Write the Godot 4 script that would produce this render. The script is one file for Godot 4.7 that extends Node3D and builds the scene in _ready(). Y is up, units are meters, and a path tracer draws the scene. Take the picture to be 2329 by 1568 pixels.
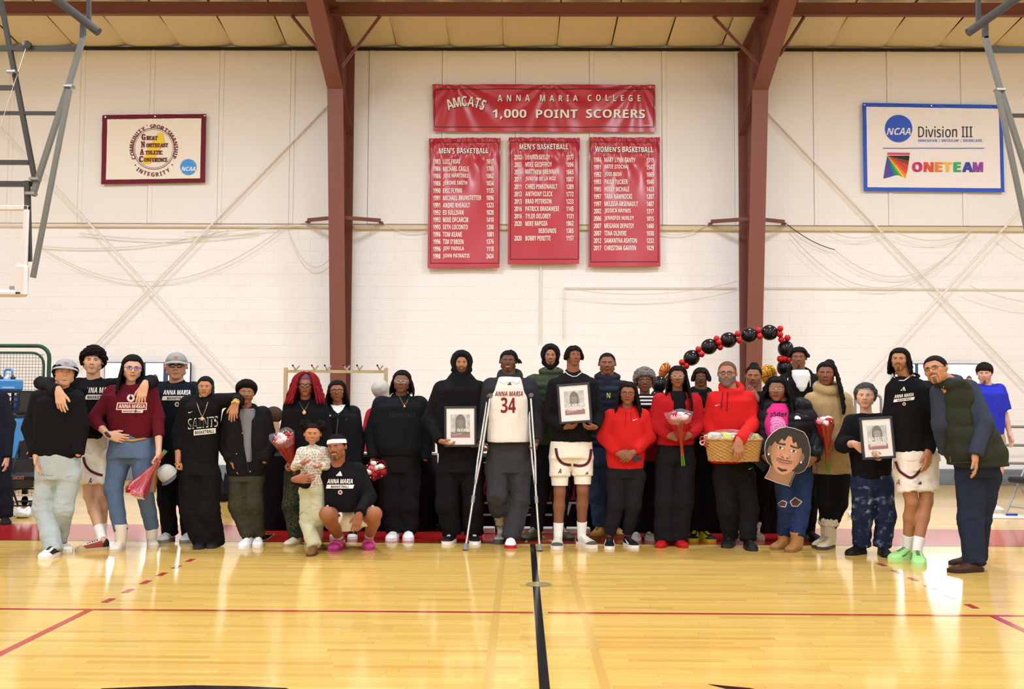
extends Node3D
# A college gym, seen from the floor: two rows of people before a scorer's table, banners on the wall behind.

const FOCAL := 2290.0
const WALL_Z := -17.0
var cam_basis: Basis
var cam_pos := Vector3(0, 1.418, 0)
var mats := {}
var counts := {}
var rng := RandomNumberGenerator.new()
var fold_noise := FastNoiseLite.new()

# ---------------------------------------------------------------- points
func ray(px: float, py: float) -> Vector3:
	return cam_basis * Vector3((px - 1164.5) / FOCAL, -(py - 784.0) / FOCAL, -1.0)
func at(px: float, py: float, z: float) -> Vector3:   # the point at depth z along the view direction of a measured spot
	var d := ray(px, py)
	return cam_pos + d * ((z - cam_pos.z) / d.z)
func on_floor(px: float, py: float, y := 0.0) -> Vector3:
	var d := ray(px, py)
	return cam_pos + d * ((y - cam_pos.y) / d.y)
func on_wall(px: float, py: float, out := 0.0) -> Vector3:
	return at(px, py, WALL_Z + out)

# ---------------------------------------------------------------- geometry collector
class Geo:
	var v := PackedVector3Array()
	var n := PackedVector3Array()
	var c := PackedColorArray()
	var uv := PackedVector2Array()
	var idx := PackedInt32Array()
	var use_c := false
	var use_uv := false
	func put(p: Vector3, nn: Vector3, col := Color.WHITE, t := Vector2.ZERO) -> int:
		v.append(p); n.append(nn); c.append(col); uv.append(t)
		return v.size() - 1
	func face(a: int, b: int, d: int) -> void:   # a, b, d run anticlockwise seen from outside
		idx.append(a); idx.append(d); idx.append(b)
	func quad(a: Vector3, b: Vector3, d: Vector3, e: Vector3, col := Color.WHITE, t := Rect2(0, 0, 1, 1)) -> void:
		var nn := (b - a).cross(d - a).normalized()
		var i := put(a, nn, col, Vector2(t.position.x, t.end.y))
		put(b, nn, col, t.end); put(d, nn, col, Vector2(t.end.x, t.position.y)); put(e, nn, col, t.position)
		face(i, i + 1, i + 2); face(i, i + 2, i + 3)
	func tri(a: Vector3, b: Vector3, d: Vector3, col := Color.WHITE) -> void:
		var nn := (b - a).cross(d - a).normalized()
		var i := put(a, nn, col)
		put(b, nn, col); put(d, nn, col)
		face(i, i + 1, i + 2)
	func box(centre: Vector3, size: Vector3, b := Basis.IDENTITY, col := Color.WHITE) -> void:
		var h := size * 0.5
		for ax in 3:
			for s in [-1.0, 1.0]:
				var o := Vector3.ZERO; o[ax] = s * h[ax]
				var u := Vector3.ZERO; u[(ax + 1) % 3] = h[(ax + 1) % 3]
				var w := Vector3.ZERO; w[(ax + 2) % 3] = h[(ax + 2) % 3] * s
				quad(centre + b * (o - u - w), centre + b * (o + u - w), centre + b * (o + u + w), centre + b * (o - u + w), col)
	func rbox(centre: Vector3, size: Vector3, bev: float, b := Basis.IDENTITY, col := Color.WHITE) -> void:   # box with chamfered edges
		var h := size * 0.5
		bev = minf(bev, minf(h.x, minf(h.y, h.z)) * 0.9)
		for ax in 3:
			for s in [-1.0, 1.0]:
				var o := Vector3.ZERO; o[ax] = s * h[ax]
				var u := Vector3.ZERO; u[(ax + 1) % 3] = h[(ax + 1) % 3] - bev
				var w := Vector3.ZERO; w[(ax + 2) % 3] = (h[(ax + 2) % 3] - bev) * s
				quad(centre + b * (o - u - w), centre + b * (o + u - w), centre + b * (o + u + w), centre + b * (o - u + w), col)
		for ax in 3:
			var a1 := (ax + 1) % 3
			var a2 := (ax + 2) % 3
			for s1 in [-1.0, 1.0]:
				for s2 in [-1.0, 1.0]:
					var p := Vector3.ZERO; p[a1] = s1 * h[a1]; p[a2] = s2 * (h[a2] - bev)
					var q := Vector3.ZERO; q[a1] = s1 * (h[a1] - bev); q[a2] = s2 * h[a2]
					var l := Vector3.ZERO; l[ax] = h[ax] - bev
					_strip(centre, b, p, q, l, col)
		for sx in [-1.0, 1.0]:
			for sy in [-1.0, 1.0]:
				for sz in [-1.0, 1.0]:
					var p := Vector3(sx * h.x, sy * (h.y - bev), sz * (h.z - bev))
					var q := Vector3(sx * (h.x - bev), sy * h.y, sz * (h.z - bev))
					var r := Vector3(sx * (h.x - bev), sy * (h.y - bev), sz * h.z)
					if sx * sy * sz > 0: tri(centre + b * p, centre + b * q, centre + b * r, col)
					else: tri(centre + b * p, centre + b * r, centre + b * q, col)
	func _strip(o: Vector3, b: Basis, p: Vector3, q: Vector3, l: Vector3, col: Color) -> void:
		if (l * 2.0).cross(q - p).dot(p + q) > 0: quad(o + b * (p - l), o + b * (p + l), o + b * (q + l), o + b * (q - l), col)
		else: quad(o + b * (q - l), o + b * (q + l), o + b * (p + l), o + b * (p - l), col)
	func tube(path: Array, radii: Array, sides := 8, col := Color.WHITE, closed := false, cap := true) -> void:
		var m := path.size()
		var t0: Vector3 = (path[1] - path[0]).normalized()
		var up := Vector3.UP if absf(t0.y) < 0.9 else Vector3.RIGHT
		var side := t0.cross(up).normalized()
		var base := v.size()
		for i in m:
			var p: Vector3 = path[i]
			var nx: Vector3 = path[(i + 1) % m] if closed else path[mini(i + 1, m - 1)]
			var pv: Vector3 = path[(i + m - 1) % m] if closed else path[maxi(i - 1, 0)]
			var t := (nx - pv).normalized()
			side = (side - t * side.dot(t)).normalized()
			var bi := t.cross(side)
			var r: float = radii[i % radii.size()] if radii.size() > 1 else radii[0]
			for s in sides:
				var a := TAU * s / sides
				var d := side * cos(a) + bi * sin(a)
				put(p + d * r, d, col)
		for i in (m if closed else m - 1):
			for s in sides:
				var a := base + i * sides + s
				var b := base + i * sides + (s + 1) % sides
				var a2 := base + ((i + 1) % m) * sides + s
				var b2 := base + ((i + 1) % m) * sides + (s + 1) % sides
				face(a, b, b2); face(a, b2, a2)
		if cap and not closed:
			for e in 2:
				var i := 0 if e == 0 else m - 1
				var t: Vector3 = (path[0] - path[1]).normalized() if e == 0 else (path[m - 1] - path[m - 2]).normalized()
				var ce := put(path[i], t, col)
				for s in sides: put(v[base + i * sides + s], t, col)
				for s in sides:
					if e == 0: face(ce, ce + 1 + (s + 1) % sides, ce + 1 + s)
					else: face(ce, ce + 1 + s, ce + 1 + (s + 1) % sides)
	func bar(a: Vector3, b: Vector3, w: float, h: float, up := Vector3.UP, col := Color.WHITE) -> void:   # a straight square bar
		var z := (b - a).normalized()
		var x := up.cross(z).normalized() if absf(up.dot(z)) < 0.99 else Vector3.RIGHT.cross(z).normalized()
		var y := z.cross(x)
		box((a + b) * 0.5, Vector3(w, h, (b - a).length()), Basis(x, y, z), col)
	func ball(centre: Vector3, r: Vector3, seg := 12, rings := 8, b := Basis.IDENTITY, col := Color.WHITE) -> void:
		var base := v.size()
		for i in rings + 1:
			var th := PI * i / rings
			for j in seg:
				var ph := TAU * j / seg
				var d := Vector3(sin(th) * cos(ph), cos(th), sin(th) * sin(ph))
				put(centre + b * (d * r), (b * (d / r)).normalized(), col, Vector2(float(j) / seg, float(i) / rings))
		for i in rings:
			for j in seg:
				var a := base + i * seg + j
				var d := base + i * seg + (j + 1) % seg
				face(a, d, d + seg); face(a, d + seg, a + seg)
	func lathe(centre: Vector3, prof: Array, seg := 16, b := Basis.IDENTITY, col := Color.WHITE) -> void:   # profile of [radius, height]
		var m := prof.size()
		var base := v.size()
		for i in m:
			var p0: Array = prof[maxi(i - 1, 0)]
			var p1: Array = prof[mini(i + 1, m - 1)]
			var tn := Vector2(p1[1] - p0[1], p0[0] - p1[0]).normalized()
			for j in seg:
				var a := TAU * j / seg
				put(centre + b * Vector3(cos(a) * prof[i][0], prof[i][1], sin(a) * prof[i][0]), b * Vector3(cos(a) * tn.x, tn.y, sin(a) * tn.x), col)
		for i in m - 1:
			for j in seg:
				var a := base + i * seg + j
				var d := base + i * seg + (j + 1) % seg
				face(a, a + seg, d + seg); face(a, d + seg, d)
	func plate(poly: PackedVector2Array, z0: float, z1: float, xf := Transform3D.IDENTITY, col := Color.WHITE) -> void:   # a flat outline with thickness
		var tris := Geometry2D.triangulate_polygon(poly)
		var nz := (xf.basis.z).normalized()
		for e in 2:
			var z := z1 if e == 0 else z0
			var b0 := v.size()
			for p in poly: put(xf * Vector3(p.x, p.y, z), nz if e == 0 else -nz, col)
			for i in range(0, tris.size(), 3):
				var a := poly[tris[i]]
				var q := poly[tris[i + 1]]
				var r := poly[tris[i + 2]]
				var ccw := (q - a).cross(r - a) > 0
				if ccw == (e == 0): face(b0 + tris[i], b0 + tris[i + 1], b0 + tris[i + 2])
				else: face(b0 + tris[i], b0 + tris[i + 2], b0 + tris[i + 1])
		if z1 - z0 > 1e-5:
			var area := 0.0
			for i in poly.size(): area += poly[i].cross(poly[(i + 1) % poly.size()])
			for i in poly.size():
				var a := poly[i]
				var q := poly[(i + 1) % poly.size()]
				if area < 0:
					var s := a; a = q; q = s
				quad(xf * Vector3(a.x, a.y, z0), xf * Vector3(q.x, q.y, z0), xf * Vector3(q.x, q.y, z1), xf * Vector3(a.x, a.y, z1), col)
	func smooth() -> void:   # normals from the faces
		var acc := PackedVector3Array()
		acc.resize(v.size())
		for i in range(0, idx.size(), 3):
			var a := idx[i]
			var b := idx[i + 2]
			var d := idx[i + 1]
			var f := (v[b] - v[a]).cross(v[d] - v[a])
			acc[a] += f; acc[b] += f; acc[d] += f
		for i in v.size(): n[i] = acc[i].normalized() if acc[i].length_squared() > 1e-20 else Vector3.UP
	func append(g: Geo, xf := Transform3D.IDENTITY, flip := false) -> void:
		var b := v.size()
		var nb := xf.basis.inverse().transposed()
		for i in g.v.size():
			put(xf * g.v[i], (nb * g.n[i]).normalized(), g.c[i], g.uv[i])
		for i in range(0, g.idx.size(), 3):
			idx.append(b + g.idx[i])
			if flip:
				idx.append(b + g.idx[i + 2]); idx.append(b + g.idx[i + 1])
			else:
				idx.append(b + g.idx[i + 1]); idx.append(b + g.idx[i + 2])
	func mesh() -> ArrayMesh:
		var a := []
		a.resize(Mesh.ARRAY_MAX)
		a[Mesh.ARRAY_VERTEX] = v
		a[Mesh.ARRAY_NORMAL] = n
		if use_c: a[Mesh.ARRAY_COLOR] = c
		if use_uv: a[Mesh.ARRAY_TEX_UV] = uv
		a[Mesh.ARRAY_INDEX] = idx
		var m := ArrayMesh.new()
		if idx.size(): m.add_surface_from_arrays(Mesh.PRIMITIVE_TRIANGLES, a)
		return m

# ---------------------------------------------------------------- distance fields, meshed as surface nets
class Field:
	var o: Vector3
	var h: float
	var nx: int
	var ny: int
	var nz: int
	var d := PackedFloat32Array()
	func _init(lo: Vector3, hi: Vector3, cell: float) -> void:
		o = lo; h = cell
		nx = int(ceil((hi.x - lo.x) / cell)) + 1
		ny = int(ceil((hi.y - lo.y) / cell)) + 1
		nz = int(ceil((hi.z - lo.z) / cell)) + 1
		d.resize(nx * ny * nz)
		d.fill(1.0)
	func _range(lo: Vector3, hi: Vector3) -> Array:
		return [clampi(int((lo.x - o.x) / h), 0, nx - 1), clampi(int((hi.x - o.x) / h) + 1, 0, nx - 1), clampi(int((lo.y - o.y) / h), 0, ny - 1), clampi(int((hi.y - o.y) / h) + 1, 0, ny - 1), clampi(int((lo.z - o.z) / h), 0, nz - 1), clampi(int((hi.z - o.z) / h) + 1, 0, nz - 1)]
	func cone(a: Vector3, b: Vector3, ra: float, rb: float, k := 0.03, flat := false, zs := 1.0) -> void:   # tapered capsule; zs > 1 flattens it front to back
		var m := maxf(ra, rb) + k + h * 2.0
		var r := _range(Vector3(minf(a.x, b.x) - m, minf(a.y, b.y) - m, minf(a.z, b.z) - m), Vector3(maxf(a.x, b.x) + m, maxf(a.y, b.y) + m, maxf(a.z, b.z) + m))
		var e := b - a
		var il: float = 1.0 / maxf(e.length_squared(), 1e-9)
		var ln: float = sqrt(e.length_squared())
		var ik: float = 1.0 / maxf(k, 1e-5)
		var dr := rb - ra
		for z in range(r[4], r[5] + 1):
			var pz: float = o.z + z * h - a.z
			for y in range(r[2], r[3] + 1):
				var py: float = o.y + y * h - a.y
				var row := (z * ny + y) * nx
				var yz: float = py * e.y + pz * e.z
				for x in range(r[0], r[1] + 1):
					var px: float = o.x + x * h - a.x
					var t: float = (px * e.x + yz) * il
					var tc: float = 0.0 if t < 0.0 else (1.0 if t > 1.0 else t)
					var qx: float = px - e.x * tc
					var qy: float = py - e.y * tc
					var qz: float = (pz - e.z * tc) * zs
					var dd: float = sqrt(qx * qx + qy * qy + qz * qz) - ra - dr * tc
					if flat and t > 1.0:
						var cp := (t - 1.0) * ln
						if cp > dd: dd = cp
					var g: float = d[row + x]
					var df: float = dd - g
					if df >= k: continue
					if df <= -k: d[row + x] = dd
					else:
						var w := (k - absf(df)) * ik
						d[row + x] = (dd if df < 0.0 else g) - w * w * k * 0.25
	func ell(c: Vector3, r3: Vector3, k := 0.03, b := Basis.IDENTITY) -> void:
		var m := maxf(r3.x, maxf(r3.y, r3.z)) + k + h * 2.0
		var r := _range(c - Vector3(m, m, m), c + Vector3(m, m, m))
		var bt := b.transposed()
		for z in range(r[4], r[5] + 1):
			for y in range(r[2], r[3] + 1):
				var row := (z * ny + y) * nx
				for x in range(r[0], r[1] + 1):
					var p := bt * (Vector3(o.x + x * h, o.y + y * h, o.z + z * h) - c)
					var q := p / r3
					var k0 := q.length()
					var k1 := (q / r3).length()
					var dd: float = k0 * (k0 - 1.0) / maxf(k1, 1e-6)
					var g: float = d[row + x]
					var df: float = dd - g
					if df >= k: continue
					if df <= -k: d[row + x] = dd
					else:
						var w := (k - absf(df)) / maxf(k, 1e-5)
						d[row + x] = minf(dd, g) - w * w * k * 0.25
	func loft(rows: Array, k := 0.03, pw := 2.4) -> void:   # rows of [y, x, z, half width, half depth], lowest first; flat ends
		var m := k + h * 2.0
		var lo := Vector3(1e9, rows[0][0] - m, 1e9)
		var hi := Vector3(-1e9, rows[-1][0] + m, -1e9)
		for q in rows:
			lo.x = minf(lo.x, q[1] - q[3] - m); hi.x = maxf(hi.x, q[1] + q[3] + m)
			lo.z = minf(lo.z, q[2] - q[4] - m); hi.z = maxf(hi.z, q[2] + q[4] + m)
		var r := _range(lo, hi)
		for y in range(r[2], r[3] + 1):
			var py: float = o.y + y * h
			var yy := clampf(py, rows[0][0], rows[-1][0])
			var i := 0
			while i < rows.size() - 2 and rows[i + 1][0] < yy: i += 1
			var t: float = (yy - rows[i][0]) / maxf(rows[i + 1][0] - rows[i][0], 1e-6)
			t = clampf(t, 0, 1)
			t = t * t * (3.0 - 2.0 * t) * 0.6 + t * 0.4
			var cx: float = lerpf(rows[i][1], rows[i + 1][1], t)
			var cz: float = lerpf(rows[i][2], rows[i + 1][2], t)
			var iw: float = 1.0 / lerpf(rows[i][3], rows[i + 1][3], t)
			var idp: float = 1.0 / lerpf(rows[i][4], rows[i + 1][4], t)
			var sc: float = minf(1.0 / iw, 1.0 / idp)
			var capd: float = maxf(rows[0][0] - py, py - rows[-1][0])
			for z in range(r[4], r[5] + 1):
				var qz: float = absf(o.z + z * h - cz) * idp
				var row := (z * ny + y) * nx
				var qz2: float = qz * qz
				var qz4: float = qz2 * qz2
				for x in range(r[0], r[1] + 1):
					var qx: float = (o.x + x * h - cx) * iw
					var qx2: float = qx * qx
					var dd: float = (sqrt(0.62 * (qx2 + qz2) + 0.38 * sqrt(qx2 * qx2 + qz4)) - 1.0) * sc
					if capd > dd: dd = capd
					var g: float = d[row + x]
					var df: float = dd - g
					if df >= k: continue
					if df <= -k: d[row + x] = dd
					else:
						var w := (k - absf(df)) / maxf(k, 1e-5)
						d[row + x] = minf(dd, g) - w * w * k * 0.25
	func cut(nrm: Vector3, off: float, lo := Vector3(-99, -99, -99), hi := Vector3(99, 99, 99)) -> void:   # keeps the side where nrm . p < off, inside a box
		var r := _range(lo, hi)
		for z in range(r[4], r[5] + 1):
			for y in range(r[2], r[3] + 1):
				var row := (z * ny + y) * nx
				var yz := nrm.y * (o.y + y * h) + nrm.z * (o.z + z * h) - off
				for x in range(r[0], r[1] + 1):
					var dd: float = yz + nrm.x * (o.x + x * h)
					if dd > d[row + x]: d[row + x] = dd
	func net(g: Geo, col := Color.WHITE) -> void:
		var ids := PackedInt32Array()
		ids.resize(nx * ny * nz)
		ids.fill(-1)
		var sx := 1
		var sy := nx
		var sz := nx * ny
		var lim := h * 5.0
		var made := PackedInt32Array()
		for z in nz - 1:
			for y in ny - 1:
				var row := (z * ny + y) * nx
				for x in nx - 1:
					var i := row + x
					var a0: float = d[i]
					if a0 > lim or a0 < -lim: continue
					var a1: float = d[i + 1]
					var a2: float = d[i + sy]
					var a3: float = d[i + sy + 1]
					var a4: float = d[i + sz]
					var a5: float = d[i + sz + 1]
					var a6: float = d[i + sz + sy]
					var a7: float = d[i + sz + sy + 1]
					var s := int(a0 < 0) + int(a1 < 0) + int(a2 < 0) + int(a3 < 0) + int(a4 < 0) + int(a5 < 0) + int(a6 < 0) + int(a7 < 0)
					if s == 0 or s == 8: continue
					var p := Vector3.ZERO
					var m := 0
					if (a0 < 0) != (a1 < 0): p += Vector3(a0 / (a0 - a1), 0, 0); m += 1
					if (a2 < 0) != (a3 < 0): p += Vector3(a2 / (a2 - a3), 1, 0); m += 1
					if (a4 < 0) != (a5 < 0): p += Vector3(a4 / (a4 - a5), 0, 1); m += 1
					if (a6 < 0) != (a7 < 0): p += Vector3(a6 / (a6 - a7), 1, 1); m += 1
					if (a0 < 0) != (a2 < 0): p += Vector3(0, a0 / (a0 - a2), 0); m += 1
					if (a1 < 0) != (a3 < 0): p += Vector3(1, a1 / (a1 - a3), 0); m += 1
					if (a4 < 0) != (a6 < 0): p += Vector3(0, a4 / (a4 - a6), 1); m += 1
					if (a5 < 0) != (a7 < 0): p += Vector3(1, a5 / (a5 - a7), 1); m += 1
					if (a0 < 0) != (a4 < 0): p += Vector3(0, 0, a0 / (a0 - a4)); m += 1
					if (a1 < 0) != (a5 < 0): p += Vector3(1, 0, a1 / (a1 - a5)); m += 1
					if (a2 < 0) != (a6 < 0): p += Vector3(0, 1, a2 / (a2 - a6)); m += 1
					if (a3 < 0) != (a7 < 0): p += Vector3(1, 1, a3 / (a3 - a7)); m += 1
					p = o + (Vector3(x, y, z) + p / m) * h
					var nn := Vector3(a1 + a3 + a5 + a7 - a0 - a2 - a4 - a6, a2 + a3 + a6 + a7 - a0 - a1 - a4 - a5, a4 + a5 + a6 + a7 - a0 - a1 - a2 - a3).normalized()
					ids[i] = g.put(p, nn, col)
					made.append(i)
		for i in made:
			var a0: float = d[i]
			var inside := a0 < 0
			# the three edges that leave corner 0
			if inside != (d[i + sx] < 0) and i - sy - sz >= 0:
				_q(g, ids[i], ids[i - sy], ids[i - sy - sz], ids[i - sz], not inside)
			if inside != (d[i + sy] < 0) and i - sx - sz >= 0:
				_q(g, ids[i], ids[i - sz], ids[i - sx - sz], ids[i - sx], not inside)
			if inside != (d[i + sz] < 0) and i - sx - sy >= 0:
				_q(g, ids[i], ids[i - sx], ids[i - sx - sy], ids[i - sy], not inside)
	func _q(g: Geo, a: int, b: int, c: int, e: int, flip: bool) -> void:
		if a < 0 or b < 0 or c < 0 or e < 0: return
		if flip:
			g.face(a, e, c); g.face(a, c, b)
		else:
			g.face(a, b, c); g.face(a, c, e)

# ---------------------------------------------------------------- materials, nodes
func lin(hex: String) -> Color:
	return Color(hex).srgb_to_linear()
func mat(hex: String, rough := 0.8, metal := 0.0) -> StandardMaterial3D:
	var key := "%s_%.2f_%.2f" % [hex, rough, metal]
	if not mats.has(key):
		var m := StandardMaterial3D.new()
		m.albedo_color = Color(hex); m.roughness = rough; m.metallic = metal
		m.metallic_specular = 0.4
		mats[key] = m
	return mats[key]
var weave_tex: NoiseTexture2D
func cloth(hex: String, rough := 0.92, sheen := 0.0, relief := 0.25) -> StandardMaterial3D:
	var key := "cloth_%s_%.2f_%.2f_%.2f" % [hex, rough, sheen, relief]
	if not mats.has(key):
		var m := StandardMaterial3D.new()
		m.albedo_color = Color(hex); m.roughness = rough; m.metallic_specular = 0.25
		if weave_tex == null:
			var fn := FastNoiseLite.new()
			fn.seed = 5; fn.frequency = 0.008; fn.fractal_octaves = 3; fn.domain_warp_enabled = true; fn.domain_warp_amplitude = 40
			weave_tex = NoiseTexture2D.new()
			weave_tex.width = 512; weave_tex.height = 512; weave_tex.seamless = true; weave_tex.noise = fn
		m.uv1_triplanar = true
		m.uv1_scale = Vector3(1.6, 0.9, 1.6)
		if relief > 0:
			m.heightmap_enabled = true; m.heightmap_texture = weave_tex; m.heightmap_scale = relief * 3.0
		if sheen > 0:
			m.rim_enabled = true; m.rim = sheen; m.rim_tint = 0.6
		mats[key] = m
	return mats[key]
func pane(hex: String, alpha: float, rough := 0.03) -> StandardMaterial3D:
	var key := "pane_%s_%.2f" % [hex, alpha]
	if not mats.has(key):
		var m := StandardMaterial3D.new()
		m.albedo_color = Color(Color(hex), alpha); m.roughness = rough
		m.transparency = BaseMaterial3D.TRANSPARENCY_ALPHA
		m.cull_mode = BaseMaterial3D.CULL_DISABLED
		mats[key] = m
	return mats[key]
func obj(called: String, g: Variant, m: Material, parent: Node = self) -> MeshInstance3D:
	var o := MeshInstance3D.new()
	o.name = numbered(called) if parent == self else called
	o.mesh = g.mesh() if g is Geo else g
	o.material_override = m
	parent.add_child(o, true)
	return o
func numbered(called: String) -> String:
	var k: int = counts.get(called, -1) + 1
	counts[called] = k
	return called if k == 0 else "%s_%03d" % [called, k]
func thing(called: String, label: String, category: String, pos := Vector3.ZERO, group := "") -> Node3D:
	var o := Node3D.new()
	o.name = numbered(called)
	o.position = pos
	add_child(o)
	tag(o, label, category, group)
	return o
func tag(o: Node, label: String, category: String, group := "", kind := "") -> Node:
	o.set_meta("label", label); o.set_meta("category", category)
	if group: o.set_meta("group", group)
	if kind: o.set_meta("kind", kind)
	return o
func part(called: String, g: Variant, m: Material, parent: Node) -> MeshInstance3D:   # geometry in world places, under a thing that may stand elsewhere
	var o := obj(called, g, m, parent)
	var p := parent
	var off := Vector3.ZERO
	while p != self:
		off += p.position
		p = p.get_parent()
	o.position = -off
	return o
var fonts := {}
func text_geo(s: String, size: float, font := "sans_bold", spacing := 0.0) -> Geo:   # flat lettering, centred, cap height = size
	var key := font
	if not fonts.has(key):
		var sf := SystemFont.new()
		sf.font_names = PackedStringArray(["Droid Serif" if font.begins_with("serif") else "Droid Sans"])
		sf.font_weight = 700 if font.ends_with("bold") else 400
		fonts[key] = sf
	var f: Font = fonts[key]
	var tm := TextMesh.new()
	tm.text = s; tm.font = f; tm.font_size = 64; tm.pixel_size = 0.01; tm.depth = 0.0; tm.curve_step = 2.0
	var a := tm.get_mesh_arrays()
	var g := Geo.new()
	var sc := size / 0.457
	for p in a[Mesh.ARRAY_VERTEX]: g.put(Vector3(p.x * sc, (p.y) * sc, 0), Vector3(0, 0, 1))
	g.idx = a[Mesh.ARRAY_INDEX]
	return g
func bounds(g: Geo) -> Rect2:
	var lo := Vector2(1e9, 1e9)
	var hi := Vector2(-1e9, -1e9)
	for p in g.v:
		lo = lo.min(Vector2(p.x, p.y)); hi = hi.max(Vector2(p.x, p.y))
	return Rect2(lo, hi - lo)
func fit(g: Geo, w: float, h: float, slant := 0.0) -> Geo:   # stretches flat lettering to a width and height about its centre
	var b := bounds(g)
	for i in g.v.size():
		var p := g.v[i]
		var y := (p.y - b.get_center().y) / maxf(b.size.y, 1e-6) * h
		var x := (p.x - b.get_center().x) / maxf(b.size.x, 1e-6) * w
		g.v[i] = Vector3(x + y * slant, y, 0)
	return g

# ---------------------------------------------------------------- camera, sky, lamps
func _ready() -> void:
	rng.seed = 11
	fold_noise.seed = 3; fold_noise.frequency = 1.0; fold_noise.fractal_octaves = 2
	var cam := Camera3D.new()
	cam.name = "camera"
	cam.position = cam_pos
	cam.rotation_degrees = Vector3(3.02, 0.51, 0.283)
	cam.fov = rad_to_deg(2.0 * atan(784.0 / FOCAL))
	cam.near = 0.1; cam.far = 80
	cam.current = true
	add_child(cam)
	cam_basis = cam.transform.basis
	var we := WorldEnvironment.new()
	we.name = "surroundings"
	var env := Environment.new()
	env.background_mode = Environment.BG_COLOR
	env.background_color = Color("c8ccd4")
	env.tonemap_mode = Environment.TONE_MAPPER_LINEAR
	env.tonemap_exposure = 1.0
	env.sdfgi_enabled = true; env.ssao_enabled = true; env.ssil_enabled = true
	we.environment = env
	add_child(we)
	lamps()
	room()
	steel()
	wall_things()
	banners()
	court_side()
	people()
	held_things()

func lamps() -> void:
	var glow := StandardMaterial3D.new()
	glow.albedo_color = Color("fff6e8"); glow.emission_enabled = true
	glow.emission = Color("e3eeff"); glow.emission_energy_multiplier = 7.0
	for z in LAMP_Z:
		for x in LAMP_X:
			var y: float = roof_y(z) - 0.75
			var t := thing("high_bay_lamp", "white high bay gym lamp hanging under the roof", "lamp", Vector3(x, y, z), "high bay lamps under the roof")
			var g := Geo.new()
			g.rbox(Vector3(0, 0.05, 0), Vector3(1.3, 0.09, 0.62), 0.02)
			obj("housing", g, mat("d8d8d6", 0.5), t)
			g = Geo.new()
			g.box(Vector3(0, -0.002, 0), Vector3(1.2, 0.012, 0.52))
			obj("diffuser", g, glow, t)
			for s in [-1, 1]:
				g = Geo.new()
				g.tube([Vector3(s * 0.5, 0.09, 0), Vector3(s * 0.5, 0.72, 0)], [0.006], 6)
				obj("hanger", g, mat("777777", 0.5, 0.8), t)
			var l := AreaLight3D.new()
			l.name = "lamp_light"
			l.area_size = Vector2(1.2, 0.52)
			l.light_energy = LAMP_ENERGY
			l.light_color = Color("e3eeff")
			l.area_range = 40; l.area_attenuation = 2.0
			l.shadow_enabled = true
			l.position = Vector3(0, -0.03, 0)
			l.rotation_degrees.x = -90
			t.add_child(l)
const LAMP_Z := [-11.2, -5.0, 1.2, 7.4]
const LAMP_X := [-9.2, -3.2, 3.2, 9.2]
const LAMP_ENERGY := 29.0
const EAVE := 7.39
const SLOPE := 0.12
func roof_y(z: float) -> float:
	return EAVE + SLOPE * (14.0 - absf(z + 3.0))

# ---------------------------------------------------------------- the room
func structure(called: String, g: Variant, m: Material, label := "", category := "") -> MeshInstance3D:
	var o := obj(called, g, m)
	o.set_meta("kind", "structure")
	if label: o.set_meta("label", label); o.set_meta("category", category)
	return o

func floor_texture() -> ImageTexture:
	var im := Image.create(2048, 1024, false, Image.FORMAT_RGB8)
	var r := RandomNumberGenerator.new()
	r.seed = 4
	for row in 64:
		var x := -r.randi_range(0, 300)
		while x < 2048:
			var w := r.randi_range(90, 420)
			var k := r.randf()
			var c := Color(0.835, 0.68, 0.345).lerp(Color(0.875, 0.73, 0.40), k)
			if r.randf() < 0.10: c = c.darkened(0.05)
			if r.randf() < 0.04: c = Color(0.80, 0.635, 0.32)
			im.fill_rect(Rect2i(x, row * 16, w, 16), c)
			for s in 10:
				var sc := c.darkened(r.randf_range(-0.03, 0.05)) if r.randf() < 0.8 else c.lightened(0.05)
				im.fill_rect(Rect2i(x + r.randi_range(0, w), row * 16 + r.randi_range(0, 15), r.randi_range(20, 160), r.randi_range(1, 3)), sc)
			im.fill_rect(Rect2i(x, row * 16, 1, 16), c.darkened(0.12))
			x += w
		im.fill_rect(Rect2i(0, row * 16, 2048, 1), Color(0.80, 0.64, 0.325))
	return ImageTexture.create_from_image(im)

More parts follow.
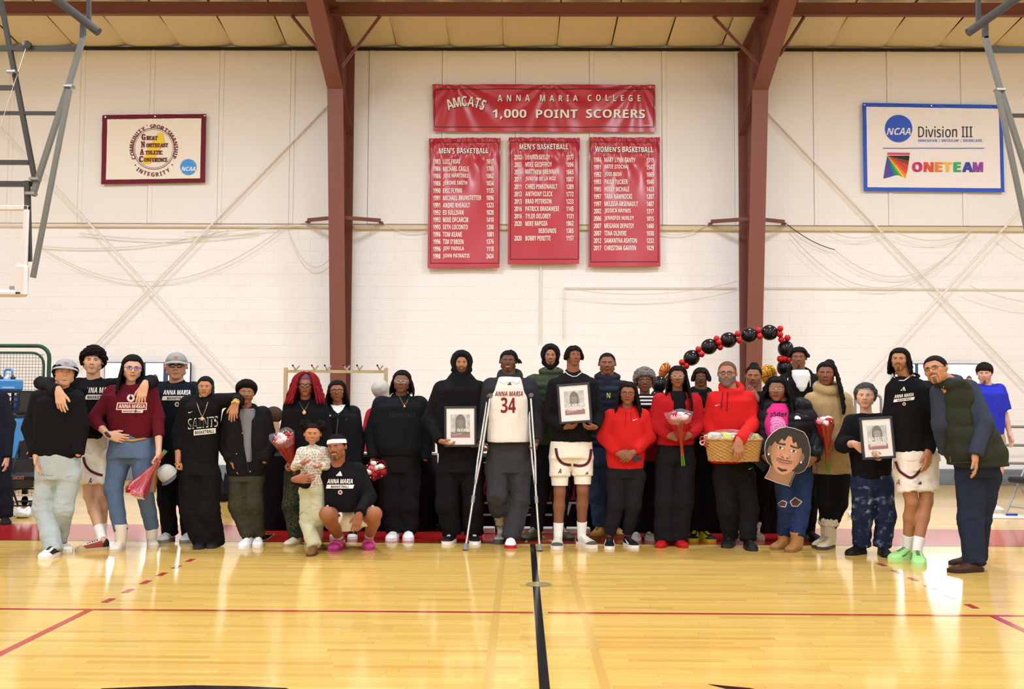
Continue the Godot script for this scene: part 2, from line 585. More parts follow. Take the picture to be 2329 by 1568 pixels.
func room() -> void:
	var fm := StandardMaterial3D.new()
	fm.albedo_texture = floor_texture()
	fm.roughness = 0.13; fm.metallic_specular = 0.5
	fm.texture_filter = BaseMaterial3D.TEXTURE_FILTER_LINEAR_WITH_MIPMAPS_ANISOTROPIC
	var g := Geo.new()
	g.use_uv = true
	g.quad(Vector3(-16, 0, 11), Vector3(16, 0, 11), Vector3(16, 0, -17.2), Vector3(-16, 0, -17.2), Color.WHITE, Rect2(0, 0, 32.0 / 8.0, 28.2 / 3.648))
	g.box(Vector3(0, -0.11, -3.1), Vector3(32, 0.2, 28.2))
	var fl := structure("floor", g, fm, "glossy yellow maple strip floor of the gym", "floor")
	court_lines(fl)
	# wall behind the people: painted block below, liner panels above
	g = Geo.new()
	g.box(Vector3(0, 4.3, -17.14), Vector3(32, 8.6, 0.24))
	var wall := structure("wall_back", g, mat("efece8", 0.85), "white wall of painted block with tall liner panels above", "wall")
	blocks(wall)
	liner(wall)
	# the rest of the shell
	var white := mat("f0ebe2", 0.8)
	for s in [-1, 1]:
		g = Geo.new()
		g.box(Vector3(s * 16.1, 4.3, -3.0), Vector3(0.2, 9.4, 28.4))
		structure("wall_left" if s < 0 else "wall_right", g, white, "white end wall of the gym", "wall")
	g = Geo.new()
	g.box(Vector3(0, 4.3, 11.1), Vector3(32, 9.4, 0.2))
	structure("wall_front", g, white, "white long wall of the gym facing the banners", "wall")
	# ceiling: deck with insulation blankets under it
	g = Geo.new()
	g.quad(Vector3(-16.2, EAVE + 0.12, -17.2), Vector3(16.2, EAVE + 0.12, -17.2), Vector3(16.2, EAVE + 0.12 + SLOPE * 14.2, -3.0), Vector3(-16.2, EAVE + 0.12 + SLOPE * 14.2, -3.0))
	g.quad(Vector3(-16.2, EAVE + 0.12 + SLOPE * 14.2, -3.0), Vector3(16.2, EAVE + 0.12 + SLOPE * 14.2, -3.0), Vector3(16.2, EAVE + 0.12, 11.2), Vector3(-16.2, EAVE + 0.12, 11.2))
	var g2 := Geo.new()
	for q in [[-17.3, -3.0], [-3.0, 11.3]]:
		var a: float = roof_y(q[0]) + 0.2
		var b: float = roof_y(q[1]) + 0.2
		g2.plate(PackedVector2Array([Vector2(q[0], a), Vector2(q[1], b), Vector2(q[1], b + 0.1), Vector2(q[0], a + 0.1)]), -16.3, 16.3, Transform3D(Basis(Vector3(0, 0, 1), Vector3.UP, Vector3(-1, 0, 0)), Vector3.ZERO))
	var ceil := structure("ceiling", g2, mat("cdb68c", 0.9), "cream insulated ceiling sloping up from the eave", "ceiling")
	var cm := cloth("e0d3b4", 0.75, 0.0, 0.15)
	var k := 0
	var x := -12.4
	while x < 12.4:
		var w := 0.93
		var p := Geo.new()
		var nu := 12
		var nv := 10
		for j in nv + 1:
			for i in nu + 1:
				var u := float(i) / nu
				var z := lerpf(-16.98, -3.2, float(j) / nv)
				var e := 2.0 * u - 1.0
				var sag := 0.04 * (1.0 - pow(e, 6.0)) + 0.015 * sin(x * 7.0 + z * 3.1 + u * 4.0)
				if j == 0: sag += 0.03
				p.put(Vector3(x + u * (w - 0.01) + 0.02 * sin(z * 1.3 + k), roof_y(z) + 0.1 - sag, z), Vector3.DOWN)
		for j in nv:
			for i in nu:
				var a := j * (nu + 1) + i
				p.face(a, a + nu + 2, a + nu + 1); p.face(a, a + 1, a + nu + 2)
		p.smooth()
		obj("insulation_panel", p, cm, ceil)
		x += w; k += 1
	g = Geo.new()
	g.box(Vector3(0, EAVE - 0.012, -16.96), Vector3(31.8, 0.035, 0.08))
	structure("trim_1", g, mat("2b2520", 0.8), "dark strip added for the shadow gap between wall and ceiling", "trim")  # dark colour put in for the shadowed gap along the eave

func court_lines(fl: Node) -> void:
	var red := mat("b03a34", 0.13)
	var black := mat("1f1f22", 0.13)
	var tan_paint := mat("cba658", 0.13)
	for m in [red, black, tan_paint]: m.metallic_specular = 0.5
	var lay := func(x0: float, x1: float, z0: float, z1: float, m: Material, y := 0.0012) -> void:
		var g := Geo.new()
		g.quad(Vector3(x0, y, z1), Vector3(x1, y, z1), Vector3(x1, y, z0), Vector3(x0, y, z0))
		obj("court_line", g, m, fl)
	var zv := on_floor(1180, 1394).z
	var xc := on_floor(1225, 1400).x
	lay.call(-15.9, on_floor(1213, 1394).x, zv - 0.022, zv + 0.022, red)
	lay.call(on_floor(1246, 1394).x, 15.9, zv - 0.022, zv + 0.022, red)
	lay.call(xc - 0.026, xc + 0.026, -9.85, 10.8, black, 0.0016)
	lay.call(on_floor(1128, 1400).x - 0.024, on_floor(1128, 1400).x + 0.024, -9.85, 10.8, tan_paint, 0.0008)
	lay.call(on_floor(1329, 1400).x - 0.024, on_floor(1329, 1400).x + 0.024, -9.85, 10.8, tan_paint, 0.0008)
	for s in [[214.0, 1383.0, -1.0], [2240.0, 1394.0, 1.0]]:
		var xa: float = on_floor(s[0], s[1]).x
		lay.call(xa - 0.026, xa + 0.026, zv + 0.022, 10.8, red)
		for k in 6:
			var z := zv - 0.30 - 0.345 * k
			lay.call(xa - 0.026, xa + 0.026, z - 0.075, z + 0.075, red)
	# border band along the far side, with its black and cream edge
	var zb := on_floor(1180, 1238).z
	var zc := on_floor(1180, 1199).z
	var band := mat("a8201f", 0.13)
	band.metallic_specular = 0.5
	lay.call(-15.9, 15.9, zc, zb - 0.06, band)
	lay.call(-15.9, 15.9, zb - 0.06, zb - 0.025, black)
	lay.call(-15.9, 15.9, zb - 0.025, zb - 0.01, tan_paint)
	# lettering strokes on the band that show between the feet
	for q in [[578, 1228, 606, 1228, 621, 1217, 597, 1217], [1835, 1229, 1843, 1229, 1826, 1212, 1819, 1212]]:
		for e in 2:
			var poly := PackedVector2Array()
			var c := Vector2((q[0] + q[2] + q[4] + q[6]) / 4.0, (q[1] + q[3] + q[5] + q[7]) / 4.0)
			for i in 4:
				var pp: Vector2 = c + (Vector2(q[i * 2], q[i * 2 + 1]) - c) * (1.25 if e == 0 else 1.0)
				var w := on_floor(pp.x, pp.y)
				poly.append(Vector2(w.x, -w.z))
			var g := Geo.new()
			g.plate(poly, 0, 0.0, Transform3D(Basis(Vector3.RIGHT, Vector3.FORWARD, Vector3.UP), Vector3(0, 0.0016 + 0.0004 * e, 0)))
			obj("court_lettering", g, tan_paint if e == 0 else black, fl)
	for q in [[1195, 1234, 1222, 1222, 1262, 1234], [1205, 1225, 1222, 1219, 1240, 1224]]:
		var g := Geo.new()
		var pts := []
		for i in 3:
			var w := on_floor(q[i * 2], q[i * 2 + 1])
			pts.append(Vector3(w.x, 0.0018, w.z))
		g.tube(pts, [0.008], 4)
		obj("court_lettering", g, tan_paint, fl)
	# the jump spot and the edge of the large emblem in the middle of the court
	var spot := on_floor(1225, 1330)
	var g3 := Geo.new()
	g3.lathe(Vector3(spot.x, 0.0022, spot.z), [[0.10, 0.0], [0.0001, 0.0001]], 28)
	obj("jump_spot", g3, mat("9b8d62", 0.13), fl)
	for q in [[205, 1580, 232, 1567, 330, 1563, 440, 1560, 560, 1562, 650, 1566, 690, 1580], [1608, 1557, 1660, 1562, 1705, 1566, 1760, 1578, 1690, 1578]]:
		var poly := PackedVector2Array()
		for i in range(0, q.size(), 2):
			var w := on_floor(q[i], q[i + 1])
			poly.append(Vector2(w.x, -w.z))
		var g := Geo.new()
		g.plate(poly, 0, 0.0, Transform3D(Basis(Vector3.RIGHT, Vector3.FORWARD, Vector3.UP), Vector3(0, 0.0014, 0)))
		obj("court_emblem", g, mat("3a2a2c", 0.13), fl)

func blocks(wall: Node) -> void:
	var bw := 0.406
	var bh := 0.203
	var m := mat("f0eeeb", 0.6)
	var one := Geo.new()
	block_geo(one, Vector3.ZERO)
	var shared := one.mesh()
	var rest := Geo.new()
	var singles := 0
	var top_row := 20
	var rows := []
	for r in range(top_row, -1, -1): rows.append(r)
	for r in rows:
		var y: float = 0.265 + (r + 0.5) * bh if false else (r + 0.5) * bh + 0.04
		for i in range(-40, 40):
			var x: float = (i + (0.5 if r % 2 else 0.0)) * bw + 0.06
			if absf(x) > 15.9: continue
			var p := Vector3(x, y, -17.02 + 0.0)
			var q := Vector2(x, y)
			if singles < 300 and r >= 10 and x > -3.0 and x < 8.5 and not (absf(q.x + 0.0) < 1.9 and r > 15):
				var o := MeshInstance3D.new()
				o.name = "block"
				o.mesh = shared; o.material_override = m; o.position = p
				wall.add_child(o, true)
				singles += 1
			else: block_geo(rest, p)
	var ro := obj("blockwork", rest, m, wall)
	ro.set_meta("kind", "stuff")
func block_geo(g: Geo, p: Vector3) -> void:
	var w := 0.199
	var h := 0.0975
	var b := 0.003
	var f := 0.0035
	g.quad(p + Vector3(-w + b, -h + b, f), p + Vector3(w - b, -h + b, f), p + Vector3(w - b, h - b, f), p + Vector3(-w + b, h - b, f))
	g.quad(p + Vector3(-w, -h, 0), p + Vector3(w, -h, 0), p + Vector3(w - b, -h + b, f), p + Vector3(-w + b, -h + b, f))
	g.quad(p + Vector3(-w + b, h - b, f), p + Vector3(w - b, h - b, f), p + Vector3(w, h, 0), p + Vector3(-w, h, 0))
	g.quad(p + Vector3(-w, -h, 0), p + Vector3(-w + b, -h + b, f), p + Vector3(-w + b, h - b, f), p + Vector3(-w, h, 0))
	g.quad(p + Vector3(w - b, -h + b, f), p + Vector3(w, -h, 0), p + Vector3(w, h, 0), p + Vector3(w - b, h - b, f))

func liner(wall: Node) -> void:
	var m := mat("ebe7e1", 0.5)
	var joints := []
	for px in [-300, -140, 22, 182, 340, 498, 660, 838, 1005, 1172, 1340, 1505, 1670, 1849, 2017, 2185, 2350, 2520]: joints.append(on_wall(px, 300).x)
	for i in joints.size() - 1:
		var a: float = joints[i] + 0.002
		var b: float = joints[i + 1] - 0.002
		var g := Geo.new()
		g.rbox(Vector3((a + b) / 2, (4.36 + 7.36) / 2, -17.0), Vector3(b - a, 3.0, 0.04), 0.004)
		g.rbox(Vector3(a + 0.04, (4.36 + 7.36) / 2, -16.978), Vector3(0.075, 3.0, 0.022), 0.006)
		obj("panel", g, m, wall)
	# ledge between block and panel, thin in the bay with the round emblem banner, deeper elsewhere
	var t := mat("d8c8a8", 0.6)
	var g := Geo.new()
	g.rbox(Vector3(-9.6, 4.30, -16.99), Vector3(13.2, 0.03, 0.05), 0.005)
	structure("trim_2", g, t, "thin cream ledge under the panels", "trim")
	g = Geo.new()
	g.rbox(Vector3(6.6, 4.30, -16.982), Vector3(18.9, 0.075, 0.06), 0.008)
	structure("trim_3", g, t, "deep cream ledge under the panels", "trim")
	g = Geo.new()
	g.rbox(Vector3(0, 0.13, -16.985), Vector3(31.9, 0.26, 0.05), 0.006)
	structure("baseboard_back", g, mat("757d86", 0.5), "blue grey wall base along the floor", "baseboard")

# ---------------------------------------------------------------- steel frames
func steel() -> void:
	var m := mat("7b4c40", 0.5)
	for s in [[-3.0, "steel column beside the round emblem banner"], [3.81, "steel column behind the balloon arch"]]:
		var xc: float = s[0]
		var t := thing("steel_frame", "maroon painted " + s[1] + ", with its haunched roof beam", "column", Vector3(xc, 0, 0), "maroon steel frames")
		t.set_meta("kind", "structure")
		var hw := 0.127
		var col := [[-16.72, 0.0], [-15.9, 6.36]]   # front flange line, z and y
		var raf := [[-15.9, 6.36], [-14.2, 7.13], [-10.6, 7.66], [-3.0, 8.42]]
		var g := Geo.new()
		flange(g, col[0], col[1], hw, 0.02)
		part("column_flange", g, m, t).position = Vector3.ZERO
		g = Geo.new()
		for i in 3: flange(g, raf[i], raf[i + 1], hw, 0.02)
		obj("rafter_flange", g, m, t)
		g = Geo.new()
		flange(g, [-16.96, 0.0], [-16.96, 7.32], hw, 0.02)
		flange(g, [-16.9, 7.29], [-3.0, 8.96], hw, 0.02)
		obj("rear_flange", g, m, t)
		g = Geo.new()
		g.plate(PackedVector2Array([Vector2(16.95, 0), Vector2(16.72, 0), Vector2(15.9, 6.36), Vector2(14.2, 7.13), Vector2(10.6, 7.66), Vector2(3.0, 8.42), Vector2(3.0, 8.95), Vector2(16.95, 7.28)]), -0.006, 0.006, Transform3D(Basis(Vector3.FORWARD, Vector3.UP, Vector3.RIGHT), Vector3.ZERO))
		obj("web", g, m, t)
		g = Geo.new()
		flange(g, [-16.94, 5.9], [-15.91, 6.34], hw, 0.014)
		flange(g, [-16.0, 6.35], [-15.85, 7.3], hw * 0.9, 0.012)
		obj("stiffener", g, m, t)
		# bracket arms out to the wall
		for e in [-1, 1]:
			g = Geo.new()
			g.bar(Vector3(0, 4.36, -16.35), Vector3(e * 0.62, 4.40, -16.86), 0.012, 0.06)
			g.bar(Vector3(0, 4.335, -16.35), Vector3(e * 0.62, 4.375, -16.86), 0.05, 0.012)
			g.box(Vector3(e * 0.62, 4.37, -16.90), Vector3(0.07, 0.02, 0.1))
			obj("bracket", g, m, t)
	# purlin and its braces
	var p := Geo.new()
	p.box(Vector3(0, 7.468, -15.4), Vector3(31.8, 0.22, 0.012))
	p.box(Vector3(0, 7.36, -15.36), Vector3(31.8, 0.012, 0.09))
	p.box(Vector3(0, 7.575, -15.44), Vector3(31.8, 0.012, 0.09))
	tag(obj("purlin", p, m), "long maroon roof purlin running over both columns", "beam", "", "structure")
	p = Geo.new()
	p.box(Vector3(0, 7.66, -13.9), Vector3(31.8, 0.22, 0.012))
	p.box(Vector3(0, 7.55, -13.86), Vector3(31.8, 0.012, 0.09))
	tag(obj("purlin", p, m), "second maroon roof purlin nearer the ridge", "beam", "", "structure")
	for q in [[865, 36, 778, 152], [664, 36, 738, 128], [1622, 37, 1728, 150], [1829, 38, 1772, 128]]:
		var g := Geo.new()
		var a := at(q[0], q[1], -15.4)
		var b := at(q[2], q[3], -15.52)
		g.bar(a, b, 0.05, 0.008, Vector3(0, 0, 1))
		g.bar(a + Vector3(0, 0, 0.02), b + Vector3(0, 0, 0.02), 0.008, 0.05, Vector3(0, 0, 1))
		tag(obj("roof_brace", g, m), ["maroon angle brace from purlin to roof beam, banner list side", "maroon angle brace from purlin to roof beam, round emblem side", "maroon angle brace of the balloon side column, banner list side", "maroon angle brace of the balloon side column, blue banner side"][[865, 664, 1622, 1829].find(q[0])], "brace", "", "structure")
func flange(g: Geo, a: Array, b: Array, hw: float, th: float) -> void:
	var p := Vector3(0, a[1], a[0])
	var q := Vector3(0, b[1], b[0])
	g.bar(p, q, hw * 2, th, Vector3(0, -(q - p).z, (q - p).y).normalized() if absf((q - p).y) < absf((q - p).z) else Vector3(0, 0, 1))

# ---------------------------------------------------------------- banners on the wall
var ripple_seed := 0.0
var ripple_amp := 0.01
var ripple_rect := Rect2()
func ripple(p: Vector3) -> float:   # how far the hanging vinyl stands off at a place
	var u := (p.x - ripple_rect.position.x) / ripple_rect.size.x
	var w := (p.y - ripple_rect.position.y) / ripple_rect.size.y
	var h := 0.0
	for g in 3:   # drapes that run down from the grommets
		var gx := 0.08 + 0.42 * g + 0.03 * sin(ripple_seed + g)
		var dx := (u - gx) * ripple_rect.size.x
		var dy := (1.04 - w) * ripple_rect.size.y
		var a := atan2(dx, dy + 0.05)
		h += sin(a * 14.0 + ripple_seed + g * 1.7) * exp(-Vector2(dx, dy).length() * 0.9) * 0.8
	h += sin(u * ripple_rect.size.x * 4.2 + w * 2.0 + ripple_seed) * 0.35 + sin(w * ripple_rect.size.y * 5.0 - u * 3.0 + ripple_seed * 2.0) * 0.25
	return h * ripple_amp + 0.055
func sheet(corners: Array, off: float, called: String, m: Material, t: Node, inset := 0.0) -> void:   # corners: px of top left, top right, bottom right, bottom left
	var nu := 84
	var nv := 60
	var g := Geo.new()
	var c := []
	for q in corners: c.append(on_wall(q[0], q[1], off))
	for s in [1, -1]:
		var base := g.v.size()
		for j in nv + 1:
			for i in nu + 1:
				var u := lerpf(inset, 1.0 - inset, float(i) / nu)
				var w := lerpf(inset, 1.0 - inset, float(j) / nv)
				var p: Vector3 = (c[0] as Vector3).lerp(c[1], u).lerp((c[3] as Vector3).lerp(c[2], u), w)
				g.put(p + Vector3(0, 0, ripple(p) + (0.0 if s > 0 else -0.003)), Vector3(0, 0, s))
		for j in nv:
			for i in nu:
				var a := base + j * (nu + 1) + i
				if s > 0:
					g.face(a, a + nu + 1, a + nu + 2); g.face(a, a + nu + 2, a + 1)
				else:
					g.face(a, a + nu + 2, a + nu + 1); g.face(a, a + 1, a + nu + 2)
	g.smooth()
	part(called, g, m, t)
func stick(g: Geo, cx: float, cy: float, off: float, m: Material, t: Node, called := "lettering") -> void:   # lays flat geometry (in px, y up) on a banner
	var out := Geo.new()
	if called in ["map_patch", "flag_stripe", "logo_disc"]: g = cutup(g, 6.0)
	for i in g.v.size():
		var p := on_wall(cx + g.v[i].x, cy - g.v[i].y, off)
		out.put(p + Vector3(0, 0, ripple(p) + 0.003), Vector3(0, 0, 1))
	out.idx = g.idx
	part(called, out, m, t)
func words_on(s: String, cx: float, cy: float, w: float, h: float, off: float, m: Material, t: Node, font := "sans_bold", slant := 0.0, fat := 0.0) -> void:
	var g := fit(text_geo(s, 1.0, font), w, h, slant)
	if fat > 0.0:   # heavier strokes
		var f := Geo.new()
		for k in 4: f.append(g, Transform3D(Basis.IDENTITY, Vector3(fat if k % 2 else -fat, fat * 0.6 if k < 2 else -fat * 0.6, 0)))
		g = f
	stick(g, cx, cy, off, m, t)
func rim_line(x0: float, y0: float, x1: float, y1: float, wd: float, off: float, m: Material, t: Node) -> void:
	var g := Geo.new()
	var cx := (x0 + x1) / 2
	var cy := (y0 + y1) / 2
	var a := (x1 - x0) / 2
	var b := (y1 - y0) / 2
	for k in 40:
		var f := float(k) / 40.0
		var e := float(k + 1) / 40.0
		for s in [-1.0, 1.0]:
			g.quad(Vector3(lerpf(-a, a, f), s * b - wd / 2, 0), Vector3(lerpf(-a, a, e), s * b - wd / 2, 0), Vector3(lerpf(-a, a, e), s * b + wd / 2, 0), Vector3(lerpf(-a, a, f), s * b + wd / 2, 0))
			g.quad(Vector3(s * a - wd / 2, lerpf(-b, b, f), 0), Vector3(s * a + wd / 2, lerpf(-b, b, f), 0), Vector3(s * a + wd / 2, lerpf(-b, b, e), 0), Vector3(s * a - wd / 2, lerpf(-b, b, e), 0))
	stick(g, cx, cy, off, m, t, "border_line")
func arc_text(s: String, cx: float, cy: float, r: float, a0: float, a1: float, h: float, off: float, m: Material, t: Node, inward := false, font := "sans_bold") -> void:   # letters set round a circle, angles in degrees clockwise from the top
	var all := Geo.new()
	var ws := []
	var total := 0.0
	for ch in s:
		var w := 0.35
		if ch != " ": w = bounds(text_geo(ch, 1.0, font)).size.x + 0.22
		ws.append(w); total += w
	var run := 0.0
	for i in s.length():
		var f: float = (run + ws[i] / 2.0) / total
		run += ws[i]
		if s[i] == " ": continue
		var ang := deg_to_rad(lerpf(a0, a1, f))
		var g := text_geo(s[i], h, font)
		var b := bounds(g)
		var sx := absf(deg_to_rad(a1 - a0)) * r / (total * h)
		var rot := -ang if not inward else -ang + PI
		for k in g.v.size():
			var p := g.v[k]
			var dy := (b.get_center().y if s[i] in "·." else h * 0.5)
			if s[i] == "·": dy = b.get_center().y
			var q := Vector2((p.x - b.get_center().x) * sx, p.y - dy).rotated(rot) + Vector2(sin(ang), cos(ang)) * r
			all.put(Vector3(q.x, q.y, 0), Vector3(0, 0, 1))
		var base := all.v.size() - g.v.size()
		for k in g.idx: all.idx.append(base + k)
	stick(all, cx, cy, off, m, t)
func disc_geo(r0: float, r1: float, seg := 48) -> Geo:
	var g := Geo.new()
	for k in seg:
		var a := TAU * k / seg
		var b := TAU * (k + 1) / seg
		g.quad(Vector3(cos(a), sin(a), 0) * r0, Vector3(cos(a), sin(a), 0) * r1, Vector3(cos(b), sin(b), 0) * r1, Vector3(cos(b), sin(b), 0) * r0)
	for i in g.n.size(): g.n[i] = Vector3(0, 0, 1)
	return g
func poly_geo(pts: Array) -> Geo:   # px pairs, y down
	var poly := PackedVector2Array()
	for i in range(0, pts.size(), 2): poly.append(Vector2(pts[i], -pts[i + 1]))
	var g := Geo.new()
	g.plate(poly, 0, 0)
	g.idx = g.idx.slice(0, g.idx.size() / 2)
	return g
func hang(t: Node, corners: Array, m: Material) -> void:   # grommets
	for k in 3:
		var a := on_wall(lerpf(corners[0][0], corners[1][0], 0.02 + 0.48 * k), lerpf(corners[0][1], corners[1][1], 0.5 * k) + 3, 0.1)
		var g := Geo.new()
		g.tube([a - Vector3(0, 0, 0.066), a + Vector3(0, 0, 0.02)], [0.014], 8)
		part("grommet", g, m, t)

func banners() -> void:
	var red := StandardMaterial3D.new()
	red.albedo_color = Color("b9303d"); red.roughness = 0.27; red.metallic_specular = 0.5
	var ink := mat("f3efe8", 0.4)
	var dark := mat("2a1216", 0.4)
	var steel_m := mat("b9b4aa", 0.35, 0.9)
	var t := thing("banner", "wide red vinyl banner with white lettering above the three lists", "banner", on_wall(1237, 300, 0.04))
	var c := [[984, 194], [1489, 195], [1491, 302], [986, 301]]
	ripple_rect = Rect2(on_wall(984, 302).x, on_wall(984, 302).y, 3.77, 0.8)
	ripple_seed = 0.7; ripple_amp = 0.02
	sheet(c, 0.06, "sheet", red, t)
	hang(t, c, steel_m)
	rim_line(989, 205, 1486, 291, 1.4, 0.065, dark, t)
	for e in 2:
		var m := dark if e == 0 else ink
		var o := 1.3 - 1.3 * e
		var z := 0.064 + 0.003 * e
		words_on("A  N  N  A     M  A  R  I  A     C  O  L  L  E  G  E", 1294 + o, 225.5 + o, 324, 14.5, z, m, t)
		words_on("1,000  POINT  SCORERS", 1293 + o, 262.5 + o, 346, 22.5, z, m, t)
		arc_text("AMCATS", 1060 + o, 330 + o, 108, -27, 27, 22, z, m, t)
	var swash := Geo.new()
	for k in 16:
		var a := deg_to_rad(-26 + 52.0 * k / 16)
		var b := deg_to_rad(-26 + 52.0 * (k + 1) / 16)
		swash.quad(Vector3(sin(a) * 92.0, cos(a) * 92.0, 0), Vector3(sin(b) * 92.0, cos(b) * 92.0, 0), Vector3(sin(b) * 93.2, cos(b) * 93.2, 0), Vector3(sin(a) * 93.2, cos(a) * 93.2, 0))
	stick(swash, 1060, 330, 0.067, ink, t, "swash")
	words_on("------------", 1472, 287, 20, 1.2, 0.066, ink, t)
	list_banner([[976, 316], [1139, 316], [1136, 610], [973, 611]], 2.1, "MEN'S BASKETBALL", 1055, 345, 112, 369.0, 16.54, 986, 1008, 1123, ["1983|LUIS FRIAS|1617", "1986|MICHAEL CAGLE|1785", "1986|JOSE MARTINEZ|1062", "1986|JEROME SMITH|1034", "1990|ERIC FLYNN|1135", "1991|MICHAEL BRUNSTETTER|1096", "1991|ANDRE RHEAULT|1323", "1992|ED SULLIVAN|1020", "1993|MIKE OFCARCIK|1410", "1993|SETH LOCONTO|1200", "1996|TOM KEANE|1081", "1996|TIM O'BRIEN|1376", "1996|JEFF PADULA|1118", "1998|JOHN PATRAITIS|2434"], "red list banner, first of three, fourteen rows starting with a 1983 entry", red)
	list_banner([[1157, 315], [1319, 315], [1317, 601], [1155, 602]], 4.0, "MEN'S BASKETBALL", 1237, 336, 111, 359.5, 16.7, 1170, 1195, 1304, ["2002|DENNIS SEELEY|1377", "2003|MIKE GEOFFROY|1096", "2004|MATTHEW BRENNAN|1665", "2011|JUNIOR DE LA HOZ|1087", "2011|CHRIS PINSONAULT|1289", "2013|ANTHONY CLICK|1772", "2013|BRAD PETERSON|1233", "2016|PATRICK BRADANESE|1145", "2016|TYLER DELOREY|1131", "2020|MIKE RAPOZA|1862", "|REBOUNDS|1385", "2020|BOBBY PERETTE|1157"], "red list banner hanging between the other two, empty at its foot", red)
	list_banner([[1339, 315], [1500, 314], [1501, 607], [1338, 608]], 5.2, "WOMEN'S BASKETBALL", 1419, 342, 132, 365.5, 16.65, 1350, 1374, 1486, ["1984|MARY LYNN CANTY|1319", "1991|KATIE STOCHAJ|1547", "1992|JODI BUSH|1069", "1993|PAIGE TUCKER|1040", "1995|HOLLY MCHALE|1433", "1997|TARA NAWROCKI|1207", "1997|MELISSA ARSENAULT|1487", "2002|JESSICA HAYNES|1317", "2006|JENNIFER HURLEY|1015", "2007|MEGHAN DEPATSY|1460", "2007|TINA OLIVERI|1030", "2012|SAMANTHA ASHTON|1232", "2017|CHRISTINA GAUVIN|1029"], "red list banner headed for women's basketball", red)
	conference_banner()
	division_banner()

func list_banner(c: Array, sd: float, head: String, hx: float, hy: float, hw: float, y0: float, dy: float, xy: float, xn: float, xs: float, rows: Array, label: String, red: Material) -> void:
	var ink := mat("f3efe8", 0.4)
	var dark := mat("2a1216", 0.4)
	var t := thing("banner", label, "banner", on_wall((c[0][0] + c[1][0]) / 2.0, c[2][1], 0.04), "red list banners")
	var lo := on_wall(c[3][0], c[3][1])
	var hi := on_wall(c[1][0], c[1][1])
	ripple_rect = Rect2(lo.x, lo.y, hi.x - lo.x, hi.y - lo.y)
	ripple_seed = sd; ripple_amp = 0.02
	sheet(c, 0.06, "sheet", red, t)
	for e in 2:   # rods in the top and bottom sleeves
		var p := on_wall(c[3 * e][0], c[3 * e][1] + (3 if e == 0 else -3), 0.065)
		var q := on_wall(c[1 + e][0], c[1 + e][1] + (3 if e == 0 else -3), 0.065)
		var g := Geo.new()
		g.tube([p, q], [0.02], 10)
		part("sleeve_rod", g, red, t)
	rim_line(c[0][0] + 4, c[0][1] + 10, c[1][0] - 4, c[2][1] - 10, 1.3, 0.064, dark, t)
	words_on(head, hx + 1, hy + 1, hw, 12.5, 0.064, dark, t, "sans_bold")
	words_on(head, hx, hy, hw, 12.5, 0.067, ink, t, "sans_bold")
	var k := 0
	for r in rows:
		var f: PackedStringArray = r.split("|")
		var y := y0 + dy * k
		k += 1
		var line := Geo.new()
		for q in [[f[0], xy, 0.0], [f[1], xn if f[0] else xn + 30.0, 0.0], [f[2], xs, 1.0]]:
			if q[0] == "": continue
			var g := text_geo(q[0], 1.0, "sans_bold")
			var b := bounds(g)
			var w: float = b.size.x * 5.5
			g = fit(g, w, 11.0 * minf(1.0, b.size.y / 1.0) if b.size.y < 1.1 else 11.0 * 1.05)
			var ox: float = q[1] + w / 2 if q[2] == 0.0 else q[1] - w / 2
			for i in g.v.size(): g.v[i] += Vector3(ox - hx, 0, 0)
			line.append(g)
		stick(line, hx, y, 0.067, ink, t)

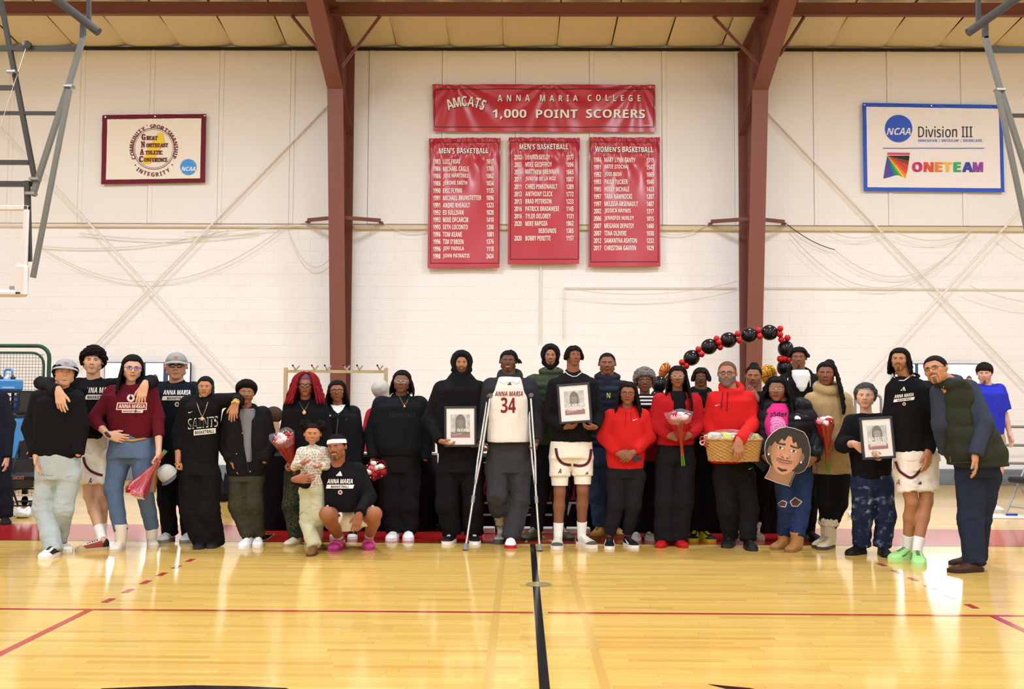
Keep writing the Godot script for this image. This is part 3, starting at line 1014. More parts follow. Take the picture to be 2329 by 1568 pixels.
func conference_banner() -> void:
	var maroon := mat("6d1f30", 0.8)
	var cream := mat("f1eadb", 0.8)
	var t := thing("banner", "cream cloth banner with maroon border and a round conference seal", "banner", on_wall(352, 421, 0.03))
	var c := [[236, 264], [471, 261], [469, 417], [233, 421]]
	ripple_rect = Rect2(on_wall(233, 421).x, on_wall(233, 421).y, 1.76, 1.17)
	ripple_seed = 1.4; ripple_amp = 0.008
	sheet(c, 0.04, "border", maroon, t)
	sheet([[247, 273.5], [460, 271], [457.5, 407.5], [244, 410.5]], 0.045, "field", cream, t)
	hang(t, c, mat("b9b4aa", 0.35, 0.9))
	var gold := mat("f0cf3c", 0.7)
	stick(poly_geo([9, -36, 17, -37, 22, -33, 25, -14, 17, -2, 7, 10, 3, 24, -10, 35, -25, 35, -24, 21, -18, 14, -14, 0, -4, -14]), 352.5, 340, 0.05, gold, t, "map_patch")
	stick(disc_geo(46.4, 47.6), 352.5, 340, 0.051, maroon, t, "seal_ring")
	stick(disc_geo(43.2, 43.9), 352.5, 340, 0.051, maroon, t, "seal_ring")
	arc_text("COMMUNITY · SPORTSMANSHIP", 352.5, 340, 54.5, -119, 117, 9.0, 0.051, maroon, t)
	arc_text("INTEGRITY", 352.5, 340, 54.5, 221, 142, 9.0, 0.051, maroon, t, true)
	for q in [[-143, 0], [143, 0]]:
		var a := deg_to_rad(q[0] * 0.92)
		stick(disc_geo(0.0, 1.6, 12), 352.5 + sin(a) * 56, 340 - cos(a) * 56, 0.051, maroon, t, "seal_dot")
	var k := 0
	for w in [["G", "REAT", 326.5, 336.0, 360.5], ["N", "ORTHEAST", 324.5, 335.5, 385.0], ["A", "THLETIC", 322.0, 333.5, 372.0], ["C", "ONFERENCE", 320.5, 330.5, 383.0]]:
		var y := 315.0 + 16.5 * k
		words_on(w[0], w[2] + 3, y - 1.2, 8.5, 13.0, 0.054, maroon, t, "serif_bold", 0.0, 0.45)
		words_on(w[1], (w[3] + w[4]) / 2.0, y + 1.0, w[4] - w[3], 8.6, 0.054, maroon, t, "serif_bold", 0.0, 0.4)
		k += 1
	var blue := mat("4f9be6", 0.7)
	stick(disc_geo(0, 18.2), 431, 382, 0.05, blue, t, "logo_disc")
	words_on("NCAA", 432.5, 386, 31, 9.5, 0.052, mat("fbfbfb", 0.7), t, "sans_bold", 0.2)

func division_banner() -> void:
	var blue := mat("2453c4", 0.45)
	var white := mat("efeae6", 0.6)
	var ink := mat("1d1d22", 0.6)
	var t := thing("banner", "white vinyl banner with blue border, blue disc and rainbow lettering", "banner", on_wall(2120, 438, 0.03))
	var c := [[1959, 236], [2276, 241], [2281, 439], [1962, 436]]
	ripple_rect = Rect2(on_wall(1959, 438).x, on_wall(1959, 438).y, 2.36, 1.49)
	ripple_seed = 3.3; ripple_amp = 0.006
	sheet(c, 0.04, "border", blue, t)
	sheet([[1968, 245], [2268, 249.5], [2272.5, 430], [1970.5, 427.5]], 0.046, "field", white, t)
	hang(t, c, mat("b9b4aa", 0.35, 0.9))
	stick(disc_geo(0, 31), 2041, 294.6, 0.052, blue, t, "logo_disc")
	words_on("NCAA", 2043, 301, 54, 15.5, 0.055, white, t, "sans_bold", 0.22)
	words_on("Division III", 2147, 302, 123, 25, 0.052, ink, t, "sans")
	words_on("DISCOVER | DEVELOP | DEDICATE", 2158, 322.5, 146, 7.5, 0.052, blue, t, "serif_bold")
	var g := Geo.new()
	for k in 12: g.quad(Vector3(-115 + 230.0 * k / 12, -1, 0), Vector3(-115 + 230.0 * (k + 1) / 12, -1, 0), Vector3(-115 + 230.0 * (k + 1) / 12, 0.6, 0), Vector3(-115 + 230.0 * k / 12, 0.6, 0))
	stick(g, 2120, 339, 0.052, blue, t, "rule_line")
	var ox := 2041.0
	var oy := 376.0
	stick(poly_geo([-25.6, -27, 25.4, -26.5, 24.8, -21.5, -26, -22]), ox, oy, 0.052, mat("cf4f78", 0.6), t, "flag_stripe")
	var fan := [[24.6, -19.8], [23.2, -8.5], [21.8, 1], [19.5, 14], [17, 23], [15.3, 31.5], [8, 27.5], [-1, 24], [-10, 25], [-20, 28.5], [-34.5, 32], [-31, 10]]
	var cols := ["231f20", "7a4a2a", "d0402c", "e0552f", "f08a35", "f3d23f", "57b457", "2f8f5a", "3a52b0", "5a45a0", "8a4ba8"]
	for k in 11:
		stick(poly_geo([-25.6, -20, fan[k][0], fan[k][1], fan[k + 1][0], fan[k + 1][1]]), ox, oy, 0.052, mat(cols[k], 0.6), t, "flag_stripe")
	var lc := ["d8417f", "e4553c", "ee8a3c", "f2c243", "46b070", "3b46a8", "9648a6"]
	var lx := [2083.0, 2109.0, 2131.5, 2152.0, 2174.0, 2197.5, 2221.0]
	var lw := [23.0, 22.0, 17.0, 20.0, 17.0, 24.0, 23.0]
	for k in 7: words_on("ONETEAM"[k], lx[k], 382, lw[k] - 2, 21, 0.052, mat(lc[k], 0.6), t, "sans_bold", 0.0, 1.2)

# ---------------------------------------------------------------- figures: one skin surface each, dressed with garments meshed the same way
class Clay:   # a list of shapes that becomes one surface
	var ops := []
	var lo := Vector3(1e9, 1e9, 1e9)
	var hi := Vector3(-1e9, -1e9, -1e9)
	func _grow(p: Vector3, r: float) -> void:
		lo = lo.min(p - Vector3(r, r, r)); hi = hi.max(p + Vector3(r, r, r))
	func cone(a: Vector3, b: Vector3, ra: float, rb: float, k := 0.03, flat := false, zs := 1.0) -> void:
		ops.append([0, a, b, ra, rb, k, flat, zs]); _grow(a, ra); _grow(b, rb)
	func ell(c: Vector3, r: Vector3, k := 0.03, b := Basis.IDENTITY) -> void:
		ops.append([1, c, r, k, b]); _grow(c, maxf(r.x, maxf(r.y, r.z)))
	func loft(rows: Array, k := 0.03, pw := 2.4) -> void:
		ops.append([2, rows, k, pw])
		for q in rows: _grow(Vector3(q[1], q[0], q[2]), maxf(q[3], q[4]))
	func cut(nrm: Vector3, off: float, l := Vector3(-99, -99, -99), h := Vector3(99, 99, 99)) -> void:
		ops.append([3, nrm, off, l, h])
	func surface(cell: float, col := Color.WHITE) -> Geo:
		var g := Geo.new()
		if ops.is_empty(): return g
		var e := Vector3(1, 1, 1) * (cell * 3.0 + 0.01)
		var f := Field.new(lo - e, hi + e, cell)
		for q in ops:
			match q[0]:
				0: f.cone(q[1], q[2], q[3], q[4], q[5], q[6], q[7])
				1: f.ell(q[1], q[2], q[3], q[4])
				2: f.loft(q[1], q[2], q[3])
				3: f.cut(q[1], q[2], q[3], q[4])
		f.net(g, col)
		return g

func smin(a: float, b: float, k: float) -> float:
	var w := maxf(k - absf(a - b), 0.0) / k
	return minf(a, b) - w * w * k * 0.25
func ell_d(p: Vector3, c: Vector3, r: Vector3) -> float:
	var q := (p - c) / r
	var k0 := q.length()
	return k0 * (k0 - 1.0) / maxf((q / r).length(), 1e-6)
func cap_d(p: Vector3, a: Vector3, b: Vector3, ra: float, rb: float) -> float:
	var e := b - a
	var t := clampf((p - a).dot(e) / e.length_squared(), 0, 1)
	return (p - a - e * t).length() - lerpf(ra, rb, t)

# the head in units of its own height: chin at -0.5, crown at 0.5, the face towards +z
func head_d(p: Vector3, kind: String) -> float:
	var q := Vector3(absf(p.x), p.y, p.z)
	var male := 1.0 if kind[0] == "m" else 0.0
	var child := 1.0 if kind[0] == "c" else 0.0
	var d := ell_d(p, Vector3(0, 0.125, -0.05), Vector3(0.36 + 0.02 * child, 0.375, 0.42))
	d = smin(d, ell_d(p, Vector3(0, -0.10 + 0.02 * child, 0.09), Vector3(0.292 + 0.02 * child, 0.37 - 0.03 * child, 0.315)), 0.09)
	d = smin(d, cap_d(q, Vector3(0.0, -0.415 + 0.02 * child, 0.24), Vector3(0.05 + 0.02 * male, -0.41, 0.235), 0.075, 0.07), 0.09)
	d = smin(d, (q - Vector3(0.215 + 0.015 * male, -0.235, 0.03)).length() - 0.085, 0.08)   # jaw angle
	d = smin(d, (q - Vector3(0.205, -0.065, 0.235)).length() - 0.085, 0.08)   # cheek
	d = smin(d, cap_d(q, Vector3(0.04, 0.095, 0.375), Vector3(0.19, 0.085, 0.29), 0.03 + 0.008 * male, 0.03), 0.07)   # brow
	d = -smin(-d, (q - Vector3(0.128, 0.022, 0.43)).length() - 0.062, 0.05)   # eye socket
	d = smin(d, (q - Vector3(0.126, 0.018, 0.312)).length() - 0.052, 0.012)   # eye
	d = smin(d, cap_d(p, Vector3(0, 0.06, 0.385), Vector3(0, -0.10, 0.452 - 0.02 * child), 0.026, 0.044), 0.035)   # nose
	d = smin(d, (q - Vector3(0.055, -0.118, 0.40)).length() - 0.036, 0.025)
	d = smin(d, cap_d(q, Vector3(0.0, -0.222, 0.396), Vector3(0.085, -0.232, 0.345), 0.02, 0.01), 0.02)   # lips
	d = smin(d, cap_d(q, Vector3(0.0, -0.266, 0.39), Vector3(0.075, -0.25, 0.345), 0.024, 0.01), 0.02)
	if kind.length() == 1: d = smin(d, ell_d(q, Vector3(0.368, -0.01, -0.03), Vector3(0.03, 0.105, 0.065)), 0.03)   # ear
	return d
var head_cache := {}
const HU := 84
const HV := 60
func head_points(kind: String) -> PackedVector3Array:
	if head_cache.has(kind): return head_cache[kind]
	var out := PackedVector3Array()
	for j in HV + 1:
		var v := 2.0 * j / HV - 1.0
		var el := PI * 0.5 * (0.72 * v + 0.28 * v * v * v)
		for i in HU:
			var u := 2.0 * i / HU - 1.0
			var az := PI * (0.55 * u + 0.45 * u * u * u)
			var dir := Vector3(cos(el) * sin(az), sin(el), cos(el) * cos(az))
			var r := 0.66
			for s in 16:
				var dd := head_d(dir * r, kind)
				r -= dd * 0.85
				if absf(dd) < 0.002: break
			out.append(dir * r)
	head_cache[kind] = out
	return out
func az_of(p: Vector3) -> float:
	return rad_to_deg(atan2(absf(p.x), p.z))
func table(x: float, t: Array) -> float:   # straight lines between [x, y] pairs
	for i in range(1, t.size()):
		if x <= t[i][0]: return lerpf(t[i - 1][1], t[i][1], (x - t[i - 1][0]) / (t[i][0] - t[i - 1][0]))
	return t[-1][1]
func hair_edge(p: Vector3, hl: float) -> float:   # height of the hairline below a point's direction
	return table(az_of(p), [[0, hl], [28, hl + 0.005], [45, hl - 0.06], [58, 0.13], [70, 0.06], [82, -0.02], [95, -0.06], [110, -0.17], [180, -0.27]])

func shape_head(kind: String, f: Dictionary) -> PackedVector3Array:
	var pts := head_points(kind).duplicate()
	var wide: float = f.get("wide", 0.0)
	var jaw: float = f.get("jaw", 0.0)
	for i in pts.size():
		var p := pts[i]
		var low := clampf(0.15 - p.y, 0, 0.5) * 2.0
		p.x *= 1.0 + wide + jaw * low
		p.z *= 1.0 + wide * 0.4
		pts[i] = p
	return pts
func paint_face(p: Vector3, f: Dictionary, sk: Color, brow: Color, lip: Color) -> Color:
	var c := sk
	if p.z < 0.12: return c
	var x := absf(p.x)
	var y := p.y
	# lips, smile and teeth
	var smile: float = f.get("smile", 0.0)
	var grin: float = f.get("grin", 0.0)
	var my := y + 0.246 + 0.012 * grin - smile * (x * x) * 2.4
	var mw := 0.098 + 0.03 * smile
	var q := x / mw
	if q < 1.0 and p.z > 0.2:
		var th := sqrt(1.0 - q * q)
		var up := (0.030 + 0.010 * grin) * th
		var lo := (0.036 + 0.022 * grin) * th
		if my < up and my > -lo:
			c = lip
			if grin > 0.0:
				if my < up - 0.022 and my > -lo + 0.022 and q < 0.85: c = Color(0.55, 0.5, 0.44) if my > -lo * 0.35 else lip.darkened(0.6)
			elif absf(my) < 0.006: c = lip.darkened(0.55)
	# stubble and beards that lie flat on the skin
	var fz: Array = f.get("fuzz", ["", 0.0])
	if fz[1] > 0.0 and c == sk:
		var v := 0.0
		if fz[0] != "full":
			v = sm(0.085, 0.05, x) * sm(-0.315, -0.34, y)
			if fz[0] == "goatee": v = maxf(v, sm(0.15, 0.12, x) * sm(-0.15, -0.175, y) * sm(-0.225, -0.20, y) + sm(0.025, 0.0, absf(x - 0.135)) * sm(-0.17, -0.2, y))
		else: v = sm(-0.14, -0.2, y - maxf(0.0, x - 0.16) * 0.9) * (1.0 if y < -0.27 or x > 0.11 else sm(-0.15, -0.175, y))
		c = c.lerp(brow, v * fz[1])
	# eyes
	var ex := (x - 0.125) / 0.057
	var open: float = f.get("open", 0.9)
	var ey := (y - 0.018 + absf(ex) * 0.004) / (0.021 * open)
	if p.z > 0.2:
		if ex * ex + ey * ey < 1.0:
			c = Color(0.4, 0.36, 0.33).lerp(sk, 0.2)
			if absf(x - 0.125 + f.get("gaze", 0.0) * signf(p.x)) < 0.026: c = f.get("iris", Color(0.02, 0.012, 0.008))
		elif ex * ex < 1.15 and ey > 0 and ex * ex + ey * ey < 2.0: c = brow.lerp(sk, 0.25)
		# brows
		var by := y - 0.087 + pow((x - 0.12) / 0.09, 2.0) * 0.012
		if x > 0.045 and x < 0.205 and absf(by) < f.get("brow", 0.013) * (1.15 - x * 2.2): c = brow.lerp(sk, 0.12)
		# nostrils
		if Vector2(x - 0.03, (y + 0.148) * 1.4).length() < 0.014: c = sk.darkened(0.6)
	return c
func add_head(g: Geo, kind: String, f: Dictionary, xf: Transform3D, sk: Color) -> PackedVector3Array:
	var pts := shape_head(kind, f)
	var brow: Color = lin(f.get("browc", "1a120e"))
	var lip: Color = lin(f.lip) if f.has("lip") else sk.lerp(Color(0.28, 0.06, 0.05), 0.35)
	var base := g.v.size()
	for p in pts: g.put(xf * p, Vector3.UP, paint_face(p, f, sk, brow, lip))
	for j in HV:
		for i in HU:
			var a := base + j * HU + i
			var b := base + j * HU + (i + 1) % HU
			g.face(a, b, b + HU); g.face(a, b + HU, a + HU)
	return pts

# a skin-tight shell over part of the head, pushed out: hair, beards, hoods, caps
func shell(pts: PackedVector3Array, xf: Transform3D, mask: Callable, thick: Callable, wob := 0.0, wf := 14.0) -> Geo:
	var g := Geo.new()
	var ms := PackedFloat32Array()
	for p in pts:
		var m: float = mask.call(p)
		ms.append(m)
		var t: float = thick.call(p)
		var w := 0.0
		if wob > 0: w = wob * fold_noise.get_noise_3d(p.x * wf, p.y * wf, p.z * wf)
		var dir := Vector3(p.x, p.y * 0.9, p.z).normalized()
		g.put(xf * (p + dir * ((t + w) * m - 0.006 * (1.0 - m))), Vector3.UP)
	for j in HV:
		for i in HU:
			var a := j * HU + i
			var b := j * HU + (i + 1) % HU
			if ms[a] > 0.001 or ms[b] > 0.001 or ms[a + HU] > 0.001 or ms[b + HU] > 0.001:
				g.face(a, b, b + HU); g.face(a, b + HU, a + HU)
	g.smooth()
	return g
func dome(hx: Transform3D, lo: Callable, hi: Callable, k: float) -> Geo:   # a smooth band or crown round the skull between two heights
	var g := Geo.new()
	var n := 48
	var m := 12
	for j in m + 1:
		for i in n:
			var a := TAU * i / n
			var az := rad_to_deg(absf(angle_difference(a, 0.0)))
			var y: float = lerpf(lo.call(az), hi.call(az), float(j) / m)
			var w := sqrt(maxf(0.0004, 1.0 - pow((y - 0.125) / (0.375 * k), 2.0))) * k
			var e := 0.985 if j == 0 or (j == m and hi.call(0.0) < 0.4) else 1.0
			g.put(hx * Vector3(sin(a) * 0.36 * w * e, y, cos(a) * 0.42 * w * e - 0.05), Vector3.UP)
	for j in m:
		for i in n:
			var a := j * n + i
			var b := j * n + (i + 1) % n
			g.face(a, b, b + n); g.face(a, b + n, a + n)
	g.smooth()
	return g
func sm(a: float, b: float, x: float) -> float:
	return smoothstep(a, b, x)

# ---------------------------------------------------------------- hands
var hand_cache := {}
func hand_geo(pose: String) -> Geo:   # a right hand: wrist at the origin, fingers along +y, palm towards +z, thumb on the +x side
	if hand_cache.has(pose): return hand_cache[pose]
	var curl: Array = {"relax": [14, 20, 14], "hang": [8, 14, 10], "flat": [3, 5, 4], "grip": [52, 66, 40], "fist": [74, 92, 55], "hold": [28, 42, 26]}[pose]
	var c := Clay.new()
	var bx := [0.030, 0.010, -0.011, -0.030]
	var by := [0.087, 0.092, 0.087, 0.077]
	var ln := [0.070, 0.079, 0.073, 0.056]
	for i in 4:
		var kn := Vector3(bx[i], by[i], 0)
		c.cone(Vector3(bx[i] * 0.55, 0.0, 0.001), kn, 0.0185, 0.0135, 0.012)
		var p := kn
		var ang := 0.0
		var rad: float = [0.0094, 0.0097, 0.0092, 0.008][i]
		var sp: float = [0.09, 0.02, -0.05, -0.13][i] * (0.4 if pose in ["grip", "fist"] else 1.0)
		for k in 3:
			ang += deg_to_rad(curl[k] * (1.0 + 0.12 * (i - 1)))
			var dir := Vector3(sp * cos(ang), cos(ang), sin(ang)).normalized()
			var q: Vector3 = p + dir * ln[i] * [0.46, 0.30, 0.24][k]
			c.cone(p, q, rad, rad * 0.92, 0.004)
			p = q; rad *= 0.92
	c.cone(Vector3(0, -0.03, 0), Vector3(0, 0.02, 0), 0.026, 0.024, 0.02, false, 1.25)
	var tb := Vector3(0.036, 0.034, 0.008)
	c.cone(Vector3(0.014, 0.012, 0.006), tb, 0.02, 0.0145, 0.012)
	var t1: Vector3 = {"relax": Vector3(0.45, 0.85, 0.25), "hang": Vector3(0.55, 0.82, 0.1), "flat": Vector3(0.6, 0.8, 0.05), "grip": Vector3(0.25, 0.75, 0.62), "fist": Vector3(0.05, 0.7, 0.7), "hold": Vector3(0.35, 0.75, 0.55)}[pose].normalized()
	var t2: Vector3 = {"relax": Vector3(0.2, 0.95, 0.3), "hang": Vector3(0.3, 0.95, 0.1), "flat": Vector3(0.4, 0.9, 0.05), "grip": Vector3(-0.25, 0.75, 0.6), "fist": Vector3(-0.65, 0.5, 0.5), "hold": Vector3(0.0, 0.85, 0.5)}[pose].normalized()
	c.cone(tb, tb + t1 * 0.034, 0.0135, 0.0105, 0.006)
	c.cone(tb + t1 * 0.034, tb + t1 * 0.034 + t2 * 0.029, 0.0105, 0.0088, 0.004)
	var g := c.surface(0.0036)
	hand_cache[pose] = g
	return g
func add_hand(g: Geo, wrist: Vector3, dir: Vector3, palm: Vector3, right: bool, pose: String, size: float, col: Color) -> void:
	var y := dir.normalized()
	var z := (palm - y * palm.dot(y)).normalized()
	var x := y.cross(z)
	var b := Basis(x if right else -x, y, z) * (size / 0.185)
	var h := hand_geo(pose)
	var base := g.v.size()
	g.append(h, Transform3D(b, wrist), not right)
	for i in range(base, g.v.size()): g.c[i] = col

# ---------------------------------------------------------------- shoes
func shoe(t: Node, toe: Vector3, ang: float, L: float, s: Dictionary) -> void:   # toe: floor point under the toe tip; ang: 0 towards the viewer, + towards the viewer's right
	var a := deg_to_rad(ang)
	var fwd := Vector3(sin(a), 0, cos(a))
	var b := Basis(Vector3(cos(a), 0, -sin(a)), Vector3.UP, fwd) * L
	var xf := Transform3D(b, toe - fwd * L)
	var kind: String = s.get("kind", "sneaker")
	var ht := [[0.0, 0.24], [0.04, 0.34], [0.12, 0.37], [0.27, 0.36], [0.40, 0.31], [0.55, 0.27], [0.7, 0.235], [0.85, 0.20], [0.94, 0.16], [1.0, 0.09]]
	if kind == "dress": ht = [[0.0, 0.2], [0.04, 0.26], [0.12, 0.28], [0.27, 0.28], [0.40, 0.27], [0.55, 0.22], [0.7, 0.175], [0.85, 0.15], [0.94, 0.12], [1.0, 0.06]]
	if kind == "snug": ht = [[0.0, 0.3], [0.04, 0.42], [0.12, 0.46], [0.27, 0.46], [0.40, 0.40], [0.55, 0.30], [0.7, 0.25], [0.85, 0.21], [0.94, 0.16], [1.0, 0.08]]
	var wt := [[0.0, 0.05], [0.03, 0.09], [0.1, 0.14], [0.25, 0.15], [0.45, 0.155], [0.6, 0.182], [0.75, 0.194], [0.88, 0.172], [0.96, 0.12], [1.0, 0.05]]
	var sole: float = s.get("lift", 0.11)
	var c0: Color = lin(s.c)
	var c1: Color = lin(s.get("toe", s.c))
	var c2: Color = lin(s.get("heel", s.c))
	var c3: Color = lin(s.get("mid", s.c))
	var g := Geo.new()
	g.use_c = true
	var m := 26
	var k := 14
	for i in m + 1:
		var z := float(i) / m
		var w := table(z, wt)
		var h := table(z, ht)
		for j in k + 1:
			var q := PI * j / k
			var cx := cos(q)
			var sy := sin(q)
			var pt := Vector3(w * signf(cx) * pow(absf(cx), 0.7), sole * 0.8 + (h - sole * 0.8) * pow(sy, 0.75), z)
			var col := c0
			if z > 0.72 + 0.12 * sy: col = c1
			elif z < 0.2: col = c2
			elif absf(cx) > 0.55: col = c3
			g.put(pt, Vector3.UP, col)
	for i in m:
		for j in k:
			var e := i * (k + 1) + j
			g.face(e, e + 1, e + k + 2); g.face(e, e + k + 2, e + k + 1)
	g.smooth()
	var up := Geo.new()
	up.use_c = true
	up.append(g, xf)
	var vm := vertex_mat(0.55)
	var sh := part("shoe", up, vm, t)
	g = Geo.new()   # sole: the outline with thickness
	var poly := PackedVector2Array()
	for e in [1, -1]:
		for i in 13:
			var z := float(i) / 12 if e > 0 else 1.0 - float(i) / 12
			poly.append(Vector2(e * (table(clampf(z, 0.015, 0.985), wt) + 0.012), z * 1.02 - 0.01))
	g.plate(poly, 0.0, sole, Transform3D(Basis(Vector3.RIGHT, Vector3.BACK, Vector3.DOWN) if false else Basis(Vector3(1, 0, 0), Vector3(0, 0, 1), Vector3(0, 1, 0)), Vector3.ZERO))
	for i in g.idx.size() / 3:   # the frame above is left-handed
		var e := g.idx[i * 3 + 1]; g.idx[i * 3 + 1] = g.idx[i * 3 + 2]; g.idx[i * 3 + 2] = e
	g.smooth()
	var up2 := Geo.new()
	up2.append(g, xf)
	sub("sole", up2, mat(s.get("sole", "e8e6e0"), 0.6), sh)
	if s.has("lace"):
		g = Geo.new()
		for i in 5:
			var z := 0.36 + i * 0.07
			var h := table(z, ht) + 0.008
			g.tube([xf * Vector3(-0.07, h - 0.035, z), xf * Vector3(-0.03, h, z + 0.01), xf * Vector3(0.03, h, z + 0.01), xf * Vector3(0.07, h - 0.035, z)], [0.0045], 5)
		sub("laces", g, mat(s.lace, 0.8), sh)
	if s.has("mark"):   # a curved tick on both sides
		for e in [-1.0, 1.0]:
			g = Geo.new()
			var pts := []
			for i in 9:
				var f := float(i) / 8
				var z := lerpf(0.74, 0.30, f)
				var h := 0.14 + 0.13 * f * f
				pts.append(xf * Vector3(e * (table(z, wt) * 0.96 + 0.004), h, z))
			g.tube(pts, [0.003, 0.0055, 0.007, 0.0065, 0.0055, 0.0045, 0.0035, 0.0025, 0.0015], 6)
			sub("side_mark", g, mat(s.mark, 0.6), sh)
	if s.has("strap"):
		g = Geo.new()
		for z in [0.45, 0.62]:
			var pts := []
			for i in 9:
				var q := PI * i / 8
				pts.append(xf * Vector3(table(z, wt) * cos(q) * 1.03, sole + (table(z, ht) - sole) * pow(sin(q), 0.75) * 1.04 + 0.005, z))
			g.tube(pts, [0.012], 6)
		sub("strap", g, mat(s.strap, 0.35), sh)
	if s.has("shaft"):   # a boot leg
		g = Geo.new()
		var c := xf * Vector3(0, 0, 0.19)
		var rr: float = s.get("shaft_r", 0.056)
		var sh_h: float = s.shaft
		var prof := [[rr * 0.8, 0.03], [rr * 0.94, 0.08], [rr, 0.14], [rr * 1.04, sh_h * 0.75 + 0.02], [rr * 1.1, sh_h], [rr * 0.9, sh_h + 0.002]]
		g.lathe(c, prof, 18, Basis(Vector3(cos(a), 0, -sin(a)), Vector3.UP, fwd * 1.2))
		sub("shaft", g, mat(s.c, 0.6), sh)
	if s.has("cuff"):
		g = Geo.new()
		var c := xf * Vector3(0, 0, 0.19)
		for i in 40:
			var q := TAU * i / 40
			g.ball(c + Vector3(cos(q) * 0.066, s.shaft - 0.01 + 0.018 * sin(i * 2.4), sin(q) * 0.072), Vector3(0.02, 0.024, 0.02), 6, 5)
		sub("fleece_cuff", g, mat(s.cuff, 0.95), sh)
	if s.has("block_heel"):
		g = Geo.new()
		g.rbox(xf * Vector3(0, 0.1, 0.14), Vector3(0.26, 0.2, 0.26) * L, 0.006, b.orthonormalized())
		sub("heel", g, mat(s.c, 0.6), sh)
func sub(called: String, g: Geo, m: Material, p: MeshInstance3D) -> MeshInstance3D:   # a sub-part of a part that part() has already moved into place
	return obj(called, g, m, p)
func vertex_mat(rough: float) -> StandardMaterial3D:
	var key := "vertex_%.2f" % rough
	if not mats.has(key):
		var m := StandardMaterial3D.new()
		m.vertex_color_use_as_albedo = true; m.roughness = rough; m.metallic_specular = 0.35
		mats[key] = m
	return mats[key]
var skin_mat: StandardMaterial3D

# ---------------------------------------------------------------- a dressed person
var P := {}        # the person in hand: joints, places, head frame
func px3(q: Array, z: float) -> Vector3:
	return at(q[0], q[1], z + (q[2] if q.size() > 2 else 0.0))
func loft_rows(rows: Array, z: float, slope := false) -> Array:   # rows of [y px, left px, right px, half depth m, dz m], top first
	var out := []
	if slope and rows.size() > 3:   # the line of the shoulders falls away from the neck
		rows = rows.duplicate(true)
		rows[0][0] += 7; rows[1][0] += 4
		for e in [1, 2]: rows[1][e] = lerpf(rows[0][e], rows[2][e], 0.5)
	for q in rows:
		var zz: float = z + (q[4] if q.size() > 4 else 0.0)
		var a := at(q[1], q[0], zz)
		var b := at(q[2], q[0], zz)
		var hw := (b.x - a.x) * 0.5
		var hd: float = q[3] if q.size() > 3 and q[3] > 0 else clampf(hw * 0.68, 0.06, 0.17)
		out.push_front([(a.y + b.y) * 0.5, (a.x + b.x) * 0.5, zz, hw, hd])
	return out
func drape(g: Geo, amp: float, creases: Array, seed_off: float, quilt := 0.0) -> void:   # folds: broad ones everywhere, tight ones at the joints
	if amp <= 0: return
	for i in g.v.size():
		var p := g.v[i]
		var b := fold_noise.get_noise_3d(p.x * 5.0 + seed_off, p.y * 3.0, p.z * 5.0)
		var w := 0.0
		for c in creases:
			var d2: float = (p - c[0]).length_squared()
			w += exp(-d2 / (c[1] * c[1]))
		var r := 0.0
		if w > 0.03: r = (1.0 - absf(fold_noise.get_noise_3d(p.x * 7.0, p.y * 17.0 + p.x * 5.0, p.z * 7.0 + seed_off)) * 2.2) * minf(w, 1.2)
		g.v[i] = p + g.n[i] * (amp * (b * 1.0 + r * 0.8) + (0.011 * (absf(sin(p.y * PI / quilt)) - 0.4) if quilt > 0 else 0.0))
	g.smooth()
func height_of(g: Geo, lo: Vector2, hi: Vector2) -> Array:   # how far the front of a garment stands out, on a 12 mm grid
	var st := 0.012
	var w := int((hi.x - lo.x) / st) + 3
	var h := int((hi.y - lo.y) / st) + 3
	var m := PackedFloat32Array()
	m.resize(w * h); m.fill(-99.0)
	for i in g.v.size():
		var p := g.v[i]
		if g.n[i].z < 0.0: continue
		var x := int((p.x - lo.x) / st) + 1
		var y := int((p.y - lo.y) / st) + 1
		if x < 0 or y < 0 or x >= w or y >= h: continue
		if p.z > m[y * w + x]: m[y * w + x] = p.z
	for pass_n in 4:
		var c := m.duplicate()
		for y in h:
			for x in w:
				if c[y * w + x] > -50: continue
				var s := 0.0
				var k := 0
				for d in [[1, 0], [-1, 0], [0, 1], [0, -1], [1, 1], [-1, -1], [1, -1], [-1, 1]]:
					var xx: int = x + d[0]
					var yy: int = y + d[1]
					if xx < 0 or yy < 0 or xx >= w or yy >= h: continue
					if c[yy * w + xx] > -50: s += c[yy * w + xx]; k += 1
				if k: m[y * w + x] = s / k
	return [lo, st, w, h, m]
func height_at(hm: Array, x: float, y: float) -> float:
	var fx := clampf((x - hm[0].x) / hm[1] + 0.5, 0, hm[2] - 1.001)
	var fy := clampf((y - hm[0].y) / hm[1] + 0.5, 0, hm[3] - 1.001)
	var ix := int(fx)
	var iy := int(fy)
	var m: PackedFloat32Array = hm[4]
	var w: int = hm[2]
	var a := lerpf(m[iy * w + ix], m[iy * w + ix + 1], fx - ix)
	var b := lerpf(m[(iy + 1) * w + ix], m[(iy + 1) * w + ix + 1], fx - ix)
	return lerpf(a, b, fy - iy)
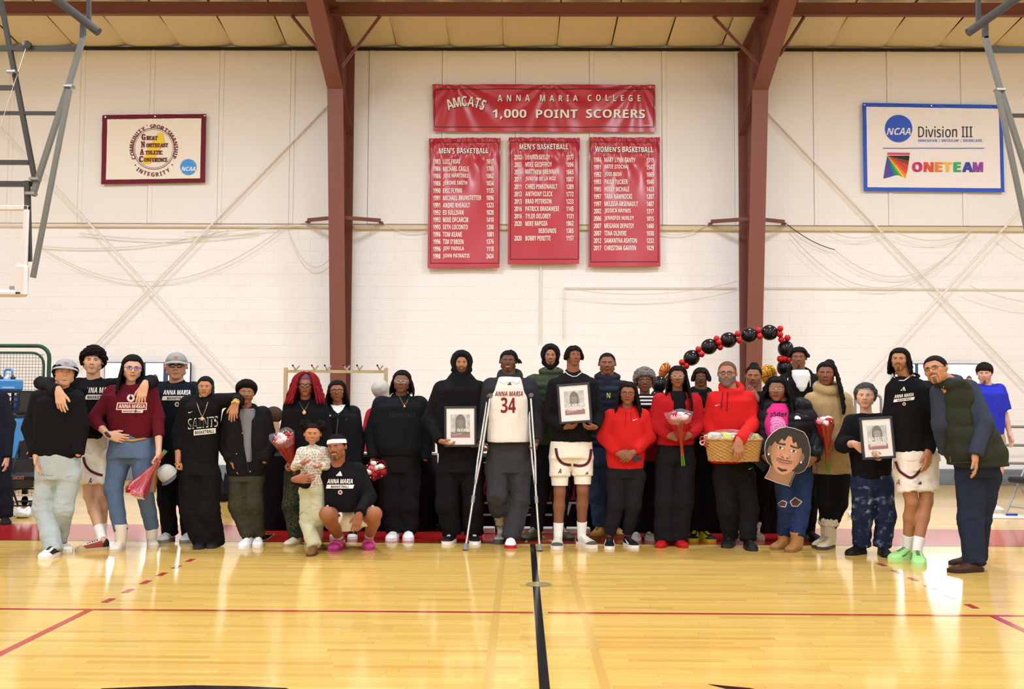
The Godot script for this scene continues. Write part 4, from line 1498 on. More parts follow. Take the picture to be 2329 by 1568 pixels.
func print_on(t: Node, cloth_geo: Geo, flat: Geo, cx: float, cy: float, z: float, m: Material, called := "print", lift := 0.004) -> void:   # flat: px units, y up
	var lo := Vector2(1e9, 1e9)
	var hi := Vector2(-1e9, -1e9)
	for p in flat.v:
		var q := at(cx + p.x, cy - p.y, z)
		lo = lo.min(Vector2(q.x, q.y)); hi = hi.max(Vector2(q.x, q.y))
	var hm := height_of(cloth_geo, lo - Vector2(0.03, 0.03), hi + Vector2(0.03, 0.03))
	var out := Geo.new()
	for p in flat.v:
		var q := at(cx + p.x, cy - p.y, z + 0.12)
		for k in 2:
			var zz := height_at(hm, q.x, q.y)
			if zz < -50: zz = z + 0.12
			q = at(cx + p.x, cy - p.y, zz)
		out.put(q + Vector3(0, 0, lift), Vector3(0, 0, 1))
	out.idx = flat.idx
	for i in range(0, out.idx.size(), 3):
		var a := out.v[out.idx[i]]
		if (out.v[out.idx[i + 2]] - a).cross(out.v[out.idx[i + 1]] - a).z < 0:
			var e := out.idx[i + 1]; out.idx[i + 1] = out.idx[i + 2]; out.idx[i + 2] = e
	out.smooth()
	part(called, out, m, t)
func cutup(g: Geo, step: float) -> Geo:   # splits long triangles so that a print can follow the cloth
	var out := Geo.new()
	for p in g.v: out.put(p, Vector3(0, 0, 1))
	var todo := []
	for i in range(0, g.idx.size(), 3): todo.append([g.idx[i], g.idx[i + 1], g.idx[i + 2]])
	while todo.size():
		var q: Array = todo.pop_back()
		var e := 0
		var best := 0.0
		for k in 3:
			var l: float = (out.v[q[k]] - out.v[q[(k + 1) % 3]]).length()
			if l > best: best = l; e = k
		if best <= step:
			out.idx.append_array(PackedInt32Array(q))
		else:
			var mid := out.put((out.v[q[e]] + out.v[q[(e + 1) % 3]]) * 0.5, Vector3(0, 0, 1))
			todo.append([q[e], mid, q[(e + 2) % 3]])
			todo.append([mid, q[(e + 1) % 3], q[(e + 2) % 3]])
	return out
func print_words(t: Node, g: Geo, s: String, cx: float, cy: float, w: float, h: float, z: float, hex: String, font := "sans_bold", slant := 0.0, tilt := 0.0, lift := 0.004) -> void:
	var f := fit(text_geo(s, 1.0, font), w, h, slant)
	for i in f.v.size(): f.v[i].y += f.v[i].x * tilt
	print_on(t, g, cutup(f, 8.0), cx, cy, z, mat(hex, 0.8), "print", lift)
func print_poly(t: Node, g: Geo, pts: Array, cx: float, cy: float, z: float, hex: String, lift := 0.004, called := "print") -> void:
	print_on(t, g, cutup(poly_geo(pts), 7.0), cx, cy, z, mat(hex, 0.8), called, lift)
func team_print(t: Node, g: Geo, cx: float, cy: float, w: float, z: float, tilt := 0.0) -> void:   # the team lettering of the dark warm-up shirts, w px wide
	var u := w / 80.0
	print_words(t, g, "ANNA MARIA", cx, cy, w, 14 * u, z, "efebe3", "sans_bold", 0.15, tilt)
	var bar := poly_geo([-42 * u, 8 * u, 44 * u, 8 * u, 40 * u, 20 * u, -45 * u, 20 * u])
	for i in bar.v.size(): bar.v[i].y += bar.v[i].x * tilt
	print_on(t, g, cutup(bar, 7.0), cx, cy + 3 * u, z, mat("efebe3", 0.8))
	print_words(t, g, "BASKETBALL", cx, cy + 17 * u, w * 0.72, 7.5 * u, z, "141214", "sans_bold", 0.15, tilt, 0.007)
	print_on(t, g, cutup(disc_geo(4.0 * u, 7.0 * u, 14), 6.0), cx, cy + 35 * u, z, mat("d8d2ca", 0.8))
	print_on(t, g, cutup(disc_geo(0.0, 3.4 * u, 10), 6.0), cx, cy + 35 * u, z, mat("7a2a33", 0.8))
func bars_mark(t: Node, g: Geo, cx: float, cy: float, s: float, z: float, hex: String) -> void:   # three slanting bars over a line
	for k in 3:
		var x0 := -9.0 + 6.0 * k
		var hgt := 5.0 + 4.0 * k
		print_poly(t, g, [x0 * s, 0, (x0 + 5) * s, 0, (x0 + 5 - hgt * 0.55 + 2) * s, -hgt * s, (x0 - hgt * 0.55 + 3.5) * s, (-hgt + 2.5) * s], cx, cy, z, hex)
func tick_mark(t: Node, g: Geo, cx: float, cy: float, w: float, z: float, hex: String) -> void:
	var u := w / 20.0
	print_poly(t, g, [-10 * u, -1 * u, -8.5 * u, 3.2 * u, -5 * u, 3.6 * u, 10 * u, -4.5 * u, -4 * u, 0.8 * u, -7.5 * u, 0.6 * u], cx, cy, z, hex)

func person(d: Dictionary) -> Node3D:
	var fts: Array = d.ft
	var L: float = d.get("L", 0.285)
	var toes := []
	var ank := []
	for f in fts:
		var tp := on_floor(f[0], f[1])
		var a := deg_to_rad(f[2])
		toes.append(tp)
		ank.append(tp - Vector3(sin(a), 0, cos(a)) * L * 0.8 + Vector3(0, 0.085, 0))
	var z: float = d.get("z", (ank[0].z + ank[1].z) * 0.5 + 0.02)
	var t := thing("person", d.label, "person", Vector3((ank[0].x + ank[1].x) * 0.5, 0, z))
	var sk: Color = lin(d.sk)
	var tone := 1.8 - sk.r * 1.3
	sk = Color(sk.r * tone, sk.g * tone, sk.b * tone)
	# joints
	var hz: float = z + d.get("hz", 0.03)
	var hd: Array = d.hd
	var ht := at(hd[0], hd[1], hz)
	var hc := at(hd[0] if hd.size() < 7 else hd[6], hd[2], hz)
	var hh := (ht - hc).length()
	var hb := Basis.from_euler(Vector3(deg_to_rad(-hd[4] if hd.size() > 4 else 0.0), deg_to_rad((hd[3] if hd.size() > 3 else 0.0)) + atan2(-ht.x, -ht.z) * 0.9, deg_to_rad(-hd[5] if hd.size() > 5 else 0.0)))
	var hx := Transform3D(hb * hh, (ht + hc) * 0.5)
	var S := [px3([d.sh[0], d.sh[1]], z + d.get("sz", 0.0)), px3([d.sh[2], d.sh[3]], z + d.get("sz", 0.0))]
	var E := []
	var W := []
	for i in 2:
		E.append(px3(d.el[i], z)); W.append(px3(d.wr[i], z))
	var nb := (S[0] as Vector3).lerp(S[1], 0.5) + Vector3(0, 0.03, 0)
	if d.has("nk"): nb = px3(d.nk, z)
	var H := [px3([d.hp[0], d.hp[1]], z + d.get("pz", 0.0)), px3([d.hp[2], d.hp[3]], z + d.get("pz", 0.0))]
	var K := []
	for i in 2:
		K.append(px3(d.kn[i], z) if d.has("kn") else (H[i] as Vector3).lerp(ank[i], 0.5) + Vector3(0, 0, 0.035))
	var big: float = d.get("big", 1.0)
	# skin
	var c := Clay.new()
	var head_base := hx * Vector3(0, -0.22, -0.12)
	var nr: float = d.get("neck", 0.06 if d.k == "m" else 0.05) * big
	c.cone(head_base, nb, nr, nr * 1.08, 0.02)
	var long_top: bool = d.has("top") and not d.top.get("short", false)
	var long_bot: bool = d.has("bot") and not d.bot.get("short", false)
	var ar := big * (0.74 if long_top else 1.0)
	var lr: float = d.get("leg", 1.0) * big * (0.62 if long_bot else 1.0)
	c.cone(nb - Vector3(0, 0.06, 0), (H[0] + H[1]) * 0.5, 0.07 * big, 0.055 * big, 0.04)
	for i in 2:
		var fr: float = 1.0 if not long_top else (1.0 if d.top.get("cuff", 0.0) > 0.2 else 0.8)
		c.cone(nb - Vector3(0, 0.05, 0), S[i], 0.045 * big, 0.04 * big, 0.03)
		c.cone(S[i], E[i], 0.046 * ar, 0.038 * ar, 0.02)
		c.cone(E[i], (E[i] as Vector3).lerp(W[i], 0.35), 0.038 * ar, 0.041 * big * fr, 0.02)
		c.cone((E[i] as Vector3).lerp(W[i], 0.35), W[i], 0.041 * big * fr, 0.027 * big, 0.02)
		c.cone((H[0] + H[1]) * 0.5, H[i], 0.05 * big, 0.05 * big, 0.03)
		c.cone(H[i], K[i], 0.078 * lr, 0.056 * lr, 0.025)
		var calf: Vector3 = (K[i] as Vector3).lerp(ank[i], 0.32) + Vector3(0, 0, -0.012)
		c.cone(K[i], calf, 0.054 * lr, 0.056 * lr, 0.02)
		c.cone(calf, ank[i], 0.056 * lr, 0.036 * lr, 0.02)
	var body := c.surface(0.012 if not long_bot or not long_top or d.top.get("cuff", 0.0) > 0.2 else 0.015, sk)
	body.use_c = true
	var face: Dictionary = d.get("face", {})
	var pts := add_head(body, d.k, face, hx, sk)
	var hs: float = d.get("hand", hh * 0.80)
	for i in 2:
		var ho: Array = d.hands[i] if d.has("hands") else ["relax"]
		if ho[0] == "none": continue
		var dir: Vector3 = (W[i] - E[i]).normalized()
		if ho.size() > 1 and ho[1] != null: dir = ho[1]
		var palm := Vector3(1 if i == 0 else -1, 0, 0.15)
		if ho.size() > 2: palm = ho[2]
		add_hand(body, W[i] + dir * 0.012, dir, palm, i == 0, ho[0], hs, sk.lightened(0.0))
	body.smooth()
	if skin_mat == null:
		skin_mat = StandardMaterial3D.new()
		skin_mat.vertex_color_use_as_albedo = true; skin_mat.roughness = 0.5; skin_mat.metallic_specular = 0.4
		skin_mat.subsurf_scatter_enabled = false
	part("body", body, skin_mat, t)
	P = {"t": t, "z": z, "S": S, "E": E, "W": W, "H": H, "K": K, "A": ank, "nb": nb, "hx": hx, "hh": hh, "pts": shape_head(d.k + "n", face), "d": d}
	# legs
	if d.has("bot"):
		var b: Dictionary = d.bot
		var q := Clay.new()
		var creases := []
		if b.has("rows"): q.loft(loft_rows(b.rows, z + d.get("pz", 0.0)), 0.03)
		var rl: Array = b.get("rl", [0.1, 0.08, 0.075])
		if not d.has("nocrotch"): q.cone(H[0], H[1], rl[0] * 0.86, rl[0] * 0.86, 0.03)
		for i in 2:
			var hem: Vector3 = ank[i] + Vector3(0, b.get("hem", -0.02), 0)
			if b.has("hemk"): hem = (K[i] as Vector3).lerp(hem, b.hemk[i])
			if b.get("short", false):
				var en: Vector3 = (H[i] as Vector3).lerp(K[i], b.get("to", 0.8))
				q.cone(H[i], en, rl[0], rl[1], 0.035, true)
				creases.append([en, 0.16])
			else:
				var kk: Vector3 = K[i]
				q.cone(H[i], kk, rl[0], rl[1], 0.03)
				q.cone(kk, kk.lerp(hem, 0.6), rl[1], lerpf(rl[1], rl[2], 0.6), 0.03)
				q.cone(kk.lerp(hem, 0.6), hem, lerpf(rl[1], rl[2], 0.6), rl[2], 0.02, true)
				creases.append([kk, 0.12]); creases.append([hem, 0.13])
		creases.append([(H[0] + H[1]) * 0.5 - Vector3(0, 0.08, 0), 0.14])
		var g := q.surface(0.0125)
		drape(g, b.get("fold", 0.008), creases, z * 3.0)
		P.bot = g
		P.bot_node = part(b.get("name", "trousers"), g, b.m, t)
	# top
	if d.has("top"):
		var b: Dictionary = d.top
		var q := Clay.new()
		var creases := []
		q.loft(loft_rows(b.rows, z + d.get("sz", 0.0), true), 0.04)
		var rs: Array = b.get("rs", [0.075, 0.062, 0.05])
		for i in 2:
			if b.has("arms") and not b.arms[i]: continue
			if b.get("short", false):
				var en: Vector3 = (S[i] as Vector3).lerp(E[i], b.get("to", 0.7))
				q.cone(S[i], en, rs[0], rs[1], 0.045, true)
			else:
				var up: float = b.get("cuff", 0.0)
				var en: Vector3 = (E[i] as Vector3).lerp(W[i], 1.0 - up)
				q.cone(S[i], E[i], rs[0] * 0.95, rs[1] * 0.88, 0.022)
				q.cone(E[i], en, rs[1] * 0.88, rs[2] * 0.9, 0.02, true)
				creases.append([E[i], 0.11]); creases.append([en, 0.08])
		for i in 2: q.cone(nb + Vector3(0, 0.015, 0), (S[i] as Vector3) + Vector3(0, 0.0, 0), 0.04 * big, rs[0] * 0.7, 0.04)
		if b.has("col"):   # ring of cloth at the neck
			var r: float = b.col[0]
			var w: float = b.col[1]
			var lift: float = b.col[2]
			var back: float = b.get("back", 0.02)
			var ry := at(d.sh[0], b.rows[0][0] + 7, z).y
			for k in 14:
				var a0 := TAU * k / 14
				var a1 := TAU * (k + 1) / 14
				var f := func(a: float) -> Vector3: return Vector3(nb.x, ry, nb.z) + Vector3(cos(a) * w, lift - sin(a) * back, sin(a) * w * 0.85)
				q.cone(f.call(a0), f.call(a1), r, r, 0.012)
		if b.get("hooded", false):
			q.ell(nb + Vector3(0, 0.07, 0.0), Vector3(0.115, 0.1, 0.115) * big, 0.05)
			for i in 2: q.cone(nb + Vector3(0, 0.05, 0), S[i], 0.075, 0.06, 0.05)
		for e in b.get("add", []): q.cone(px3(e[0], z), px3(e[1], z), e[2], e[3], 0.03)
		creases.append([Vector3((S[0].x + S[1].x) * 0.5, (H[0].y + 0.08), z), 0.2])
		var g := q.surface(0.0125)
		drape(g, b.get("fold", 0.007), creases, z * 5.0 + 2.0, b.get("quilt", 0.0))
		P.top = g
		P.top_node = part(b.get("name", "shirt"), g, b.m, t)
	var so: Variant = d.get("shoe")
	if so != null:
		for i in 2:
			shoe(t, toes[i], fts[i][2], L, so if so is Dictionary else so[i])
	if d.has("sock"):
		for i in 2:
			var g := Geo.new()
			var a: Vector3 = ank[i]
			var top: Vector3 = a.lerp(K[i], d.sock[1])
			g.tube([a - Vector3(0, 0.03, 0), a.lerp(top, 0.3), a.lerp(top, 0.7), top], [0.043, 0.043, 0.048, 0.05], 14)
			part("sock", g, cloth(d.sock[0], 0.9), t)
	if d.has("hair"):
		for q in (d.hair if d.hair is Array else [d.hair]): hair(q)
	if d.has("glasses"): glasses(d.glasses)
	if d.has("beard"): beard(d.beard)
	return t

# ---------------------------------------------------------------- hair and things worn on the head
func hair(h: Dictionary) -> void:
	var pts: PackedVector3Array = P.pts
	var hx: Transform3D = P.hx
	var m := hair_mat(h.c)
	var hl: float = h.get("hl", 0.30)
	var th: float = h.get("th", 0.03)
	match h.kind:
		"cap":   # hair that follows the skull
			var g := shell(pts, hx, func(p: Vector3) -> float: return sm(hair_edge(p, hl) - 0.02, hair_edge(p, hl) + h.get("soft", 0.05), p.y), func(p: Vector3) -> float: return th * (0.6 + 0.4 * sm(0.0, 0.35, p.y)), h.get("wob", 0.006), h.get("wf", 26.0))
			part("hair", g, m, P.t)
		"afro":
			var g := shell(pts, hx, func(p: Vector3) -> float: return sm(hair_edge(p, hl) - 0.02, hair_edge(p, hl) + 0.10, p.y), func(p: Vector3) -> float: return th * (0.75 + 0.45 * sm(0.0, 0.3, p.y)), 0.03, 24.0)
			part("hair", g, m, P.t)
		"curls":
			var g := Geo.new()
			var r := RandomNumberGenerator.new()
			r.seed = h.get("seed", 3)
			for p in pts:
				if p.y < hair_edge(p, hl) or p.y > h.get("top", 9.0) or r.randf() > h.get("density", 0.16): continue
				var dir := p.normalized()
				var o := hx * (p + dir * th * r.randf_range(0.2, 1.0))
				var ring := []
				var u := dir.cross(Vector3(r.randf_range(-1, 1), 1, r.randf_range(-1, 1))).normalized()
				var w := dir.cross(u)
				var rad := r.randf_range(0.011, 0.02)
				for k in 7:
					var a := TAU * k / 7
					ring.append(o + (u * cos(a) + w * sin(a)) * rad)
				g.tube(ring, [h.get("tr", 0.0065)], 5, Color.WHITE, true)
			part("hair", g, m, P.t)
		"strands":   # locks, braids, straight or wavy lengths that leave the skull and hang
			var g := Geo.new()
			var r := RandomNumberGenerator.new()
			r.seed = h.get("seed", 7)
			var n: int = h.n
			for i in n:
				var side := -1.0 if i % 2 else 1.0
				if h.has("side"): side = h.side
				var az := deg_to_rad(lerpf(h.az[0], h.az[1], (i + r.randf() * 0.9) / n)) * side
				var el0 := deg_to_rad(r.randf_range(h.el[0], h.el[1]) if h.has("el") else r.randf_range(35, 75))
				var ln: float = h.len * r.randf_range(0.86, 1.06) * P.hh
				var path := []
				var off: float = h.get("off", 0.05) * r.randf_range(0.6, 1.15)
				var low := deg_to_rad(h.get("leave", 5.0))
				for k in 5:
					var e := lerpf(el0, low, k / 4.0)
					path.append(hx * (Vector3(cos(e) * sin(az) * (0.335 + off), 0.10 + sin(e) * (0.38 + off * 0.6), -0.04 + cos(e) * cos(az) * (0.41 + off))))
				var last: Vector3 = path[-1]
				var out := Vector3(last.x - hx.origin.x, 0, last.z - hx.origin.z).normalized()
				var m2 := 9
				var ph := r.randf() * TAU
				for k in range(1, m2 + 1):
					var f := float(k) / m2
					var wv: float = h.get("wave", 0.0) * sin(f * h.get("turns", 3.0) * TAU + ph)
					path.append(last + Vector3(0, -ln * f, 0) + out * (h.get("spread", 0.1) * P.hh * (f if h.get("flare", false) else sin(f * PI * 0.5)) + wv) + out.cross(Vector3.UP) * wv * 0.8 + Vector3(h.get("sway", 0.0) * f * f * P.hh, 0, h.get("fwd", 0.0) * f * P.hh))
				var rad: float = h.r
				var rr := []
				for k in path.size():
					var f := float(k) / (path.size() - 1)
					var bead := 1.0 + (0.22 * sin(f * 60.0) if h.get("braid", false) else 0.0)
					rr.append(rad * bead * (1.0 if f < 0.7 else lerpf(1.0, h.get("tip", 0.5), (f - 0.7) / 0.3)))
				g.tube(path, rr, 6)
			part(h.get("called", "hair"), g, m, P.t)
		"puffs":   # two round bunches
			for s in [-1.0, 1.0]:
				var g := Geo.new()
				var c: Vector3 = hx * Vector3(s * 0.36, 0.40, -0.10)
				g.ball(c, Vector3(0.05, 0.046, 0.05), 24, 18)
				for i in g.v.size(): g.v[i] += g.n[i] * (0.03 * fold_noise.get_noise_3d(g.v[i].x * 45, g.v[i].y * 45, g.v[i].z * 45))
				g.smooth()
				part("hair_puff", g, m, P.t)
		"hood":
			var op: Array = h.get("open", [0.30, 0.41])
			var g := shell(pts, hx, func(p: Vector3) -> float: return 1.0 if p.z < 0.0 else sm(0.94, 1.06, Vector2(p.x / op[0], (p.y + 0.06) / op[1]).length()), func(p: Vector3) -> float: return th + 0.03 * sm(0.1, -0.2, p.z) + 0.05 * sm(-0.1, -0.5, p.y), 0.02, 5.0)
			part("hood", g, h.m, P.t)
		"hat":   # a cap with a curved peak
			var g := dome(hx, func(az: float) -> float: return table(az, [[0, 0.225], [50, 0.205], [90, 0.11], [180, -0.02]]), func(_az: float) -> float: return 0.125 + 0.3749 * 1.14, 1.14)
			part("cap_crown", g, cloth(h.c, 0.85), P.t)
			g = Geo.new()
			var nu := 16
			for e in 2:
				var base := g.v.size()
				for j in 5:
					for i in nu + 1:
						var a := lerpf(-1.05, 1.05, float(i) / nu)
						var f := float(j) / 4
						var rr := 0.385 + f * 0.30 * cos(a * 0.9)
						g.put(hx * Vector3(sin(a) * rr * 0.98, 0.215 - 0.10 * f * f - 0.05 * sin(a) * sin(a) * (1.0 + f) - 0.014 * e + h.get("tilt", 0.0) * f, cos(a) * rr + 0.02), Vector3.UP)
				for j in 4:
					for i in nu:
						var a := base + j * (nu + 1) + i
						if e == 0: g.face(a, a + nu + 1, a + nu + 2); g.face(a, a + nu + 2, a + 1)
						else: g.face(a, a + nu + 2, a + nu + 1); g.face(a, a + 1, a + nu + 2)
			g.smooth()
			part("cap_peak", g, cloth(h.get("peak", h.c), 0.85), P.t)
			if h.has("badge"):
				g = Geo.new()
				g.plate(PackedVector2Array([Vector2(-0.09, 0.04), Vector2(-0.03, -0.005), Vector2(0, -0.05), Vector2(0.03, -0.005), Vector2(0.09, 0.05), Vector2(0.03, 0.03), Vector2(-0.02, 0.05)]), 0.0, 0.012, Transform3D(Basis.from_euler(Vector3(-0.42, 0, 0)), Vector3(0, 0.33, 0.405)))
				var g2 := Geo.new()
				g2.append(g, hx)
				part("cap_badge", g2, mat(h.badge, 0.7), P.t)
		"band":
			var g := dome(hx, func(az: float) -> float: return table(az, [[0, 0.175], [90, 0.13], [180, 0.04]]), func(az: float) -> float: return table(az, [[0, 0.335], [90, 0.29], [180, 0.2]]), 1.10)
			part("headband", g, cloth(h.c, 0.9), P.t)
		"bun":
			var g := Geo.new()
			g.ball(hx * Vector3(h.get("x", 0.0), 0.44, -0.22), Vector3(0.05, 0.045, 0.05), 14, 10)
			part("hair_bun", g, m, P.t)
func hair_mat(hex: String) -> StandardMaterial3D:
	var m: StandardMaterial3D = cloth(hex, 0.7, 0.0, 0.3)
	m.uv1_scale = Vector3(14, 5, 14); m.heightmap_scale = 1.2; m.metallic_specular = 0.22
	return m
func glasses(q: Dictionary) -> void:
	var hx: Transform3D = P.hx
	var fr := mat(q.c, 0.35, q.get("metal", 0.0))
	var w: float = q.get("w", 0.088)
	var h: float = q.get("h", 0.062)
	var r: float = q.get("r", 0.010) * P.hh
	var y0: float = q.get("y", 0.008)
	var z0 := 0.428
	var g := Geo.new()
	var lens := Geo.new()
	for s in [-1.0, 1.0]:
		var ring := []
		var e := 18
		for k in e:
			var a := TAU * k / e
			var cx := signf(cos(a)) * pow(absf(cos(a)), 0.65) * w
			var cy := signf(sin(a)) * pow(absf(sin(a)), 0.65) * h
			if q.get("cat", false) and cy > 0: cy += absf(cx + 0.05) * 0.18 * (1.0 if cx > 0 else 0.0)
			var x: float = s * (0.118 + cx)
			ring.append(hx * Vector3(x, y0 + cy, z0 - 1.3 * x * x))
		g.tube(ring, [r], 6, Color.WHITE, true)
		var ce := lens.put(hx * Vector3(s * 0.118, y0, z0 - 1.3 * 0.118 * 0.118), hx.basis.z.normalized())
		for p in ring: lens.put(p, hx.basis.z.normalized())
		for k in e:
			if s > 0: lens.face(ce, ce + 1 + k, ce + 1 + (k + 1) % e)
			else: lens.face(ce, ce + 1 + (k + 1) % e, ce + 1 + k)
		var te := Geo.new()
		te.tube([hx * Vector3(s * (0.118 + w), y0 + h * 0.5, z0 - 1.3 * pow(0.118 + w, 2.0)), hx * Vector3(s * 0.315, y0 + h * 0.5, 0.2), hx * Vector3(s * 0.36, y0 + h * 0.4, 0.0)], [r], 6)
		part("glasses_arm", te, fr, P.t)
	g.tube([hx * Vector3(-0.118 + w, y0 + 0.012, z0), hx * Vector3(0, y0 + 0.022, z0 + 0.015), hx * Vector3(0.118 - w, y0 + 0.012, z0)], [r], 6)
	var fo := part("glasses_frame", g, fr, P.t)
	sub("lens", lens, pane("e8eef2", 0.02), fo)
func beard(q: Dictionary) -> void:
	var mask := func(p: Vector3) -> float:
		if p.z < -0.05: return 0.0
		var x := absf(p.x)
		var mouth := Vector2(x / 0.105, (p.y + 0.243) / 0.05).length()
		var jaw := sm(-0.10, -0.17, p.y + (0.0 if x < 0.15 else -(x - 0.15) * 0.5))
		var v := jaw * sm(0.9, 1.1, mouth) * (1.0 if p.y < -0.155 or x > 0.12 else 0.0)
		return v
	var th: float = q.get("th", 0.018)
	var g := shell(P.pts, P.hx, mask, func(_p: Vector3) -> float: return th, 0.008, 40.0)
	part("beard", g, mat(q.c, 0.8), P.t)

# ---------------------------------------------------------------- the people, one after another along the line
const BLACK := "131214"
const DOWN := Vector3(0, -1, 0.05)
func front(x: float) -> Vector3: return Vector3(x, 0, 0.2)
func extra_loft(called: String, rows: Array, m: Material, fold := 0.004, k := 0.03) -> Geo:   # a further layer of cloth on the person in hand
	var q := Clay.new()
	q.loft(loft_rows(rows, P.z), k)
	var g := q.surface(0.0125)
	drape(g, fold, [], P.z * 2.0)
	part(called, g, m, P.t)
	return g
func extra_tubes(called: String, paths: Array, r: float, m: Material, closed := false) -> void:   # px paths with dz: cords, chains, straps
	for pa in paths:
		var g := Geo.new()
		var pts := []
		for q in pa: pts.append(px3(q, P.z))
		g.tube(pts, [r], 6, Color.WHITE, closed)
		part(called, g, m, P.t)
func worn(called: String, paths: Array, r: float, m: Material, g0: Geo, lift := 0.002) -> void:   # px paths laid on the front of a garment
	for pa in paths:
		var lo := Vector2(1e9, 1e9)
		var hi := Vector2(-1e9, -1e9)
		var fine := []
		for i in pa.size() - 1:
			for k in 4: fine.append(Vector2(pa[i][0], pa[i][1]).lerp(Vector2(pa[i + 1][0], pa[i + 1][1]), k / 4.0))
		fine.append(Vector2(pa[-1][0], pa[-1][1]))
		for q in fine:
			var w := at(q.x, q.y, P.z)
			lo = lo.min(Vector2(w.x, w.y)); hi = hi.max(Vector2(w.x, w.y))
		var hm := height_of(g0, lo - Vector2(0.05, 0.05), hi + Vector2(0.05, 0.05))
		var pts := []
		for q in fine:
			var w := at(q.x, q.y, P.z + 0.1)
			var zz := height_at(hm, w.x, w.y)
			pts.append(at(q.x, q.y, (zz if zz > -50 else P.z + 0.05) + lift))
		var g := Geo.new()
		g.tube(pts, [r], 6)
		part(called, g, m, P.t)
func necklace(x: float, y0: float, y1: float, w: float, hex: String, pend := 0.012) -> void:
	var pts := []
	for i in 11:
		var f := -1.0 + 0.2 * i
		pts.append([x + f * w, y1 - (y1 - y0) * pow(absf(f), 1.3), 0.0])
	var g := Geo.new()
	var hm := height_of(P.top, Vector2(at(x - w - 8, y1 + 20, P.z).x, at(x, y1 + 20, P.z).y), Vector2(at(x + w + 8, y0 - 5, P.z).x, at(x, y0 - 5, P.z).y))
	var path := []
	for q in pts:
		var p := at(q[0], q[1], P.z + 0.1)
		var zz := height_at(hm, p.x, p.y)
		path.append(at(q[0], q[1], (zz if zz > -50 else P.z + 0.09) + 0.006))
	g.tube(path, [0.003], 6)
	var o := part("necklace", g, mat(hex, 0.25, 0.9), P.t)
	g = Geo.new()
	var pc: Vector3 = path[5] + Vector3(0, -pend, 0.003)
	g.lathe(pc, [[0.0005, 0.004], [pend * 0.8, 0.0035], [pend, 0.0], [pend * 0.8, -0.003], [0.0005, -0.003]], 16, Basis(Vector3.RIGHT, Vector3(0, 0, 1), Vector3.DOWN))
	sub("pendant", g, mat(hex, 0.25, 0.9), o)
func shorts_trim(pts: Array, w: float, hex: String) -> void:   # a curved band on the shorts, px polyline
	var c := Curve2D.new()
	for i in pts.size():
		var e := (Vector2(pts[mini(i + 1, pts.size() - 1)][0], -pts[mini(i + 1, pts.size() - 1)][1]) - Vector2(pts[maxi(i - 1, 0)][0], -pts[maxi(i - 1, 0)][1])) / 6.0
		c.add_point(Vector2(pts[i][0], -pts[i][1]), -e, e)
	var g := Geo.new()
	var n := int(c.get_baked_length() / 3.0) + 2
	for i in n:
		var o := c.sample_baked(c.get_baked_length() * i / (n - 1.0))
		var q := c.sample_baked(minf(c.get_baked_length(), c.get_baked_length() * i / (n - 1.0) + 0.5)) - c.sample_baked(maxf(0.0, c.get_baked_length() * i / (n - 1.0) - 0.5))
		var s := q.orthogonal().normalized() * w * 0.5
		g.put(Vector3(o.x - s.x, o.y - s.y, 0), Vector3(0, 0, 1)); g.put(Vector3(o.x + s.x, o.y + s.y, 0), Vector3(0, 0, 1))
		if i > 0:
			var k := i * 2
			g.face(k - 2, k, k + 1); g.face(k - 2, k + 1, k - 1)
	print_on(P.t, P.bot, cutup(g, 5.0), 0, 0, P.z, mat(hex, 0.8), "trim_band", 0.005)
func sneak(c: String, sole := "eceae6", more := {}) -> Dictionary:
	var d := {"c": c, "sole": sole}
	d.merge(more)
	return d

func people() -> void:
	people_a()
	people_b()
	people_c()
	people_d()

